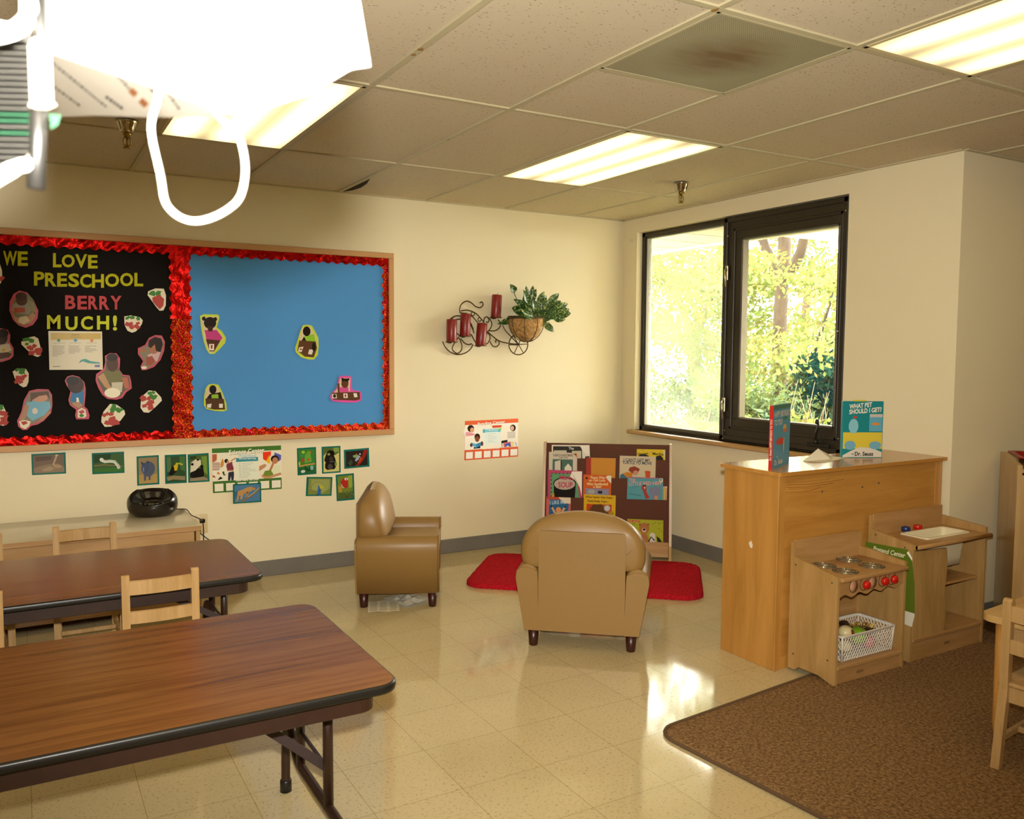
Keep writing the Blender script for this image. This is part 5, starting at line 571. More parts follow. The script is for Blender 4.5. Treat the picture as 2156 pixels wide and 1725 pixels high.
'sophie':((-0.6252,-0.5943,0.3398),'D4AC1E',[(-1089,952),(1104,919),(1088,-940),(-1104,-952)],[('p','B8401E',[(-895,288),(833,266),(816,-408),(-897,-404)]),('p','6A4420',[(-833,-376),(-625,36),(-415,258),(116,300),(387,-43),(657,-386)]),('s','3E2612',[(-430,235),(-582,-364)],[(-399,227),(-551,-372)]),('s','3E2612',[(-334,236),(-433,-361)],[(-303,231),(-402,-366)]),('s','3E2612',[(-239,238),(-284,-358)],[(-207,235),(-253,-360)]),('s','3E2612',[(-143,239),(-135,-355)],[(-111,240),(-104,-354)]),('s','3E2612',[(-47,240),(14,-352)],[(-16,244),(45,-348)]),('s','3E2612',[(48,241),(163,-349)],[(80,248),(194,-343)]),('s','3E2612',[(144,243),(312,-346)],[(175,252),(342,-337)]),('p','A8A8A4',[(741,21),(729,-57),(691,-126),(632,-178),(560,-207),(483,-209),(410,-185),(350,-136),(310,-69),(296,8),(308,86),(346,155),(404,208),(477,236),(554,239),(627,214),(687,165),(727,98)]),('p','C8C8C2',[(677,19),(669,-36),(642,-86),(600,-123),(548,-144),(493,-145),(441,-128),(398,-93),(370,-45),(359,10),(368,66),(395,115),(437,152),(489,173),(544,175),(596,157),(639,122),(667,74)]),('p','A08A1E',[(985,-349),(975,-414),(947,-472),(902,-515),(847,-539),(788,-541),(733,-520),(687,-479),(657,-424),(646,-359),(655,-294),(684,-237),(728,-193),(783,-169),(842,-168),(898,-188),(943,-229),(974,-285)]),('t','6A3416','When Sophie Gets Angry-',(-22,754),(1922,-16),(4,183)),('t','6A3416','Really,Really Angry...',(-98,472),(1434,-11),(4,183))]),
'yellowgreen':((-0.6478,-0.6023,0.2222),'D8D4BC',[(-950,761),(970,764),(959,-755),(-970,-764)],[('p','4C8C3A',[(-907,671),(-56,669),(-102,128),(-900,104)]),('p','C8B42C',[(-56,669),(527,676),(534,148),(-49,130)]),('p','4A7EA8',[(579,688),(844,685),(851,158),(587,150)])]),
'gmartha':((-0.311,-0.7558,0.6998),'D8BC14',[(-978,506),(971,502),(978,-463),(-973,-506)],[('p','1E1A12',[(-927,-47),(-761,134),(-444,178),(-125,24),(-64,-486),(-920,-504)]),('p','1E1A12',[(221,-184),(401,61),(663,94),(824,-91),(894,-464),(226,-479)]),('t','2A2416','George',(-550,176),(737,68),(-16,193)),('t','2A2416','Martha',(477,197),(735,-37),(10,193)),('p','C88A7A',[(-481,456),(-490,435),(-517,419),(-554,412),(-591,417),(-618,432),(-629,453),(-619,475),(-592,491),(-555,498),(-518,493),(-491,478)]),('p','C88A7A',[(75,339),(65,317),(39,301),(2,294),(-35,299),(-62,315),(-73,336),(-63,358),(-36,374),(0,380),(37,375),(65,360)]),('p','D6CDB0',[(815,445),(946,448),(944,-302),(901,18)])]),
'turtle':((-0.396,-0.7169,0.6116),'CBBD9C',[(-1226,926),(1242,903),(1221,-908),(-1242,-926)],[('t','3C4A5A',"I CAN'T GET MY",(-48,651),(1819,-25),(4,215)),('t','3C4A5A','TURTLE TO MOVE',(-45,447),(2015,-27),(4,215)),('p','C8801E',[(-1022,-317),(-706,-202),(-362,-248),(-298,-946),(-986,-963)]),('p','8C3A24',[(-628,-93),(-526,125),(-210,212),(162,33),(9,-293),(-200,-405),(-468,-197)]),('p','C88A6A',[(56,-238),(46,-294),(15,-343),(-32,-380),(-90,-400),(-152,-402),(-211,-384),(-260,-349),(-292,-301),(-303,-247),(-293,-191),(-263,-142),(-216,-105),(-157,-84),(-95,-83),(-36,-101),(12,-136),(44,-183)]),('p','3A6E84',[(-1180,-429),(-1022,-317),(-673,-632),(-721,-957),(-1199,-968)]),('p','C8501E',[(535,-173),(877,-165),(863,-917),(573,-925)]),('p','C8501E',[(862,-219),(853,-271),(824,-317),(780,-351),(725,-371),(667,-372),(611,-355),(566,-323),(536,-278),(525,-227),(534,-176),(563,-130),(607,-95),(662,-76),(720,-75),(775,-91),(821,-124),(851,-168)]),('p','8C3A24',[(455,-132),(586,-129),(578,-226)]),('p','8C3A24',[(787,-141),(902,-122),(851,-230)])]),
'redhen':((-0.3662,-0.7644,0.4674),'559AA4',[(-1202,936),(1226,898),(1222,-922),(-1226,-936)],[('s','B85A78',[(-1202,877),(954,844)],[(-1200,931),(955,897)]),('t','D89A94','THE',(-882,713),(447,-29),(14,193)),('t','D89A94','LITTLE RED HEN',(-10,504),(2206,94),(-9,257)),('p','A83A34',[(-190,274),(73,308),(133,-147),(349,-490),(61,-578),(-132,-46)]),('p','A83A34',[(122,202),(112,139),(82,84),(35,42),(-23,19),(-85,17),(-144,37),(-192,77),(-224,131),(-236,193),(-226,255),(-196,311),(-149,353),(-91,376),(-29,378),(30,357),(78,318),(110,264)]),('p','1E1A18',[(-191,328),(-140,437),(-60,358),(18,441),(98,335)]),('p','E8E0D0',[(27,199),(21,173),(4,152),(-19,145),(-43,151),(-61,170),(-67,197),(-62,224),(-45,244),(-21,252),(3,245),(20,226)]),('p','7C8098',[(284,233),(1069,306),(1029,-391),(509,-620),(344,-195)]),('p','C8906A',[(661,-347),(871,-315),(891,-877),(671,-884)]),('s','3A5E64',[(-1070,-261),(-235,-379)],[(-1065,-224),(-229,-342)]),('s','4A7C84',[(-921,133),(-396,307)],[(-930,164),(-406,338)]),('p','D8C8A8',[(1218,738),(1202,663),(1155,607),(1090,585),(1025,603),(976,657),(957,731),(973,807),(1020,863),(1085,884),(1151,866),(1199,812)]),('p','241C18',[(1123,778),(1117,754),(1098,736),(1072,729),(1046,735),(1026,752),(1019,776),(1025,800),(1044,818),(1070,825),(1097,819),(1116,802)])]),
'sliver':((-0.2817,-0.818,0.4353),'D8CDB0',[(-501,627),(505,636),(492,-608),(-505,-636)],[('p','C8A42C',[(-472,493),(366,515),(361,-612),(-479,-635)]),('s','C0602A',[(-499,530),(336,552),(409,461),(397,-610)],[(-500,584),(342,605),(461,465),(450,-610)])]),
'bear':((-0.3862,-0.7994,0.1776),'A6A82C',[(-1226,974),(1219,940),(1228,-944),(-1228,-974)],[('p','B8382A',[(-1172,911),(-363,871),(-371,742),(-1170,772)]),('s','E0B090',[(-1130,824),(-899,809)],[(-1128,861),(-896,847)]),('s','E0B090',[(-836,801),(-426,776)],[(-833,838),(-423,813)]),('p','A8703E',[(279,366),(260,233),(200,115),(107,26),(-8,-24),(-132,-28),(-249,14),(-345,98),(-409,212),(-433,343),(-414,476),(-353,594),(-260,683),(-145,733),(-21,736),(96,694),(192,611),(256,497)]),('p','8C5A30',[(-285,606),(-296,568),(-326,539),(-368,528),(-410,537),(-441,563),(-453,600),(-442,638),(-412,667),(-370,678),(-328,669),(-297,643)]),('p','8C5A30',[(280,623),(270,585),(240,557),(198,545),(156,554),(125,581),(113,618),(123,656),(154,684),(195,695),(237,687),(268,660)]),('p','D0B090',[(72,225),(65,166),(40,114),(2,74),(-46,52),(-97,51),(-145,70),(-185,107),(-211,157),(-221,216),(-213,275),(-188,327),(-150,367),(-103,389),(-52,390),(-3,371),(36,334),(63,284)]),('p','1E1612',[(24,277),(12,239),(-22,211),(-69,199),(-116,208),(-151,234),(-164,271),(-152,309),(-118,338),(-71,349),(-24,341),(11,314)]),('p','A8703E',[(-255,81),(59,64),(333,-652),(-243,-671)]),('p','D0C8B8',[(691,-130),(680,-200),(647,-263),(594,-310),(530,-336),(461,-339),(396,-317),(342,-273),(307,-213),(293,-143),(304,-73),(338,-11),(390,36),(454,63),(523,65),(588,43),(642,-1),(677,-61)]),('p','D0C8B8',[(327,-276),(693,-238),(757,-906),(286,-922)]),('s','2A2420',[(266,-620),(415,-261),(614,-510)],[(190,-584),(394,-179),(675,-451)]),('p','22221E',[(770,-155),(981,-309),(1196,-623),(1227,-890),(913,-901)]),('p','5C7A1E',[(716,781),(711,765),(696,752),(675,748),(654,751),(639,762),(633,778),(638,795),(653,807),(674,812),(695,808),(711,797)]),('p','5C7A1E',[(926,761),(920,744),(905,732),(884,727),(864,731),(848,742),(842,758),(847,774),(863,786),(883,791),(904,788),(920,776)]),('p','5C7A1E',[(1031,710),(1025,694),(1010,682),(990,677),(969,681),(953,692),(947,708),(953,724),(968,736),(989,741),(1009,737),(1025,726)]),('p','5C7A1E',[(587,697),(582,680),(567,668),(546,663),(525,667),(510,678),(504,694),(509,710),(524,723),(545,727),(566,724),(582,713)]),('p','5C7A1E',[(1186,795),(1180,779),(1165,767),(1145,762),(1124,766),(1108,777),(1102,793),(1108,809),(1123,821),(1143,826),(1164,822),(1180,811)]),('p','5C7A1E',[(-800,654),(-806,638),(-821,626),(-842,621),(-863,624),(-878,636),(-884,651),(-879,668),(-864,680),(-843,685),(-822,681),(-806,670)]),('p','5C7A1E',[(-695,630),(-700,614),(-715,602),(-736,597),(-757,601),(-773,612),(-779,628),(-773,644),(-758,656),(-737,661),(-716,658),(-701,646)]),('p','5C7A1E',[(985,334),(980,318),(965,306),(944,301),(923,305),(908,316),(902,332),(907,348),(922,360),(943,365),(964,362),(979,350)]),('p','5C7A1E',[(1145,179),(1139,163),(1124,150),(1104,145),(1083,149),(1067,160),(1061,176),(1067,192),(1082,205),(1102,210),(1123,206),(1139,195)])]),
'pretend':((-0.579,-2.8252,0.3547),'5C6E1E',[(-1411,1673),(941,1754),(1177,1287),(1333,251),(1411,-1185),(1291,-1754),(-1334,-1540)],[('p','DCD6C0',[(-1316,-1095),(1401,-1099),(1411,-1185),(1291,-1754),(-1334,-1540)]),('t','D8D4B0','Pretend Center',(-12,1448),(1676,7),(49,241)),('p','F0ECDC',[(890,1594),(967,1694),(1171,1418),(1184,1273)])]),
}
# ------------------------------------------------------------------ flat printed things: outlines and prints in 0.1 mm, local XZ, facing -Y
def printed(key, name, label, cat, rz=0, group=None, out=0.0, thick=0.0008, rough=0.5, step=0.00022, child='print'):
    (wx, wy, wz), col, outline, layers = GFX[key]
    b = B(); prism(b, [(x/1e4, z/1e4) for x, z in outline], 'y', -thick, 0.0)
    nrm = Vector((math.sin(rz), -math.cos(rz), 0))
    o = obj(name, b, flat(col, rough), loc=Vector((wx, wy, wz)) + nrm * out, rot=(0, 0, rz))
    tag(o, label, cat, group)
    if layers:
        cols = []; b = B()
        for i, l in enumerate(layers):
            if l[1] not in cols: cols.append(l[1])
            mi = cols.index(l[1]); d = thick + step * (1 + i * 0.25)
            if l[0] == 'p':
                add(b, [(x/1e4, -d, z/1e4) for x, z in l[2]], [tuple(range(len(l[2])))], mi)
            elif l[0] == 's':
                A, Bq = l[2], l[3]; n = len(A)
                add(b, [(x/1e4, -d, z/1e4) for x, z in A + Bq], [(k, k+1, n+k+1, n+k) for k in range(n-1)], mi)
            else:
                put_text(b, l[2], [v/1e4 for v in l[3]], [v/1e4 for v in l[4]], [v/1e4 for v in l[5]], d, 0.025, mi)
        for f in b.faces:
            f.normal_update()
            if f.normal.y > 0: f.normal_flip()
        obj(child, b, [flat(c, rough) for c in cols], o, fix=False)
    return o
def letter(key, label, bold):
    (wx, wy, wz), col, outline, layers = GFX[key]; l = layers[0]
    b = B(); put_text(b, l[2], (0, 0), [v/1e4 for v in l[4]], [v/1e4 for v in l[5]], 0.0012, bold, 0, 0.0012)
    tag(obj('paper_letter', b, flat(col, 0.75), loc=(wx, wy - .0002, wz)), label, 'letter', 'cut-out letters on the bulletin board')
LET = (('w', 'lime paper letter W that begins the word WE'), ('e', 'lime paper letter E that ends the word WE'), ('l', 'lime paper letter L that begins the word LOVE'),
 ('o', 'lime paper letter O in the word LOVE'), ('v', 'lime paper letter V in the word LOVE'), ('e2', 'lime paper letter E that ends the word LOVE'),
 ('p', 'lime paper letter P that begins the word PRESCHOOL'), ('r', 'lime paper letter R in the word PRESCHOOL'), ('e3', 'lime paper letter E in the word PRESCHOOL'),
 ('s', 'lime paper letter S in the word PRESCHOOL'), ('c', 'lime paper letter C in the word PRESCHOOL'), ('h', 'lime paper letter H in the word PRESCHOOL'),
 ('o2', 'lime paper letter O right after the H of PRESCHOOL'), ('o3', 'lime paper letter O right before the L of PRESCHOOL'), ('l2', 'lime paper letter L that ends the word PRESCHOOL'),
 ('b', 'red paper letter B that begins the word BERRY'), ('e4', 'red paper letter E in the word BERRY'), ('r2', 'red paper letter R right after the E of BERRY'),
 ('r3', 'red paper letter R right before the Y of BERRY'), ('y', 'red paper letter Y that ends the word BERRY'), ('m', 'lime paper letter M that begins the word MUCH'),
 ('u', 'lime paper letter U in the word MUCH'), ('c2', 'lime paper letter C in the word MUCH'), ('h2', 'lime paper letter H in the word MUCH'), ('x', 'lime paper exclamation mark after the word MUCH'))
for k, lb in LET: letter('letter_' + k, lb, 0.03)
ST = (('a', 'strawberry cut-out at the upper right of the black board, nearest the red divider'), ('b', 'strawberry cut-out just right of the word MUCH'),
 ('c', 'strawberry cut-out left of the printed flyer'), ('d', 'strawberry cut-out below and left of the printed flyer'), ('e', 'strawberry cut-out at the lower right of the black board'),
 ('f', 'wide strawberry cut-out at the bottom, below the child with the white bowl'), ('g', 'strawberry cut-out cut by the photo edge left of PRESCHOOL'), ('h', 'strawberry cut-out cut by the photo edge at the lower left'))
for k, lb in ST: printed('straw_' + k, 'strawberry_cutout', lb, 'paper cut-out', 0, 'paper strawberries on the bulletin board', child='paper_pieces')
CH = (('a', 'pink-edged oval photo of a child in a grey and red shirt'), ('b', 'pink-edged photo of a child cut by the left photo edge'), ('c', 'pink-edged photo of a dark-haired child by the red divider'),
 ('d', 'pink-edged photo of a child in a light blue shirt'), ('e', 'narrow pink-edged photo of a child in a bright blue shirt'), ('f', 'pink-edged photo of a child in olive with a white bowl'),
 ('g', 'lime-edged photo of a child in pink at upper left of blue board'), ('h', 'lime-edged photo of a child in a green shirt at the centre of the blue board'), ('i', 'lime-edged photo of a child in black and green at lower left of blue board'),
 ('j', 'pink-edged photo of a smiling child at a long table on the blue board'))
for k, lb in CH: printed('child_' + k, 'photo_cutout', lb, 'photo', 0, 'photos of children on the bulletin board', child='photo_print', rough=.35)
printed('flyer', 'printed_flyer', 'white printed flyer with a yellow header on the black board', 'flyer', rough=.3)
CARDS = (('snake', 'green-framed card with a snake rearing from brown earth'), ('caterpillar', 'green-framed card with a white caterpillar on a twig'), ('rhino', 'green-framed card with a grey rhinoceros'),
 ('toucan', 'green-framed card with a yellow-billed toucan'), ('panda', 'green-framed card with a giant panda'), ('leopard', 'green-framed card with a leopard on a branch, overlapping the Science Center poster'), ('quetzals', 'green-framed card with bright birds on a branch'),
 ('gorilla', 'green-framed card with a black gorilla'), ('frog', 'green-framed card with a tree frog on a red stalk'), ('peacock', 'green-framed card with a peacock fanning its tail'), ('parrot', 'green-framed card with a red parrot'))
for k, lb in CARDS: printed(k, 'animal_card', lb, 'card', 0, 'animal picture cards on the wall', child='picture', rough=.25, out=.004 if k == 'leopard' else 0.0)
printed('science', 'science_center_poster', 'green-edged Science Center poster on the back wall', 'poster', rough=.3)
printed('reading', 'reading_center_poster', 'orange-edged Reading Center poster on the wall near the corner', 'poster', rough=.3)

# ------------------------------------------------------------------ bulletin board
t = thing('bulletin_board', 'large bulletin board with black and blue paper halves and red foil edging', 'bulletin board', (0, 0, 0))
tan = mat('tan_board_frame', 'B88A58', 0.5, noise=(2, .05))
bx0, bx1, bz0, bz1 = -4.62, -1.912, 0.862, 2.062
b = B(); fw = 0.036
for lo, hi in (((bx0, bz0), (bx1, bz0 + fw)), ((bx0, bz1 - fw), (bx1, bz1)), ((bx0, bz0 + fw), (bx0 + fw, bz1 - fw)), ((bx1 - fw, bz0 + fw), (bx1, bz1 - fw))):
    box(b, (lo[0], -0.034, lo[1]), (hi[0], 0, hi[1]), .003, 1)
obj('board_frame', b, tan, t)
b = B(); box(b, (bx0 + .01, -0.018, bz0 + .01), (-3.245, -0.001, bz1 - .01)); obj('black_paper', b, mat('black_paper', '120E0B', 0.85, spec=.15, bump=(14, .15)), t)
bluem = mat('blue_paper', '4888C2', 0.7, spec=.2, bump=(5, .35))
b = B(); box(b, (-3.245, -0.018, bz0 + .01), (bx1 - .01, -0.001, bz1 - .01)); obj('blue_paper', b, bluem, t)
foil = mat('red_foil', 'A81410', 0.3, 1.0, bump=(38, 0.55)); foil2 = mat('red_sequin_foil', 'B01C10', 0.3, 1.0); nt = foil2.node_tree; Lk = nt.links.new
tc = nt.nodes.new('ShaderNodeTexCoord'); vo = nt.nodes.new('ShaderNodeTexVoronoi'); vo.inputs['Scale'].default_value = 150; bp = nt.nodes.new('ShaderNodeBump'); bp.inputs['Strength'].default_value = 1; bp.inputs['Distance'].default_value = .004
hs = nt.nodes.new('ShaderNodeHueSaturation'); hs.inputs['Color'].default_value = lin('B01A10'); sep = nt.nodes.new('ShaderNodeSeparateColor'); mrh = nt.nodes.new('ShaderNodeMapRange'); mrh.inputs[3].default_value = .485; mrh.inputs[4].default_value = .53
mrv = nt.nodes.new('ShaderNodeMapRange'); mrv.inputs[3].default_value = .5; mrv.inputs[4].default_value = 1.5
Lk(tc.outputs['Object'], vo.inputs['Vector']); Lk(vo.outputs['Distance'], bp.inputs['Height']); Lk(bp.outputs['Normal'], nt.nodes['Principled BSDF'].inputs['Normal'])
Lk(vo.outputs['Color'], sep.inputs[0]); Lk(sep.outputs[0], mrh.inputs[0]); Lk(mrh.outputs[0], hs.inputs['Hue']); Lk(sep.outputs[1], mrv.inputs[0]); Lk(mrv.outputs[0], hs.inputs['Value']); Lk(hs.outputs[0], nt.nodes['Principled BSDF'].inputs['Base Color'])
def border(p0, p1, inward, w, m, both=False, per=.0595):
    """scalloped strip from p0 to p1 (x,z), straight edge on the line, waves on the inward side, slightly cockled"""
    p0, p1, q = Vector(p0), Vector(p1), Vector(inward); L = (p1 - p0).length; n = int(L / per * 8); P = []
    for i in range(n + 1):
        s = i / n; c = p0.lerp(p1, s); sc = 0.5 + 0.5 * math.cos(2 * PI * s * L / per); wv = w - .013 + .013 * sc; row = []
        for j in range(5):
            t_ = j / 4; k = (wv * t_) if not both else (-wv + 2 * wv * t_)
            e = c + q * k; row.append((e.x, -0.0245 - .004 * math.sin(i * .23 + j * .9) * math.sin(PI * t_) - .0025 * math.sin(i * .61 + j), e.y))
        P.append(row)
    bb = B(); grid(bb, P); return bb
ix0, ix1, iz0, iz1 = bx0 + fw, bx1 - fw, bz0 + fw, bz1 - fw
obj('foil_border', border((ix0, iz1), (-3.25, iz1), (0, -1), .058, foil), foil, t)
obj('foil_border', border((-3.25, iz1), (ix1, iz1), (0, -1), .056, foil), foil, t)
obj('foil_border', border((ix0, iz0), (-3.25, iz0), (0, 1), .052, foil), foil, t)
obj('foil_border', border((-3.25, iz0), (ix1, iz0), (0, 1), .050, foil), foil2, t)
obj('foil_border', border((ix1, iz0), (ix1, iz1), (-1, 0), .048, foil), foil2, t)
obj('foil_border', border((-3.245, iz0), (-3.245, 1.62), (1, 0), .062, foil, True), foil2, t); obj('foil_border', border((-3.245, 1.60), (-3.245, iz1), (1, 0), .062, foil, True), foil, t)

# ------------------------------------------------------------------ wall outlet
ivory = mat('ivory_plastic', 'C8B488', 0.4); black = mat('black_plastic', '0E0C0A', 0.25, coat=.3)
t = thing('wall_outlet', 'ivory wall outlet with a black plug, right of the low shelf', 'outlet', (-3.148, 0, 0.372))
b = B(); box(b, (-.036, -.007, -.058), (.036, 0, .058), .004); obj('outlet_plate', b, ivory, t)
for z in (.021, -.021):
    b = B(); prism(b, rrect(.03, .028, .01, 4, 0, z), 'y', -.010, -.006)
    for x in (-.006, .006): box(b, (x - .001, -.0105, z - .005), (x + .001, -.0098, z + .005), mi=1)
    obj('socket', b, [ivory, black], t)
# ------------------------------------------------------------------ candle sconce with planter
iron = mat('bronze_wire', '5A4424', 0.4, 0.7)
t = thing('candle_holder', 'curled bronze wire candle holder shaped like a cart on the wall', 'candle holder', (0, 0, 0))
W = lambda pts, y=-.018: [(x, y, z) for x, z in pts]
def wire(name, paths, r=.0042, y=-.02):
    bb = B()
    for p in paths: tube(bb, smoothpath(W(p, y), 5), r, 7)
    return obj(name, bb, iron, t)
wire('scroll_frame', [
 [(-1.416,1.682),(-1.422,1.708),(-1.408,1.744),(-1.37,1.767),(-1.332,1.757),(-1.297,1.732),(-1.261,1.726),(-1.238,1.745),(-1.247,1.765),(-1.264,1.759)],
 [(-1.413,1.698),(-1.361,1.704),(-1.303,1.688),(-1.261,1.655),(-1.231,1.625)], [(-1.413,1.685),(-1.361,1.679),(-1.314,1.654),(-1.279,1.618),(-1.225,1.567),(-1.201,1.557)],
 [(-1.494,1.639),(-1.471,1.655),(-1.436,1.664),(-1.384,1.652),(-1.343,1.627),(-1.314,1.571)], [(-1.459,1.635),(-1.419,1.641),(-1.373,1.632),(-1.332,1.597),(-1.308,1.545)],
 [(-1.551,1.485),(-1.533,1.45),(-1.494,1.414),(-1.436,1.396),(-1.378,1.407),(-1.337,1.435),(-1.317,1.467)],
 [(-1.43,1.517),(-1.471,1.46),(-1.476,1.429),(-1.442,1.404),(-1.41,1.425),(-1.404,1.461),(-1.425,1.512)], [(-1.413,1.507),(-1.384,1.477),(-1.355,1.466),(-1.325,1.472)],
 [(-1.361,1.536),(-1.331,1.534),(-1.314,1.508),(-1.29,1.47)], [(-1.201,1.557),(-1.177,1.584),(-1.168,1.615),(-1.183,1.647),(-1.201,1.657)],
 [(-1.231,1.619),(-1.228,1.651),(-1.205,1.662),(-1.19,1.64),(-1.201,1.622),(-1.213,1.63)], [(-1.195,1.565),(-1.141,1.566),(-1.104,1.59),(-1.098,1.622),(-1.117,1.643)],
 [(-1.219,1.551),(-1.189,1.541),(-1.181,1.51),(-1.201,1.476),(-1.236,1.47)], [(-1.245,1.53),(-1.222,1.52),(-1.226,1.502),(-1.24,1.507)],
 [(-1.201,1.557),(-1.159,1.526),(-1.11,1.495),(-1.048,1.48),(-0.962,1.47)], [(-1.181,1.489),(-1.158,1.457),(-1.128,1.453),(-1.107,1.474),(-1.116,1.497),(-1.137,1.495),(-1.131,1.481)],
 [(-1.47,1.655),(-1.5,1.62),(-1.49,1.58),(-1.44,1.54),(-1.40,1.52)]] )
for cx, cz in ((-1.319, 1.68), (-1.266, 1.642)):
    bb = B(); tube(bb, [(cx + .013*math.cos(a), -.02, cz + .013*math.sin(a)) for a in [i*PI/6 for i in range(12)]], .0035, 6, True); obj('wire_ring', bb, iron, t)
bb = B(); tube(bb, [(-.962 + .079*math.cos(a), -.045, 1.47 + .074*math.sin(a)) for a in [i*PI/18 for i in range(36)]], .0045, 7, True)
for k in range(6):
    a = k*PI/3 + .05; tube(bb, [(-.962, -.045, 1.47), (-.962 + .077*math.cos(a), -.045, 1.47 + .072*math.sin(a))], .0035, 6)
tube(bb, [(-.962, -.001, 1.47), (-.962, -.055, 1.47)], .007, 8); obj('cart_wheel', bb, iron, t)
CN = (((-1.505, 1.483), (-1.503, 1.637), 'red candle at the far left of the wall holder'), ((-1.402, 1.523), (-1.396, 1.678), 'red candle second from left in the wall holder'),
      ((-1.281, 1.459), (-1.266, 1.615), 'lowest red candle in the wall holder, leaning right'), ((-1.159, 1.658), (-1.149, 1.816), 'highest red candle in the wall holder, beside the plant'))
waxm = mat('red_wax', '7E1C16', 0.35, noise=(20, .1)); wickm = mat('wick', '2A1A12', 0.9)
for (x0, z0), (x1, z1), lb in CN:
    bb = B(); lathe(bb, [(0, -.004), (.04, -.004), (.044, .002), (.041, .002), (.037, -.001), (0, -.001)], 20, M=Matrix.Translation((x0, -.062, z0)))
    tube(bb, [(x0, -.004, z0 - .004), (x0, -.03, z0 - .006), (x0, -.062, z0 - .004)], .005, 6)
    obj('candle_cup', bb, iron, t)
    h = math.hypot(x1 - x0, z1 - z0); c = thing('pillar_candle', lb, 'candle', (x0, -.062, z0), 0, 'red candles in the wall holder'); c.rotation_euler = (0, math.atan2(x1 - x0, z1 - z0), 0)
    bb = B(); lathe(bb, [(0, 0), (.0345, 0), (.036, .003), (.036, h - .004), (.033, h), (.012, h - .004), (0, h - .006)], 24); obj('wax', bb, waxm, c)
    bb = B(); tube(bb, [(0, 0, h - .008), (.002, 0, h + .006), (.005, .001, h + .011)], .0016, 5); obj('wick', bb, wickm, c)
# planter: half basket of coir in wire, part of the holder; the plant stands in it
coir = mat('coir_liner', 'A47E48', 0.95, noise=(55, .5), bump=(70, 1.0))
bb = B(); pc = Vector((-.93, -.10, 1.655)); R_ = .135
P = []
for i in range(13):
    th = i / 12 * PI * .52; row = []
    for j in range(25):
        a = 2*PI*j/25; rr_ = R_ * math.cos(th) * (1 + .05*rng.uniform(-1, 1)); row.append((pc.x + rr_*math.cos(a), pc.y + rr_*.65*math.sin(a), pc.z - .16*math.sin(th) + rng.uniform(-.004, .004)))
    P.append(row)
grid(bb, P, cv=True); obj('coir_liner', bb, coir, t, fix=False)
bb = B(); tube(bb, [(pc.x + .143*math.cos(a), pc.y + .095*math.sin(a), pc.z) for a in [i*PI/16 for i in range(32)]], .005, 6, True)
tube(bb, [(pc.x + .143*math.cos(a), pc.y + .095*math.sin(a), pc.z + .012) for a in [i*PI/16 for i in range(32)]], .003, 6, True)
for k in range(8):
    a = k*PI/4 + .3; tube(bb, smoothpath([(pc.x + .142*math.cos(a)*math.cos(q), pc.y + .096*math.sin(a)*math.cos(q), pc.z - .168*math.sin(q)) for q in (0, .4, .8, 1.2, 1.5)], 3), .003, 5)
tube(bb, smoothpath([(-1.086,-.02,1.628),(-1.068,-.03,1.575),(-1.018,-.04,1.523),(-.962,-.045,1.47)], 4), .004, 6)
obj('basket_wire', bb, iron, t)
# the plant
lm = mat('variegated_leaf', '2C5A24', 0.35); nt = lm.node_tree; Lk = nt.links.new; tc = nt.nodes.new('ShaderNodeTexCoord'); nn = nt.nodes.new('ShaderNodeTexNoise'); nn.inputs['Scale'].default_value = 75; nn.inputs['Detail'].default_value = 2
rp = nt.nodes.new('ShaderNodeValToRGB'); rp.color_ramp.elements[0].position = .50; rp.color_ramp.elements[1].position = .68; rp.color_ramp.elements[0].color = lin('1C4416'); rp.color_ramp.elements[1].color = lin('A8B468')
Lk(tc.outputs['Object'], nn.inputs['Vector']); Lk(nn.outputs['Fac'], rp.inputs['Fac']); Lk(rp.outputs['Color'], nt.nodes['Principled BSDF'].inputs['Base Color'])
pt = thing('potted_plant', 'leafy green variegated plant in the coir basket on the wall', 'plant', (0, 0, 0))
def leafblade(bm, base, tip, w, curl):
    base, tip = Vector(base), Vector(tip); d = tip - base; L = d.length; dn = d.normalized()
    side = dn.cross(Vector((rng.uniform(-.5, .5), -1, rng.uniform(-.3, .3)))).normalized(); up = side.cross(dn); P = []
    for i in range(9):
        s = i / 8; ww = w * (math.sin(PI * s ** .75) ** .85) * (1 - .15 * s); c = base + d * s + up * curl * (4 * s * (1 - s)) * L - Vector((0, 0, 1)) * .25 * L * s * s * abs(curl) * 4
        P.append([c - side * ww + up * ww * .35, c - side*ww*.5 + up*ww*.1, c, c + side*ww*.5 + up*ww*.1, c + side * ww + up * ww * .35])
    grid(bm, P)
TIPS = [(-1.063,1.903),(-.946,1.898),(-.89,1.895),(-.678,1.849),(-.618,1.78),(-.577,1.694),(-.70,1.60),(-.72,1.57),(-1.15,1.62),(-1.09,1.73),(-1.0,1.86),(-.83,1.875),(-.77,1.86),(-.72,1.80),(-.66,1.73),(-.64,1.66),(-1.10,1.66),(-1.02,1.78),(-.95,1.83),(-.88,1.82),(-.80,1.80)]
bst = B()
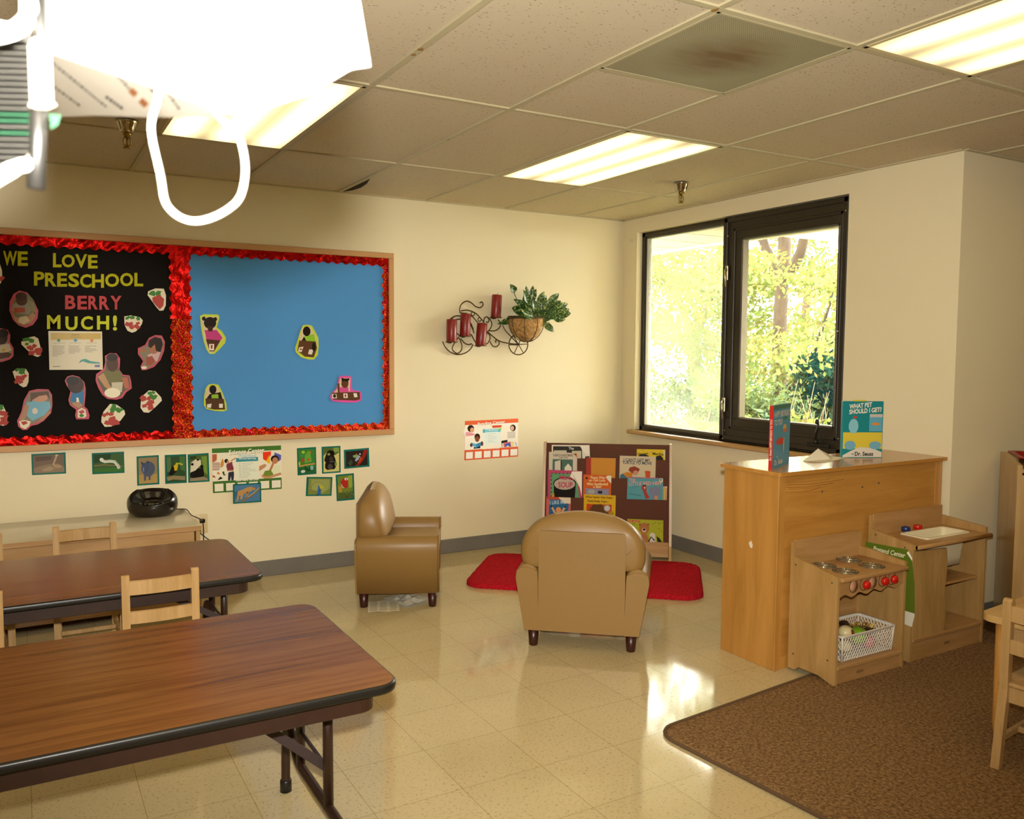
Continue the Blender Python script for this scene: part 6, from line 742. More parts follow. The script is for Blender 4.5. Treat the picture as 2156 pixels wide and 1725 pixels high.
for k in range(74):
    if k < len(TIPS): tx, tz = TIPS[k]; ty = rng.uniform(-.17, -.05)
    else:
        tx = rng.uniform(-1.08, -.64); hi = 1.86 - .28 * abs(tx + .9); tz = rng.uniform(1.66, hi); ty = rng.uniform(-.24, -.07)
    L = rng.uniform(.085, .14); dx = tx - (-.92); a = math.atan2(max(tz - 1.66, .02 if tz > 1.64 else -.1), dx)
    base = (tx - L * math.cos(a) * .95, ty + .01, tz - L * math.sin(a) * .95)
    bb = B(); leafblade(bb, base, (tx, ty, tz), rng.uniform(.021, .031), rng.uniform(.02, .12)); obj('leaf', bb, lm, pt, fix=False)
    tube(bst, smoothpath([(pc.x + rng.uniform(-.06, .06), -.1, 1.60), ((base[0] + pc.x)/2, (ty - .1)/2, (base[2] + 1.63)/2), base], 3), .003, 5)
obj('stem', bst, mat('plant_stem', '4A6A2C', .5), pt)
# ------------------------------------------------------------------ woods and plastics
maple = wood('maple_panel', 'BE9C68', 'AC8850', (7, 7, .7), 3, .32, .1)
maple_x = wood('maple_board', 'BA9466', 'A68050', (.8, 7, 7), 3, .32, .1)
mapleo = wood('amber_maple_panel', 'BC8842', 'A87634', (6, 6, .6), 2.5, .3, .15)
mapleo_x = wood('amber_maple_board', 'BC8840', 'A87432', (.6, 6, 6), 2.5, .25, .3)
chairw = wood('chair_beech', 'BE9A68', 'A88450', (9, 9, .8), 3, .38, .1)
walnut = wood('walnut_laminate', '7E5228', '583416', (.9, 14, 14), 2.6, .24, .0, (.2, .6), .22)
screw = mat('steel_screw', '6A6A64', .35, .9)
# ------------------------------------------------------------------ folding tables
rubber = mat('black_rubber_edge', '14120F', .35); brown = mat('brown_enamel', '2C180E', .4, noise=(25, .15)); brace_m = mat('grey_brace', '3E3230', .45, .3)
def folding_table(label, xr, y0, y1, h):
    """right end at xr, the rest runs 1.83 m to the left"""
    L, W_ = 1.83, y1 - y0; t = thing('folding_table', label, 'table', (xr - L/2, (y0+y1)/2, 0), 0)
    b = B(); prism(b, rrect(L - .014, W_ - .014, .05, 7), 'z', h - .02, h); obj('tabletop', b, walnut, t)
    b = B(); o = rrect(L, W_, .057, 7); i = rrect(L - .013, W_ - .013, .0505, 7); n = len(o)
    R = [[(x, y, z) for x, y in q] for q, z in ((i, h - .0215), ([(p[0]*.998, p[1]*.996) for p in o], h - .024), (o, h - .019), (o, h - .006), ([(p[0]*.998, p[1]*.996) for p in o], h - .0025), (i, h - .0003))]
    grid(b, R, cv=True); obj('edge_band', b, rubber, t)
    b = B(); o = rrect(L - .11, W_ - .06, .045, 6); i = rrect(L - .116, W_ - .066, .042, 6); n = len(o)
    R = [[(x, y, z) for x, y in q] for q, z in ((i, h - .022), (o, h - .022), (o, h - .072), (i, h - .074), (i, h - .022))]
    grid(b, R, cv=True, smooth=False); obj('apron', b, brown, t)
    for sgn in (1, -1):
        x = sgn * (L/2 - .115); b = B(); hw = W_/2
        prof = [(-hw + .010, 0.0), (-hw + .012, .06), (-hw + .016, .12), (-hw + .032, .152), (-hw + .052, .158), (-hw + .08, .16), (0, .158), (hw - .235, .165), (hw - .17, .225), (hw - .13, .245), (hw - .10, .20), (hw - .088, .10), (hw - .085, 0.0)]
        tube(b, smoothpath([(x, y, z) for y, z in prof], 5), .0145, 10)
        for y in (-.135, .135): tube(b, [(x, y, .16), (x, y, h - .022)], .0145, 10)
        tube(b, [(x, -.135, h - .10), (x, .135, h - .10)], .008, 8)
        lg = obj('leg', b, brown, t)
        for y in (-hw + .010, hw - .085):
            b = B(); lathe(b, [(0, 0), (.019, 0), (.019, .035), (.016, .04), (0, .04)], 12, M=Matrix.Translation((x, y, 0))); obj('rubber_foot', b, rubber, lg)
        b = B(); p0 = Vector((x, 0, .27)); p1 = Vector((x - sgn * .27, 0, h - .075)); d = (p1 - p0); ang = math.atan2(d.z, d.x)
        box(b, (0, -.002, -.013), (d.length, .002, .013), .001, 1, M=Matrix.Translation(p0 + Vector((0, -.122, 0))) @ Matrix.Rotation(-ang, 4, 'Y'))
        tube(b, [(x, -.135, .27), (x, .135, .27)], .006, 8); box(b, (p1.x - .03, -.03, p1.z - .002), (p1.x + .03, .03, h - .02), .002, 1)
        obj('brace', b, brace_m, t)
    return t
folding_table('nearest brown woodgrain folding table with black edge, at the lower left', -3.25, -3.357, -2.57, .585)
folding_table('farther brown woodgrain folding table with two chairs on each side, by the low shelf', -3.232, -1.885, -1.115, .515)
# ------------------------------------------------------------------ toddler chairs (seat towards +y, back at y = 0)
def make_chair(label):
    t = thing('wooden_chair', label, 'chair', (0, 0, 0), 0, 'small wooden chairs'); w = .123; sd = .255
    for s in (-1, 1):
        b = B(); prism(b, [(-.055, 0), (-.028, 0), (.014, .27), (.014, .575), (.006, .583), (-.008, .583), (-.016, .575), (-.016, .27)], 'x', s*w - .014, s*w + .014); obj('leg', b, chairw, t)
        b = B(); prism(b, [(sd - .03, .272), (sd, .272), (sd + .012, 0), (sd - .014, 0)], 'x', s*(w + .012) - .014, s*(w + .012) + .014); obj('leg', b, chairw, t)
    for z0, z1 in ((.508, .562), (.398, .446)):
        b = B(); P = []
        for i in range(9):
            x = -w + .014 + (2*w - .028) * i / 8; y = -.006 - .010 * (1 - (2*i/8 - 1)**2); P.append([(x, y - .007, z0), (x, y - .007, z1 - .003), (x, y, z1), (x, y + .007, z1 - .003), (x, y + .007, z0)])
        grid(b, P, cv=True, smooth=False); obj('back_rail', b, chairw, t)
    b = B(); box(b, (-w - .024, -.006, .278), (w + .024, sd + .012, .294), .006); obj('seat', b, chairw, t)
    b = B(); box(b, (-w + .012, .0, .222), (w - .012, .016, .277), .002, 1); box(b, (-w, sd - .02, .222), (w, sd - .004, .277), .002, 1)
    for s in (-1, 1): box(b, (s*w - .008, .012, .222), (s*w + .008, sd - .02, .277), .002, 1)
    obj('seat_rail', b, chairw, t)
    b = B()
    for s in (-1, 1): box(b, (s*w - .008, -.02, .085), (s*w + .008, sd, .11), .003, 1)
    box(b, (-w, .10, .088), (w, .116, .108), .003, 1); obj('stretcher', b, chairw, t)
    return t
ch = make_chair('wooden chair drawn up to the farther table, its back to the nearest table'); ch.location = (-3.632, -1.905, 0)
dup(ch, (-4.283, -1.915, 0), 0, 'wooden chair at the left photo edge, only its right post showing between the tables')
dup(ch, (-3.824, -.812, 0), PI, 'wooden chair between the farther table and the white-topped shelf')
dup(ch, (-4.30, -.86, 0), PI + .12, 'wooden chair at the left photo edge in front of the white-topped shelf')
dup(ch, (-1.16, -3.835, 0.012), -PI/2 + .12, 'wooden chair on the brown carpet at the right photo edge')
# ------------------------------------------------------------------ low shelf with a white top
lam = mat('white_laminate', 'C8BB9E', .12, spec=.6)
t = thing('low_shelf', 'long low wooden shelf with a shiny white top along the back wall', 'shelf', (-4.2, -.29, 0)); hl = .945
b = B(); box(b, (-hl, -.285, .452), (hl, .279, .478), .004); obj('shelf_top', b, lam, t)
b = B(); box(b, (-hl - .001, -.291, .451), (hl + .003, -.283, .477), .002, 1); box(b, (hl - .003, -.285, .451), (hl + .004, .279, .477), .002, 1); obj('edge_strip', b, maple_x, t)
b = B(); box(b, (-hl, -.279, .355), (hl - .03, -.262, .450), .003, 1); obj('front_rail', b, maple_x, t)
for s in (-1, 1):
    b = B(); box(b, (s*(hl - .011) - .011, -.28, 0), (s*(hl - .011) + .011, .275, .451), .003, 1); obj('end_panel', b, maple, t)
b = B(); box(b, (-hl + .022, -.27, .07), (hl - .022, .27, .09)); box(b, (-hl + .022, -.279, .05), (hl - .022, -.262, .112), .003, 1); obj('bottom_board', b, maple_x, t)
b = B(); box(b, (-hl + .022, .262, .09), (hl - .022, .272, .451)); obj('back_panel', b, maple_x, t)
# ------------------------------------------------------------------ CD player
t = thing('cd_player', 'rounded black CD player on the white-topped shelf', 'CD player', (-3.44, -.16, .478), -.25)
b = B(); Np = 40
def rim(a):
    f = (1 - math.sin(a)) / 2                       # 1 at the front (-y)
    ear = math.exp(-((math.cos(a)**2 - 1)**2) * 14) * .018
    return .148 - .075 * f**1.6 + ear * (1 if math.cos(a)**2 > .5 else 0)
P = []
for s in range(15):
    row = []
    for k in range(Np):
        a = 2*PI*k/Np; zt = rim(a); z = zt * s / 14; u_ = z / .155
        rad = .55 + .45 * math.sin(PI * min(1, max(0, .18 + .62 * u_)))**.8 if z < .155 else .9
        rad = (1 - abs(2 * (u_ - .46))**2.6 * .36)
        row.append((.135 * rad * math.cos(a), .095 * rad * math.sin(a), z))
    P.append(row)
P0 = [[(.0, .0, 0)] * Np] + P
top = P[-1]
for s in range(1, 9):
    q = s / 8; row = []
    for k in range(Np):
        x, y, z = top[k]; row.append((x * (1 - q) * .985, (y * (1 - q) * .98 - .01 * q), z + (.062 - z) * (1 - (1 - q)**2.4)))
    P0 = P0 if s > 1 else P0
    P.append(row)
grid(b, [[(0, 0, 0)] * Np] + P, cv=True); bmesh.ops.remove_doubles(b, verts=b.verts, dist=.0004); obj('player_body', b, black, t)
b = B(); M_ = Matrix.Translation((0, .012, .078)) @ Matrix.Rotation(.35, 4, 'X')
lathe(b, [(0, 0), (.055, 0), (.056, .004), (.05, .009), (0, .013)], 28, M=M_ @ Matrix.Diagonal((1.1, .8, 1, 1))); obj('disc_lid', b, mat('smoked_lid', '16130E', .08, coat=.6), t)
for k in range(7):
    a = PI + PI * (k + .5) / 7; b = B(); lathe(b, [(0, 0), (.006, 0), (.006, .006), (0, .008)], 8, M=Matrix.Translation((.075*math.cos(a), .05*math.sin(a) + .005, .070))); obj('button', b, mat('grey_button', '5A544A', .35), t)
b = B(); box(b, (-.016, -.068, .07), (.016, -.045, .082), .002, 1); obj('display', b, mat('lcd', '4A4A30', .15), t)
b = B(); M0 = Matrix.Rotation(.25, 4, 'Z') @ Matrix.Translation((3.44, .16, -.478))
tube(b, smoothpath([M0 @ Vector(p) for p in ((-3.33, -.09, .50), (-3.29, -.05, .483), (-3.255, -.045, .4785), (-3.235, -.035, .47), (-3.21, -.03, .435), (-3.175, -.03, .415), (-3.152, -.03, .40))], 5), .0032, 6)
cord = obj('power_cord', b, black, t)
b = B(); box(b, (-.015, -.012, -.012), (.015, .014, .012), .004, M=M0 @ Matrix.Translation((-3.148, -.022, .393))); obj('plug', b, black, cord)
b = B(); tube(b, smoothpath([(-3.146, -.03, .385), (-3.144, -.034, .33), (-3.146, -.03, .2), (-3.142, -.028, .05), (-3.18, -.03, .008), (-3.3, -.04, .005)], 5), .0032, 6)
tube(b, smoothpath([(-3.18, -.012, .335), (-3.12, -.012, .28), (-3.05, -.012, .215), (-2.98, -.014, .12), (-2.95, -.02, .01)], 5), .003, 6)
tag(obj('power_cord', b, black), 'black cords hanging down the wall below the outlet', 'cord')

# ------------------------------------------------------------------ armchairs (front towards +y)
tanl = mat('tan_vinyl', '8A6A38', .42, bump=(260, .05), spec=.5); legm = mat('dark_leg', '351209', .35); pipe = mat('vinyl_piping', '86663C', .4)
def arc(cx, cz, rx, rz, a0, a1, n): return [(cx + rx*math.cos(math.radians(a0 + (a1-a0)*i/n)), cz + rz*math.sin(math.radians(a0 + (a1-a0)*i/n))) for i in range(n + 1)]
def make_armchair(label):
    t = thing('armchair', label, 'armchair', (0, 0, 0), 0, 'tan child armchairs'); y0, y1 = -.225, .225
    for s in (-1, 1):
        prof = [(.205, .085), (.275, .085), (.318, .33)] + arc(.262, .345, .057, .062, -10, 150, 10) + [(.208, .35), (.205, .30)]
        prof = [(s*x, z) for x, z in prof]
        if s < 0: prof = prof[::-1]
        cx = sum(p[0] for p in prof)/len(prof); cz = sum(p[1] for p in prof)/len(prof); b = B(); R = []
        for y, k in ((y0, .0), (y0, .94), (y0 + .010, 1), (y1 - .012, 1), (y1, .95), (y1 + .002, .0)): R.append([(cx + (x-cx)*k, y, cz + (z-cz)*k) for x, z in prof])
        grid(b, R, cv=True); am = obj('arm', b, tanl, t)
        b = B(); tube(b, [(cx + (x-cx)*.97, y1 + .001, cz + (z-cz)*.97) for x, z in prof[1:-2]], .004, 6); obj('piping', b, pipe, am)
        for y in (-.19, .19):
            b = B(); lathe(b, [(0, 0), (.019, 0), (.0215, .004), (.027, .085), (0, .085)], 16, M=Matrix.Translation((s*.235, y, 0))); obj('leg', b, legm, t)
    b = B(); box(b, (-.206, y0 + .02, .085), (.206, y1 - .012, .27), .008); obj('seat_base', b, tanl, t)
    b = B(); box(b, (-.203, -.10, .265), (.203, y1 + .004, .362), .035, 4); obj('seat_cushion', b, tanl, t)
    # back cushion: an arch with a bulging front
    out = [(.20, .385), (.272, .392), (.295, .43), (.297, .49), (.278, .545), (.235, .598), (.17, .635), (.09, .655), (0, .662)]
    out = out + [(-x, z) for x, z in out[-2::-1]] ; out = [(x, z) for x, z in smoothpath2(out)]
    cx, cz = 0, .48; b = B(); R = []
    for y, k in ((-.222, 0), (-.222, .5), (-.224, .86), (-.214, .96), (-.195, 1), (-.13, 1), (-.098, .97), (-.075, .88), (-.058, .7), (-.05, .4), (-.048, 0)):
        row = []
        for x, z in out:
            zz = cz + (z - cz)*k
            row.append((cx + (x-cx)*k, y + (.015 - .20 * max(0, zz - .41) if y > -.15 else .50 * max(0, zz - .575)), zz))
        R.append(row)
    grid(b, R, cv=True); bk = obj('back_cushion', b, tanl, t)
    b = B()
    for s in (-1, 1):
        for q in (((.21, .47), (.262, .52)), ((.21, .42), (.25, .395))):
            tube(b, [(s*q[0][0], -.2225, q[0][1]), (s*(q[0][0]+q[1][0])/2, -.2215, (q[0][1]+q[1][1])/2), (s*q[1][0], -.2185, q[1][1])], [.0015, .003, .001], 6)
    obj('back_seam', b, pipe, bk)
    b = B(); prism(b, rrect(.412, .486, .014, 4, 0, .329), 'y', -.233, -.21)
    bmesh.ops.subdivide_edges(b, edges=[e for e in b.edges if abs(e.verts[0].co.z - e.verts[1].co.z) > .2], cuts=6)
    obj('back_panel', b, tanl, t)
    for s in (-1, 1):
        b = B(); pr = [(.203, .085), (.274, .085), (.317, .335), (.313, .372), (.290, .388), (.250, .390), (.212, .374)]
        prism(b, [(s*x, z) for x, z in pr], 'y', -.2315, -.222); obj('side_panel', b, tanl, t)
    return t
def smoothpath2(pts):
    return [(p.x, p.z) for p in smoothpath([(x, 0, z) for x, z in pts], 4)]
ac = make_armchair('tan vinyl child armchair seen from behind, standing before the red rug'); ac.location = (-1.645, -1.886, 0); ac.rotation_euler = (0, 0, math.radians(-40.6))
dup(ac, (-2.181, -.778, 0), math.radians(-116.3), 'tan vinyl child armchair seen from its side by the back wall')
# ------------------------------------------------------------------ papers under the armchair
paper = mat('newsprint', 'E0D6B8', .8); ink = flat('A89E84')
b = B(); P = [[(x, y, .002 + .004*math.sin(x*30 + y*12)**2) for y in [i*.2/8 for i in range(9)]] for x in [i*.17/6 for i in range(7)]]; grid(b, P)
npg = obj('newspaper_sheet', b, paper, loc=(-2.475, -1.02, 0), rot=(0, 0, -.38)); tag(npg, 'printed newspaper sheet lying under the side-on armchair', 'newspaper')
b = B()
for c_ in range(3):
    for r_ in range(16):
        x0 = .008 + c_*.054; add(b, [(x0, .012 + r_*.0115, .0068), (x0 + rng.uniform(.03, .047), .012 + r_*.0115, .0068), (x0 + .044, .016 + r_*.0115, .0068), (x0, .016 + r_*.0115, .0068)], [(0, 1, 2, 3)])
obj('newsprint_columns', b, ink, npg, fix=False)
plas = mat('crumpled_plastic', 'D4D0BC', .2, spec=.7); b = B()
P = [[(i*.028, j*.03, .012 + .022*rng.random() * math.sin(PI*i/7) * math.sin(PI*(j + .5)/8)) for j in range(8)] for i in range(8)]; grid(b, P, smooth=False)
grid(b, [[(p[0], p[1], .001) for p in r] for r in P])
tag(obj('crumpled_wrapper', b, plas, loc=(-2.262, -1.045, 0), rot=(0, 0, .28)), 'crumpled clear plastic wrapper under the side-on armchair', 'wrapper')
b = B(); grid(b, [[(i*.02, j*.012, .003 + .02*rng.random()) for j in range(4)] for i in range(4)], smooth=False); tag(obj('paper_scrap', b, paper, loc=(-1.71, -.10, 0)), 'tiny white paper scrap on the floor by the back baseboard', 'scrap')

# ------------------------------------------------------------------ rugs
def pile(name, c1, c2, scale):
    m = mat(name, c1, .95, spec=.1, bump=(scale, 1.0)); nt = m.node_tree; Lk = nt.links.new
    tc = nt.nodes.new('ShaderNodeTexCoord'); n = nt.nodes.new('ShaderNodeTexNoise'); n.inputs['Scale'].default_value = scale * .55; n.inputs['Detail'].default_value = 4; n.inputs['Roughness'].default_value = .75
    r = nt.nodes.new('ShaderNodeValToRGB'); r.color_ramp.elements[0].position = .38; r.color_ramp.elements[1].position = .62; r.color_ramp.elements[0].color = lin(c2); r.color_ramp.elements[1].color = lin(c1)
    Lk(tc.outputs['Object'], n.inputs['Vector']); Lk(n.outputs['Fac'], r.inputs['Fac']); Lk(r.outputs['Color'], nt.nodes['Principled BSDF'].inputs['Base Color']); return m
redp = pile('red_pile', 'D0202E', 'A0121C', 160)
def rug(name, label, w, l, r, h, m, loc, rz, fuzz):
    o = rrect(w, l, r, 10); n = []
    for i in range(len(o)):                       # resample so the rim can be ragged
        a, c = Vector(o[i]), Vector(o[(i+1) % len(o)]); k = max(1, int((c-a).length / .012)); n += [a.lerp(c, j/k) for j in range(k)]
    b = B(); R = []
    for s, z in ((1.0, .001), (1.0, h*.55), (.992, h*.9), (.975, h), (.5, h), (.05, h)):
        R.append([(p.x*s + rng.uniform(-1, 1)*fuzz*(s > .9), p.y*s + rng.uniform(-1, 1)*fuzz*(s > .9), z + (rng.uniform(-1, 1)*fuzz*.6 if 0.9 < s < .999 else 0)) for p in n])
    grid(b, R, cv=True); N = len(n); b.verts.ensure_lookup_table(); b.faces.new([b.verts[5*N + i] for i in range(N)])
    return tag(obj(name, b, m, loc=loc, rot=(0, 0, rz)), label, 'rug')
rug('red_rug', 'fluffy red rug on the floor before the corner bookshelf', 1.42, .80, .12, .03, redp, (-1.005, -.988, 0), math.radians(-40.8), .003)
carp = pile('brown_pile', '9E7C54', '664A2C', 150)
t = rug('carpet', 'brown speckled carpet with a bound edge at the lower right', 4.6, 3.6, .10, .011, carp, (0, 0, 0), 0, .0006)
t.location = (-2.055 + 2.3 * math.cos(.096) + 1.8 * math.sin(.096), -2.915 - 1.8 * math.cos(.096) + 2.3 * math.sin(.096), 0); t.rotation_euler = (0, 0, .096)
b = B(); tube(b, [(x, y, .007) for x, y in rrect(4.6, 3.6, .10, 10)], .0065, 8, True); obj('bound_edge', b, mat('brown_binding', '5A4228', .8), t)
# ------------------------------------------------------------------ book display shelf across the corner
RZ = math.radians(-37.0); ux = Vector((.799, -.602, 0)); nv = Vector((-.602, -.799, 0)); BR = Vector((-.189, -.829, 0))
def bs(x, off, z=0): return BR + ux * x + nv * off + Vector((0, 0, z))
t = thing('book_display_shelf', 'brown tiered book display shelf standing across the corner under the window', 'bookshelf', bs(-.44, 0), RZ)
brownp = mat('brown_panel', '5A3018', .55, spec=.2, noise=(4, .08)); TT = [.015, .035, .055, .075, .095]
lips = [.678, .548, .407, .2815, .123]; bots = [.62, .49, .35, .225, .02]
hw = .435
def lx(x): return x + .44
for s in (-1, 1):
    b = B(); prism(b, [(.16, 0), (-.135, 0), (-.135, .10), (-.012, .785), (.06, .785)], 'x', s*hw - .009 - .002, s*hw + .009 - .002); obj('side_panel', b, maple, t)
def panel(y, z0, z1, m, name='tier_panel'):
    b = B(); box(b, (-hw + .008, -y - .004, z0), (hw - .012, -y, z1), .0012, 1); return obj(name, b, m, t)
panel(.001, .55, .781, brownp, 'back_panel'); panel(TT[0] + .008, .42, lips[0], brownp); panel(TT[1] + .008, .29, lips[1], brownp); panel(TT[2] + .008, .14, lips[2], brownp); panel(TT[3] + .008, .06, lips[3], brownp)
b = B(); box(b, (-hw + .008, -.122, .02), (hw - .012, -.106, .123), .002, 1); obj('front_board', b, maple_x, t)
for k, z in enumerate((.615, .485, .345, .215, .068)):
    b = B(); box(b, (-hw + .008, -TT[k] - .008, z - .006), (hw - .012, .04, z)); obj('tier_ledge', b, brownp, t)
for x in (-.07, .1, .29):
    b = B(); lathe(b, [(0, 0), (.004, 0), (.003, .002), (0, .002)], 8, M=Matrix.Translation((x, -.005, .772)) @ Matrix.Rotation(PI/2, 4, 'X')); obj('panel_tack', b, screw, t)
def shelf_book(key, label):
    o = printed(key, 'picture_book', label, 'book', RZ, 'picture books on the display shelf', 0.0, .0014, .3, .0002, 'cover_print')
    return o
for k, lb in (('the', 'picture book with black and white cover, topmost at the shelf left end'), ('nightmare', "picture book titled There's a Nightmare in My Closet"), ('meansoup', 'picture book titled Mean Soup with a black pot'),
 ('ilikeme', 'picture book titled I Like Me with a blue panel'), ('orange', 'plain orange book with a red spine, back cover showing'), ('oldlady', 'orange picture book titled There Was an Old Lady Who Swallowed a Bat'),
 ('sophie', 'yellow picture book titled When Sophie Gets Angry'), ('yellowgreen', 'picture book with green and blue cover just above the armchair back'), ('gmartha', 'yellow picture book with two dark humps, topmost at the shelf right end'),
 ('turtle', "cream picture book titled I Can't Get My Turtle to Move"), ('redhen', 'blue picture book titled The Little Red Hen'), ('sliver', 'yellow-edged book showing as a sliver behind the Little Red Hen book'),
 ('bear', 'lime picture book with a brown bear, in the lowest tier')): shelf_book(k, lb)
# ------------------------------------------------------------------ tall cubby seen from behind
t = thing('storage_cabinet', 'tall amber wooden cabinet with its back to the room, two books on top', 'cabinet', (-.60, -2.535, 0))
x0, x1 = -.592, .588
b = B(); prism(b, rrect(1.215, .372, .012, 4), 'z', .882, .90); 
obj('cabinet_top', b, mapleo_x, t)
for s, nm in ((-1, 'side_panel'), (1, 'side_panel')):
    b = B(); xx = x0 if s < 0 else x1 - .019; box(b, (xx, -.168, 0.0), (xx + .019, .168, .882), .002, 1); obj(nm, b, mapleo, t)
b = B(); box(b, (x0 + .019, -.158, .05), (x1 - .019, -.150, .882)); obj('back_panel', b, mapleo_x, t)
b = B(); box(b, (x0 + .019, -.166, .0), (x0 + .045, -.158, .882), .001, 1); box(b, (x1 - .05, -.166, 0), (x1 - .019, -.158, .882), .001, 1); box(b, (x0 + .045, -.164, .0), (x1 - .05, -.150, .06), .001, 1); obj('back_frame', b, mapleo, t)
for z in (.06, .30, .59):
    b = B(); box(b, (x0 + .019, -.150, z), (x1 - .019, .16, z + .018)); obj('shelf_board', b, mapleo_x, t)
for x, z in ((-.30, .79), (-.02, .79), (.1, .80)):
    b = B(); lathe(b, [(0, 0), (.005, 0), (.004, .002), (0, .002)], 8, M=Matrix.Translation((x, -.1585, z)) @ Matrix.Rotation(PI/2, 4, 'X')); obj('panel_screw', b, screw, t)
b = B()
for k in range(6):
    z = .85 - k * .011; xa = -.57 + rng.uniform(0, .08); tube(b, smoothpath([(xa, -.1585, z), (xa + .16, -.1585, z - .006 + rng.uniform(-.004, .004)), (xa + rng.uniform(.25, .42), -.1585, z + rng.uniform(-.006, .006))], 4), rng.uniform(.0004, .0010), 4)
obj('wood_knot', b, mat('dark_grain', '935420', .5), t)
b = B(); prism(b, [(0, 0), (.012, .004), (.02, .022), (.006, .034), (-.004, .016)], 'x', -.5935, -.5922, M=Matrix.Translation((0, -.02, .53))); obj('paper_remnant', b, mat('torn_paper', 'D8D0BC', .8), t)
# books standing on the cabinet
def hardback(name, label, loc, rz, w, h, d, cover, spine, prints):
    t = thing(name, label, 'book', loc, rz, 'hardback books on the cabinet')
    cm_, sm_ = flat(cover, .28), flat(spine, .3)
    b = B(); box(b, (0, -.0, 0), (w, .0022, h), mi=0); box(b, (0, d - .0022, 0), (w, d, h), mi=0); box(b, (-.0025, -.0005, 0), (.0, d + .0005, h), mi=1); obj('cover', b, [cm_, sm_], t)
    b = B(); box(b, (.0, .0024, .003), (w - .004, d - .0024, h - .003)); obj('page_block', b, mat('book_pages', 'D8CDAE', .8), t)
    cols = []; b = B()
    for i, l in enumerate(prints):
        if l[1] not in cols: cols.append(l[1])
        mi = cols.index(l[1]); dd = .0004 + .00012 * i
        if l[0] == 'p': add(b, [(x*w, -dd, z*h) for x, z in l[2]], [tuple(range(len(l[2])))], mi)
        elif l[0] == 'e': add(b, [(l[2]*w + l[4]*w*math.cos(a), -dd, l[3]*h + l[5]*h*math.sin(a)) for a in [q*PI/12 for q in range(24)]], [tuple(range(24))], mi)
        else: put_text(b, l[2], (l[3]*w, l[4]*h), (l[5]*w, l[5]*w*l[7] if len(l) > 7 else 0), (0, l[6]*h), dd, .03, mi)
    for f in b.faces:
        f.normal_update()
        if f.normal.y > 0: f.normal_flip()
    obj('cover_print', b, [flat(c, .3) for c in cols], t, fix=False)
    return t
WH = 'DDD6C4'
p0 = (-1.150, -2.622); ang = math.atan2(.124, .250)
t = hardback('picture_book', 'blue hardback titled Happy Birthday to You with a red spine', (p0[0], p0[1], .90), ang, .272, .288, .016, '3E8EAE', 'B02A26', [
 ('p', '2E6E50', [(0, .93), (1, .93), (1, 1), (0, 1)]), ('t', 'D0C8B0', 'HAPPY BIRTHDAY', .5, .85, .92, .10), ('t', 'D0C8B0', 'TO YOU!', .29, .72, .46, .10), ('e', '2E7A6A', .68, .77, .14, .03),
 ('e', 'C8301E', .42, .41, .24, .06), ('e', 'D8A838', .66, .62, .10, .05), ('e', 'C8602A', .68, .57, .13, .028), ('e', 'D8B84A', .62, .33, .03, .13), ('t', 'D0C8B0', 'by', .26, .17, .08, .035), ('t', 'D0C8B0', 'Dr. Seuss', .34, .09, .48, .09)])
b = B(); put_text(b, 'HAPPY BIRTHDAY TO YOU!', (0, 0), (0, .13), (-.009, 0), .0, .02); put_text(b, 'Dr. Seuss', (0, -.095), (0, .05), (-.009, 0), .0, .02)
bmesh.ops.rotate(b, verts=b.verts[:], cent=(0, 0, 0), matrix=Matrix.Rotation(-PI/2, 3, 'Z'))
obj('spine_print', b, flat('D0C8B0'), t, loc=(-.0031, .008, .16))
p0 = (-.512, -2.485); ang = math.atan2(-.092, .177)
t = hardback('picture_book', 'teal hardback titled What Pet Should I Get with a yellow band', (p0[0], p0[1], .90), ang, .206, .284, .014, '1F7A7E', '2A8890', [
 ('p', 'C8B43C', [(.02, .16), (.99, .16), (.99, .45), (.02, .45)]), ('p', 'C9C2B2', [(.02, .01), (.99, .01), (.99, .10), (.75, .17), (.45, .19), (.22, .12), (.02, .04)]), ('p', '5A9AB0', [(.66, .47), (.985, .47), (.985, .77), (.66, .77)]),
 ('p', 'B8B0A4', [(.67, .72), (.985, .72), (.985, .775), (.67, .775)]), ('e', '7EB4C0', .27, .56, .12, .13), ('e', 'B83A34', .30, .72, .05, .02), ('e', '6A9EB0', .20, .22, .14, .08), ('e', '6A9EB0', .82, .22, .15, .07), ('e', 'C8822E', .82, .60, .10, .025),
 ('t', WH, 'WHAT PET', .43, .925, .56, .085, .10), ('t', WH, 'SHOULD I GET?', .55, .835, .80, .085, .08), ('t', '2A2622', 'by', .27, .065, .05, .03), ('t', '2A2622', 'Dr. Seuss', .55, .07, .46, .075)])
b = B(); box(b, (.05, .004, .283), (.12, .006, .291)); obj('bookmark', b, flat('C8B43C'), t)
wp = mat('folded_paper', 'D8CFB6', .7)
b = B(); add(b, [(0, 0, .001), (.30, .02, .001), (.33, -.05, .001), (.05, -.09, .001), (.13, .0, .055), (.17, -.045, .004)], [(0, 1, 2, 3), (0, 4, 5, 3), (4, 1, 5), (0, 1, 4)])
tag(obj('folded_paper', b, wp, loc=(-.81, -2.50, .90), rot=(0, 0, .15), fix=False), 'folded white paper lying between the two books on the cabinet', 'paper')

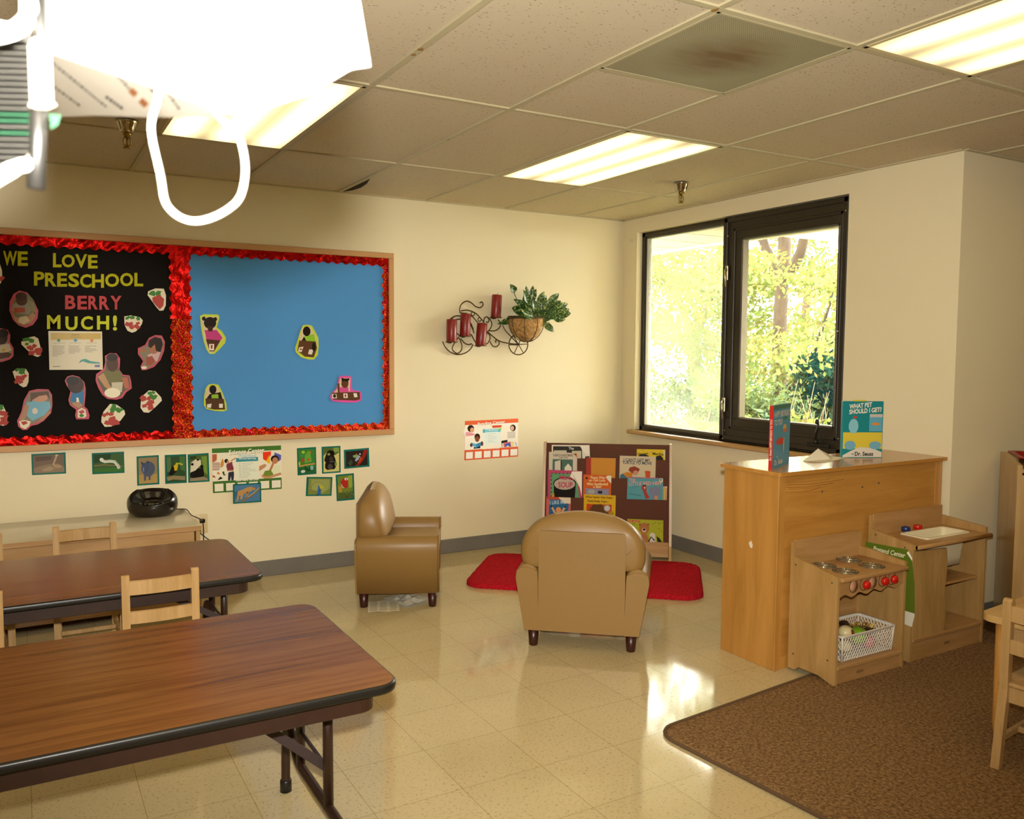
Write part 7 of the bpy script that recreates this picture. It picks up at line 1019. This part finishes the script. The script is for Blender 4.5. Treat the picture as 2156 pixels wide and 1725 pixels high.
# ------------------------------------------------------------------ toy stove
stw = wood('birch_ply', 'B48E58', '9E7A44', (6, 6, .8), 3, .38, .05); stx = wood('birch_board', 'B48956', '9E7644', (.8, 6, 6), 3, .36, .05)
z0 = .010
t = thing('toy_stove', 'low wooden toy stove with red knobs, left of the toy sink', 'toy stove', (-.882, -2.837, z0)); w = .222; d0, d1 = -.128, .128
for s in (-1, 1):
    b = B(); hh = .50 if s < 0 else .50
    poly = [(d0, 0), (d0 + .02, 0), (d0 + .09, .018), (d1 - .06, .018), (d1 - .04, 0), (d1, 0), (d1, .575), (d1 - .016, .575), (d1 - .018, .51), (d0, .485 if s > 0 else .47)]
    prism(b, poly, 'x', s*w - .007, s*w + .007); obj('side_panel', b, stw, t)
b = B(); box(b, (-w + .007, d1 - .014, .02), (w - .007, d1 - .002, .58), .003, 1); obj('back_panel', b, stx, t)
b = B(); box(b, (-w + .007, d0 - .014, .445), (w + .006, d1 - .014, .465), .006); obj('stove_top', b, stx, t)
sil = mat('burner_print', '7A7058', .3, .6); sil2 = mat('burner_wire', 'B8AC90', .25, .9)
for x, y in ((-.10, .055), (.088, .07), (-.098, -.06), (.085, -.055)):
    b = B(); lathe(b, [(0, 0), (.056, 0), (.056, .0012), (0, .0012)], 24, M=Matrix.Translation((x, y, .465))); u = obj('burner', b, sil, t)
    b = B()
    for r_ in (.02, .034, .048): tube(b, [(x + r_*math.cos(a), y + r_*math.sin(a), .467) for a in [k*PI/12 for k in range(24)]], .002, 5, True)
    for k in range(2): 
        a = k*PI/2 + .6; tube(b, [(x - .056*math.cos(a), y - .056*math.sin(a), .468), (x + .056*math.cos(a), y + .056*math.sin(a), .468)], .0025, 5)
    obj('burner_grate', b, sil2, u)
b = B(); wave = [(-w + .007, .365)]
wave += [(-w + .007 + (2*w - .014)*i/40, .380 + .0075*math.sin(i/40*2*PI*4.5 - .8)) for i in range(41)]
prism(b, wave[1:] + [(w - .007, .445), (-w + .007, .445)], 'y', d0 + .004, d0 + .014); obj('knob_panel', b, stx, t)
redpl = mat('red_plastic', 'B8140C', .18, coat=.4); ring = mat('black_ring_print', '1A140C', .6); pink = flat('B88864')
for x, kn in ((-.123, 0), (-.055, 1), (.002, 0), (.069, 1), (.132, 1)):
    b = B(); tube(b, [(x + .027*math.cos(a), d0 + .0035, .418 + .027*math.sin(a)) for a in [k*PI/14 for k in range(28)]], .0013, 5, True); obj('dial_ring', b, ring, t)
    if kn:
        b = B(); lathe(b, [(0, 0), (.014, 0), (.019, .006), (.0195, .014), (.016, .021), (.008, .024), (0, .0245)], 18, M=Matrix.Translation((x + .004, d0 + .004, .416)) @ Matrix.Rotation(PI/2, 4, 'X')); obj('knob', b, redpl, t)
    else:
        b = B(); lathe(b, [(0, 0), (.024, 0), (.024, .0006), (0, .0006)], 20, M=Matrix.Translation((x, d0 + .004, .418)) @ Matrix.Rotation(PI/2, 4, 'X')); obj('dial_disc', b, pink, t)
b = B(); box(b, (-w + .007, d0 - .002, .062), (w - .007, d1 - .014, .080), .003, 1); obj('stove_shelf', b, stx, t)
b = B(); box(b, (-w + .007, d0 + .006, .0), (w - .007, d0 + .02, .062), .002, 1); kick = obj('kick_board', b, stx, t)
b = B(); put_text(b, 'KAPLAN', (0, 0), (.042, 0), (0, .013), 0, .01); obj('brand_stamp', b, ring, kick, loc=(-.06, d0 + .0055, .033), fix=False)
for y, z in ((d0 + .03, .44), (d1 - .03, .475), (d0 + .04, .10), (d1 - .03, .07)):
    b = B(); lathe(b, [(0, 0), (.0045, 0), (.0035, .0015), (0, .0015)], 8, M=Matrix.Translation((-w - .007, y, z)) @ Matrix.Rotation(-PI/2, 4, 'Y')); obj('panel_screw', b, screw, t)
# ------------------------------------------------------------------ basket of pretend food
wpl = mat('white_plastic', 'CFC6B6', .35)
bz = z0 + .081; bx, by = -.868, -2.848
t = thing('plastic_basket', 'white plastic lattice basket of pretend food in the toy stove', 'basket', (bx, by, bz), .0); bw, bd, bh = .168, .092, .116
b = B(); box(b, (-bw + .006, -bd + .006, 0), (bw - .006, bd - .006, .003), .001, 1); obj('basket_bottom', b, wpl, t)
b = B()
def lattice(bm, f, W_, H_, pitch=.0165):
    for sg in (-1, 1):
        k = -H_ * .6
        u = -H_ * .62
        while u < W_ + H_ * .62:
            a = (u, 0) if sg > 0 else (u, 0); c = (u + sg * H_ * .62, H_)
            (u0, v0), (u1, v1) = a, c
            def cl(u0, v0, u1, v1):
                t0, t1 = 0, 1
                du = u1 - u0
                for lim, sgn in ((0, 1), (W_, -1)):
                    if abs(du) < 1e-9: continue
                    tt = (lim - u0) / du
                    if du * sgn > 0: t0 = max(t0, tt)
                    else: t1 = min(t1, tt)
                return t0, t1
            t0, t1 = cl(u0, v0, u1, v1)
            if t1 - t0 > .03:
                p = f(u0 + (u1-u0)*t0, v0 + (v1-v0)*t0); q = f(u0 + (u1-u0)*t1, v0 + (v1-v0)*t1); tube(bm, [p, q], .0018, 4, smooth=False)
            u += pitch
tp = lambda v: 1 - .0 + .05 * (v / bh)
lattice(b, lambda u, v: ((u - bw + .01) * tp(v), (-bd) * tp(v), .004 + v), 2*bw - .02, bh - .01); lattice(b, lambda u, v: ((u - bw + .01) * tp(v), bd * tp(v), .004 + v), 2*bw - .02, bh - .01)
lattice(b, lambda u, v: (-bw * tp(v), (u - bd + .01) * tp(v), .004 + v), 2*bd - .02, bh - .01); lattice(b, lambda u, v: (bw * tp(v), (u - bd + .01) * tp(v), .004 + v), 2*bd - .02, bh - .01)
for sx in (-1, 1):
    for sy in (-1, 1): tube(b, [(sx*(bw - .003), sy*(bd - .003), 0), (sx*(bw - .003)*1.05, sy*(bd - .003)*1.05, bh)], .005, 6)
obj('lattice_wall', b, wpl, t)
b = B(); R = [[(x, y, z) for x, y in rrect(2*W_, 2*D_, .018, 5)] for W_, D_, z in ((bw*1.02, bd*1.02, bh - .012), (bw*1.05, bd*1.05, bh - .012), (bw*1.08, bd*1.1, bh - .002), (bw*1.07, bd*1.09, bh + .002), (bw*1.03, bd*1.03, bh))]
grid(b, R, cv=True); obj('basket_rim', b, wpl, t)
def food(name, label, cat, x, y, z, prof, m, sc=(1, 1, 1), rx=0, extra=None):
    f = thing(name, label, cat, (bx + x, by + y, bz + z)); f.rotation_euler = (rx, 0, .4)
    b = B(); lathe(b, prof, 20, M=Matrix.Diagonal(sc + (1,))); obj('flesh' if extra else name + '_body', b, m, f)
    if extra: extra(f)
    return f
ball = lambda r, dip=.15: [(0, r*dip)] + [(r*math.sin(PI*i/12), r - r*math.cos(PI*i/12)) for i in range(1, 12)] + [(0, 2*r*(1 - dip*.5))]
def stem(f):
    b = B(); tube(b, [(0, 0, .066), (.004, 0, .085)], .002, 6); obj('fruit_stem', b, dryt, f)
food('toy_pear', 'green pretend pear at the front of the basket', 'toy food', -.02, -.035, .052, [(0, .0), (.03, .004), (.044, .03), (.04, .055), (.022, .068), (0, .070)], mat('toy_green', '6E961E', .3), (1.15, .9, 1), .5, stem)
def patch(f):
    b = B(); lathe(b, [(0, 0), (.013, 0), (.010, .004), (0, .005)], 12, M=Matrix.Translation((-.010, -.030, .042)) @ Matrix.Rotation(1.1, 4, 'X')); obj('red_center', b, mat('toy_red', '7A1420', .4), f)
food('toy_turnip', 'cream pretend turnip with a red spot in the basket', 'toy food', -.095, -.045, .078, ball(.034), mat('toy_cream', 'C8B888', .4), (1, 1, .9), .1, patch)
food('toy_potato', 'pale pretend potato low at the basket front left corner', 'toy food', -.095, -.045, .02, ball(.032), mat('toy_pale', 'BFB48C', .5), (1.2, 1, .85), 0)
food('toy_bread', 'brown pretend bread roll at the back left of the basket', 'toy food', -.09, .035, .055, ball(.045), mat('toy_brown', '8A4E1C', .5), (1.2, .9, .95), 0)
food('toy_steak', 'dark brown pretend steak against the basket back', 'toy food', .0, .05, .06, [(0, 0), (.04, 0), (.045, .01), (.045, .04), (.04, .05), (0, .052)], mat('toy_dark', '2E1810', .5), (1.1, .5, 1), .2)
food('toy_onion', 'pink pretend onion low inside the basket, seen through its lattice', 'toy food', .055, -.052, .012, ball(.03), mat('toy_pink', 'A84458', .4), (1, 1, 1), 0)
f = thing('toy_pasta', 'tray of yellow pretend pasta pieces at the right of the basket', 'toy food', (bx + .085, by + .005, bz + .085)); f.rotation_euler = (-.3, .35, .2)
b = B(); box(b, (-.055, -.04, -.012), (.055, .04, 0), .003); obj('food_tray', b, mat('toy_tray', '4A2E10', .5), f)
b = B()
for _ in range(60):
    p = Vector((rng.uniform(-.05, .05), rng.uniform(-.036, .036), rng.uniform(0, .018))); d = Vector((rng.uniform(-1, 1), rng.uniform(-1, 1), rng.uniform(-.3, .3))).normalized() * .011; tube(b, [p - d, p + d], rng.uniform(.003, .005), 6, mi=rng.choice((0, 0, 1)))
o = obj('pasta_pile', b, [mat('toy_pasta', 'C8AC5C', .4), mat('toy_pasta_dark', '8A6420', .5)], f); o['kind'] = 'stuff'
# ------------------------------------------------------------------ toy sink
t = thing('toy_sink', 'wooden toy sink unit with a white basin and blue and red knobs', 'toy sink', (-.297, -2.83, .006)); w = .278; d0, d1 = -.118, .122
for s in (-1, 1):
    b = B(); prism(b, [(d0, 0), (d1, 0), (d1, .645), (d1 - .012, .65), (d1 - .016, .585), (d0, .575 if s > 0 else .548), (d0, .55)] if s < 0 else [(d0, 0), (d1, 0), (d1, .60), (d0, .578)], 'x', s*w - .007, s*w + .007); obj('side_panel', b, stw, t)
b = B(); box(b, (-w + .007, d1 - .014, .02), (w - .007, d1 - .002, .652), .003, 1); obj('back_panel', b, stx, t)
b = B(); cx0, cx1, cy0_, cy1_ = -.115, .195, -.066, .055          # basin opening
zt = .55
for lo, hi in (((-w - .004, d0 - .016), (cx0, d1 - .014)), ((cx1, d0 - .016), (w + .012, d1 - .014)), ((cx0, d0 - .016), (cx1, cy0_)), ((cx0, cy1_), (cx1, d1 - .014))): box(b, (lo[0], lo[1], zt - .02), (hi[0], hi[1], zt))
tube(b, [(-w - .004, d0 - .016, zt - .01), (w + .012, d0 - .016, zt - .01)], .010, 10)
obj('counter', b, stx, t)
b = B(); R = []
for k, z, g in ((1.0, zt + .0005, .016), (1.0, zt + .006, .014), (1.0, zt + .006, .004), (1.0, zt + .001, -.001), (.93, zt - .10, -.004), (.92, zt - .15, -.006), (.0, zt - .152, 0)):
    W_, D_ = (cx1 - cx0) * k + 2*g, (cy1_ - cy0_) * (k if k else 0) + 2*g
    R.append([((cx0 + cx1)/2 + x, (cy0_ + cy1_)/2 + y, z) for x, y in rrect(max(W_, .002), max(D_, .002), .018 if k else .0009, 5)])
R2 = [[(p[0] + (p[0] - .04)*.02, p[1] + (p[1] - .014)*.03, p[2] - .003) for p in r] for r in R[3:]]
grid(b, R, cv=True); grid(b, R2, cv=True); obj('basin', b, mat('white_basin', 'DDD2B0', .28), t)
b = B(); P = [(-w + .007, .112), (-.035, .112)] + [(-.035 - .006*math.sin(z*26), z) for z in [.13 + .38*i/24 for i in range(25)]] + [(-w + .007, .52)]
prism(b, P, 'y', d0 - .002, d0 + .010); obj('door', b, stw, t)
b = B(); box(b, (-.04, d0 + .03, .318), (w - .007, d1 - .014, .330), .002, 1); obj('shelf_board', b, stx, t)
b = B(); box(b, (-w + .007, d0 - .006, .095), (w - .007, d1 - .014, .112), .003, 1); obj('bottom_board', b, stx, t)
b = B(); box(b, (-w + .007, d0 + .004, .0), (w - .007, d0 + .018, .095), .002, 1); kick = obj('kick_board', b, stx, t)
b = B(); put_text(b, 'KAPLAN', (0, 0), (.042, 0), (0, .013), 0, .01); obj('brand_stamp', b, ring, kick, loc=(.0, d0 + .0035, .05), fix=False)
knobp = [(0, 0), (.019, 0), (.021, .003), (.021, .019), (.018, .022), (0, .022)]
b = B(); lathe(b, knobp, 18, M=Matrix.Translation((-.042, .094, .5505))); obj('cold_knob', b, mat('blue_plastic', '14285E', .3), t)
b = B(); lathe(b, knobp, 18, M=Matrix.Translation((.052, .094, .5505))); obj('hot_knob', b, redpl, t)
for y, z in ((d0 + .045, .53), (d1 - .04, .56)):
    b = B(); lathe(b, [(0, 0), (.0045, 0), (.0035, .0015), (0, .0015)], 8, M=Matrix.Translation((-w - .007, y, z)) @ Matrix.Rotation(-PI/2, 4, 'Y')); obj('panel_screw', b, screw, t)
b = B(); lathe(b, [(0, 0), (.016, 0), (.016, .016), (.012, .022), (0, .023)], 14); tag(obj('bottle_cap', b, black, loc=(-.33, -2.925, .118)), 'small dark cap on the bottom board of the toy sink', 'cap')
# poster taped to its side, right edge curling away
(wx, wy, wz), col, outline, layers = GFX['pretend']
o = printed('pretend', 'pretend_center_poster', 'green Pretend Center poster taped on the toy sink side', 'poster', -PI/2, None, .0035, rough=.4)
# ------------------------------------------------------------------ cabinet at the right edge, turned 45 degrees
A_, C_ = Vector((.395, -2.760, 0)), Vector((.03, -3.055, 0)); dn = (C_ - A_).normalized(); A_.z = .0115; rn = Vector((-dn.y, dn.x, 0)); ln = (C_ - A_).length
t = thing('corner_cabinet', 'tall wooden cabinet at the right photo edge with a red tray on top', 'cabinet', tuple(A_), math.atan2(-dn.x, dn.y) + PI)
# local: front towards -Y, panel along local -Y from 0 to -ln, width along +X
b = B(); prism(b, [(0, 0), (-ln, 0), (-ln, .885), (-.05, .905), (0, .90)], 'x', -.0, .02); obj('side_panel', b, maple, t)
b = B(); prism(b, [(0, 0), (-ln, 0), (-ln, .885), (-.05, .905), (0, .90)], 'x', .75, .77); obj('side_panel', b, maple, t)
b = B(); box(b, (.02, -ln + .02, .845), (.75, -.01, .865), .003, 1); obj('cabinet_top', b, maple_x, t)
b = B(); box(b, (.02, -ln + .025, .05), (.384, -ln + .043, .835), .002, 1); dd = obj('door', b, maple, t)
b = B(); box(b, (.075, -ln + .005, .55), (.088, -ln + .024, .66), .004); obj('handle', b, black, dd)
b = B(); box(b, (.386, -ln + .025, .05), (.75, -ln + .043, .835), .002, 1); dd = obj('door', b, maple, t)
b = B(); box(b, (.70, -ln + .005, .55), (.713, -ln + .024, .66), .004); obj('handle', b, black, dd)
b = B(); box(b, (.02, -.014, .02), (.75, -.004, .85)); box(b, (.02, -ln + .02, .0), (.75, -ln + .04, .05)); obj('back_panel', b, maple_x, t)
def corner(x, y, z): return A_ + rn * x * (1 if rn.x > 0 else -1) + dn * y + Vector((0, 0, z))
c_ = corner(.27, .17, .866); red = mat('red_tray', '8E0E10', .3)
b = B(); R = [[(x, y, z) for x, y in rrect(2*W_, 2*D_, .03, 5)] for W_, D_, z in ((.0, .0, .004), (.19, .12, .004), (.215, .142, .04), (.24, .165, .042), (.243, .168, .036), (.22, .147, .030), (.195, .124, 0), (0.001, .001, 0))]
grid(b, R, cv=True); tag(obj('red_tray', b, red, loc=c_, rot=(0, 0, t.rotation_euler.z)), 'red plastic tray on top of the right edge cabinet', 'tray')
# ------------------------------------------------------------------ table at the right edge
rz = .096; t = thing('play_table', 'light wooden child table at the right photo edge', 'table', (-1.115, -3.575, .012), rz)
b = B(); P = rrect(1.2, .75, .045, 7, .6, -.375); prism(b, P, 'z', .463, .488); obj('tabletop', b, wood('pale_maple_top', 'C8A468', 'B48E54', (.8, 7, 7), 3, .3), t)
for x, y in ((.06, -.06), (1.12, -.06), (1.12, -.69), (.06, -.69)):
    b = B(); lathe(b, [(0, 0), (.016, 0), (.024, .08), (.026, .463), (0, .463)], 14, M=Matrix.Translation((x, y, 0))); obj('leg', b, mapleo, t)
b = B(); box(b, (.06, -.69, .40), (1.12, -.672, .463)); box(b, (.06, -.08, .40), (1.12, -.062, .463)); box(b, (.05, -.69, .40), (.068, -.06, .463)); obj('apron', b, maple_x, t)
b = B(); lathe(b, [(0, 0), (.05, 0), (.075, .010), (.078, .013), (.072, .013), (.048, .004), (0, .004)], 24)
tag(obj('toy_plate', b, mat('yellow_plastic', 'C8A82C', .35), loc=(-.93, -3.72, .500)), 'yellow plastic plate on the light table at the right photo edge', 'plate')

# ------------------------------------------------------------------ things hanging close to the camera at the upper left
CR = Vector((.8652, -.5013, .0059)); CU = Vector((.0301, .0637, .9975)); CF = Vector((.5004, .8629, -.0702)); C0 = Vector((-4.0703, -5.3180, 1.4310))
def near(x, y, d): return C0 + CF * d + CR * x + CU * y     # metres right / up of the view line at depth d
shm = leafmat('white_card_sheet', 'E8E6E0', 'ECE8E0', .5); cordm = mat('white_cord', 'E8E0CC', .8)
def low(x):      # lower edge of the sheet, metres
    pts = [(-.290, .172), (-.245, .1735), (-.21, .1725), (-.18, .173), (-.145, .178), (-.12, .186), (-.105, .195), (-.095, .201), (-.0835, .2025)]
    for (a, za), (c, zc) in zip(pts, pts[1:]):
        if x <= c: return za + (zc - za) * (x - a) / (c - a)
    return pts[-1][1]
def sheet_depth(x, y, s, v):      # the lower left corner curls back and away
    yl = .2135 - (x + .2745) * .36
    return .5 + .012 * math.sin(PI * s) * (1 - v * .5) + .02 * s * s if y >= yl else min(1.2, .135 / max(.05, y / .5 - (yl - .135) / .5)) + .012 * math.sin(PI * s) * (1 - v * .5) + .02 * s * s
t = thing('hanging_sheet', 'curved white printed sheet hanging at the upper left, close to the camera', 'sheet', tuple(near(-.18, .35, .5)))
I = Matrix.Translation(near(-.18, .35, .5)).inverted()
b = B(); P = []
for i in range(97):
    s = i / 96; row = []
    y0 = low(-.290 + .2065 * s); yl = max(y0, .2135 - (-.290 + .2065 * s + .2745) * .36)
    for j in range(33):
        y = y0 + (yl - y0) * j / 16 if j <= 16 else yl + (.47 - yl) * (j - 16) / 16
        v = (y - y0) / (.47 - y0); x = -.290 + .2065 * s - .045 * v * s * (1 if yl <= y0 else max(0, (y - yl) / (.47 - yl)))
        dep = sheet_depth(x, y, s, v); row.append(I @ near(x * dep / .5, y * dep / .5, dep))
    P.append(row)
grid(b, P); P2 = [[p + CF * .0012 for p in r] for r in P]; grid(b, P2)
for r0, r1 in ((P[0], P2[0]), (P[-1], P2[-1]), ([r[0] for r in P], [r[0] for r in P2]), ([r[-1] for r in P], [r[-1] for r in P2])): grid(b, [r0, r1])
obj('sheet_card', b, shm, t)
prn = flat('0C0C0C'); prn2 = flat('A86A3C')
def onsheet(x, y): 
    s = (x + .290) / .2065; y0 = low(x); v = (y - y0) / (.47 - y0); dep = sheet_depth(x, y, s, v)
    return I @ near(x * dep / .5, y * dep / .5, dep - .0012)
def px(u, v): return ((u - 1078) / 1786.48 * .5, (862.5 - v) / 1786.48 * .5)
b = B()
def dashes(p, q, n, h, mi=0):
    (x0, y0), (x1, y1) = px(*p), px(*q); d = Vector((x1 - x0, y1 - y0)); L = d.length; d.normalize(); nrm = Vector((-d.y, d.x)); s = 0
    while s < L:
        e = s + rng.uniform(.35, 1) * L / n; a = Vector((x0, y0)) + d * s; c = Vector((x0, y0)) + d * min(e, L)
        add(b, [onsheet(*(a + nrm*h)), onsheet(*(c + nrm*h)), onsheet(*(c - nrm*h)), onsheet(*(a - nrm*h))], [(0, 1, 2, 3)], mi); s = e + L / n * .35
for p, q, n, h in (((125, 15), (275, 190), 22, .0007), ((200, 60), (345, 215), 20, .0007), ((240, 40), (380, 232), 24, .0007), ((105, 128), (225, 226), 16, .0006), ((110, 180), (170, 224), 8, .0005), ((225, 205), (262, 232), 6, .0008), ((690, 45), (745, 130), 14, .0006)): dashes(p, q, n, h)
dashes((276, 190), (310, 224), 1.2, .0018, 1)
# the large word runs up the right side
vs, fs = textmesh('Childcraft Ed', .01); c0 = Vector(px(697, 70)); ex = Vector(px(684, 0)) - Vector(px(713, 145)); ey = ex.orthogonal().normalized() * .0075
V = []
for u, v in vs:
    q = c0 + ex * u + Vector((-ex.y, ex.x)).normalized() * .0075 * v; V.append(onsheet(*q))
add(b, V, fs)
obj('sheet_print', b, [prn, prn2], t, fix=False)
b = B()
for x in (-.25, -.12): tube(b, [I @ near(x, .46, .5), I @ (near(x, .6, .5) * 1.0), I @ Vector((near(x, .6, .5).x, near(x, .6, .5).y, 2.427))], .0012, 6)
obj('hanging_string', b, cordm, t)
b = B()
def F(u, v, d): 
    x, y = (u - 1078) / 1786.48, (862.5 - v) / 1786.48; return near(x * d, y * d, d)
loop = [F(334, 188, .497), F(330, 215, .494), F(320, 250, .494), F(320, 290, .50), F(338, 370, .505), F(348, 425, .505), F(375, 455, .505), F(412, 466, .505), F(455, 455, .505), F(496, 428, .505), F(512, 395, .505), F(516, 345, .505), F(503, 290, .508), F(470, 255, .515), F(455, 238, .53), F(450, 215, .54)]
tube(b, smoothpath([I @ p for p in loop], 6), .0017, 10); obj('cord_loop', b, cordm, t)
# slatted card rack beside it
t = thing('hanging_card_rack', 'slatted stack of card edges in a hanger, far upper left, close to the camera', 'card rack', tuple(F(40, 220, .46)))
I = Matrix.Translation(F(40, 220, .46)).inverted()
grey = mat('shade_dark_hanger', '100F0D', .4); edge = mat('card_edge', '2C2A25', .6); green = flat('1C3A28')  # post and card edges coloured near-black, standing in for shade from the flash
for k in range(22):
    v0 = 88 + k * 12.6; b = B(); hgt = .00032
    A0, A1 = F(-60, v0 - 4 + k*.4, .46), F(64 + (k % 3), v0 + k*.3, .452)
    vs = [A0 - CU*hgt, A1 - CU*hgt, A1 + CU*hgt, A0 + CU*hgt]; vs = [I @ p for p in vs] + [I @ (p + (p - C0) * .12 + CU * .004) for p in vs]
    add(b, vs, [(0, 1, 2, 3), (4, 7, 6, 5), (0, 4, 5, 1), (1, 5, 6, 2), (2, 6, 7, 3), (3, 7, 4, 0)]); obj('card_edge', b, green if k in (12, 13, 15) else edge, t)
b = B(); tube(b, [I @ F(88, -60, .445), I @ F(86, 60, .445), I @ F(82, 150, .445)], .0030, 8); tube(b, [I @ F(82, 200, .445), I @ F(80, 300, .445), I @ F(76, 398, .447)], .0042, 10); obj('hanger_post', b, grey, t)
b = B(); tube(b, smoothpath([I @ F(80, 88, .44), I @ F(84, 110, .44), I @ F(88, 205, .44), I @ F(90, 225, .44)], 4), [.0040] * 3 + [.0052] * 7 + [.0058, .0066, .004], 12); obj('clip', b, cordm, t)
b = B(); tube(b, smoothpath([I @ F(-70, 415, .44), I @ F(-10, 378, .44), I @ F(35, 352, .44), I @ F(62, 345, .444), I @ F(66, 330, .448)], 5), [.004] * 10 + [.0035] * 6 + [.002] * 5, 10); obj('ribbon_tail', b, cordm, t)
b = B(); tube(b, smoothpath([I @ F(-40, 40, .44), I @ F(20, 60, .44), I @ F(60, 30, .44), I @ F(72, 0, .445)], 5), .003, 8); tube(b, smoothpath([I @ F(-40, 90, .44), I @ F(30, 75, .44), I @ F(66, 45, .445), I @ F(78, 10, .445)], 5), .0022, 8); obj('plastic_ring', b, mat('clear_ring', 'E0DCD0', .2), t)
b = B(); add(b, [I @ F(104, 240, .447), I @ F(128, 243, .447), I @ F(122, 262, .447), I @ F(108, 272, .447)], [(0, 1, 2, 3)]); add(b, [I @ F(104, 240, .448), I @ F(128, 243, .448), I @ F(122, 262, .448), I @ F(108, 272, .448)], [(0, 3, 2, 1)]); obj('green_tab', b, green, t, fix=False)
b = B(); pq = F(88, -60, .445); tube(b, [I @ pq, I @ Vector((pq.x, pq.y, 2.427))], .0016, 6); obj('hanging_string', b, cordm, t)
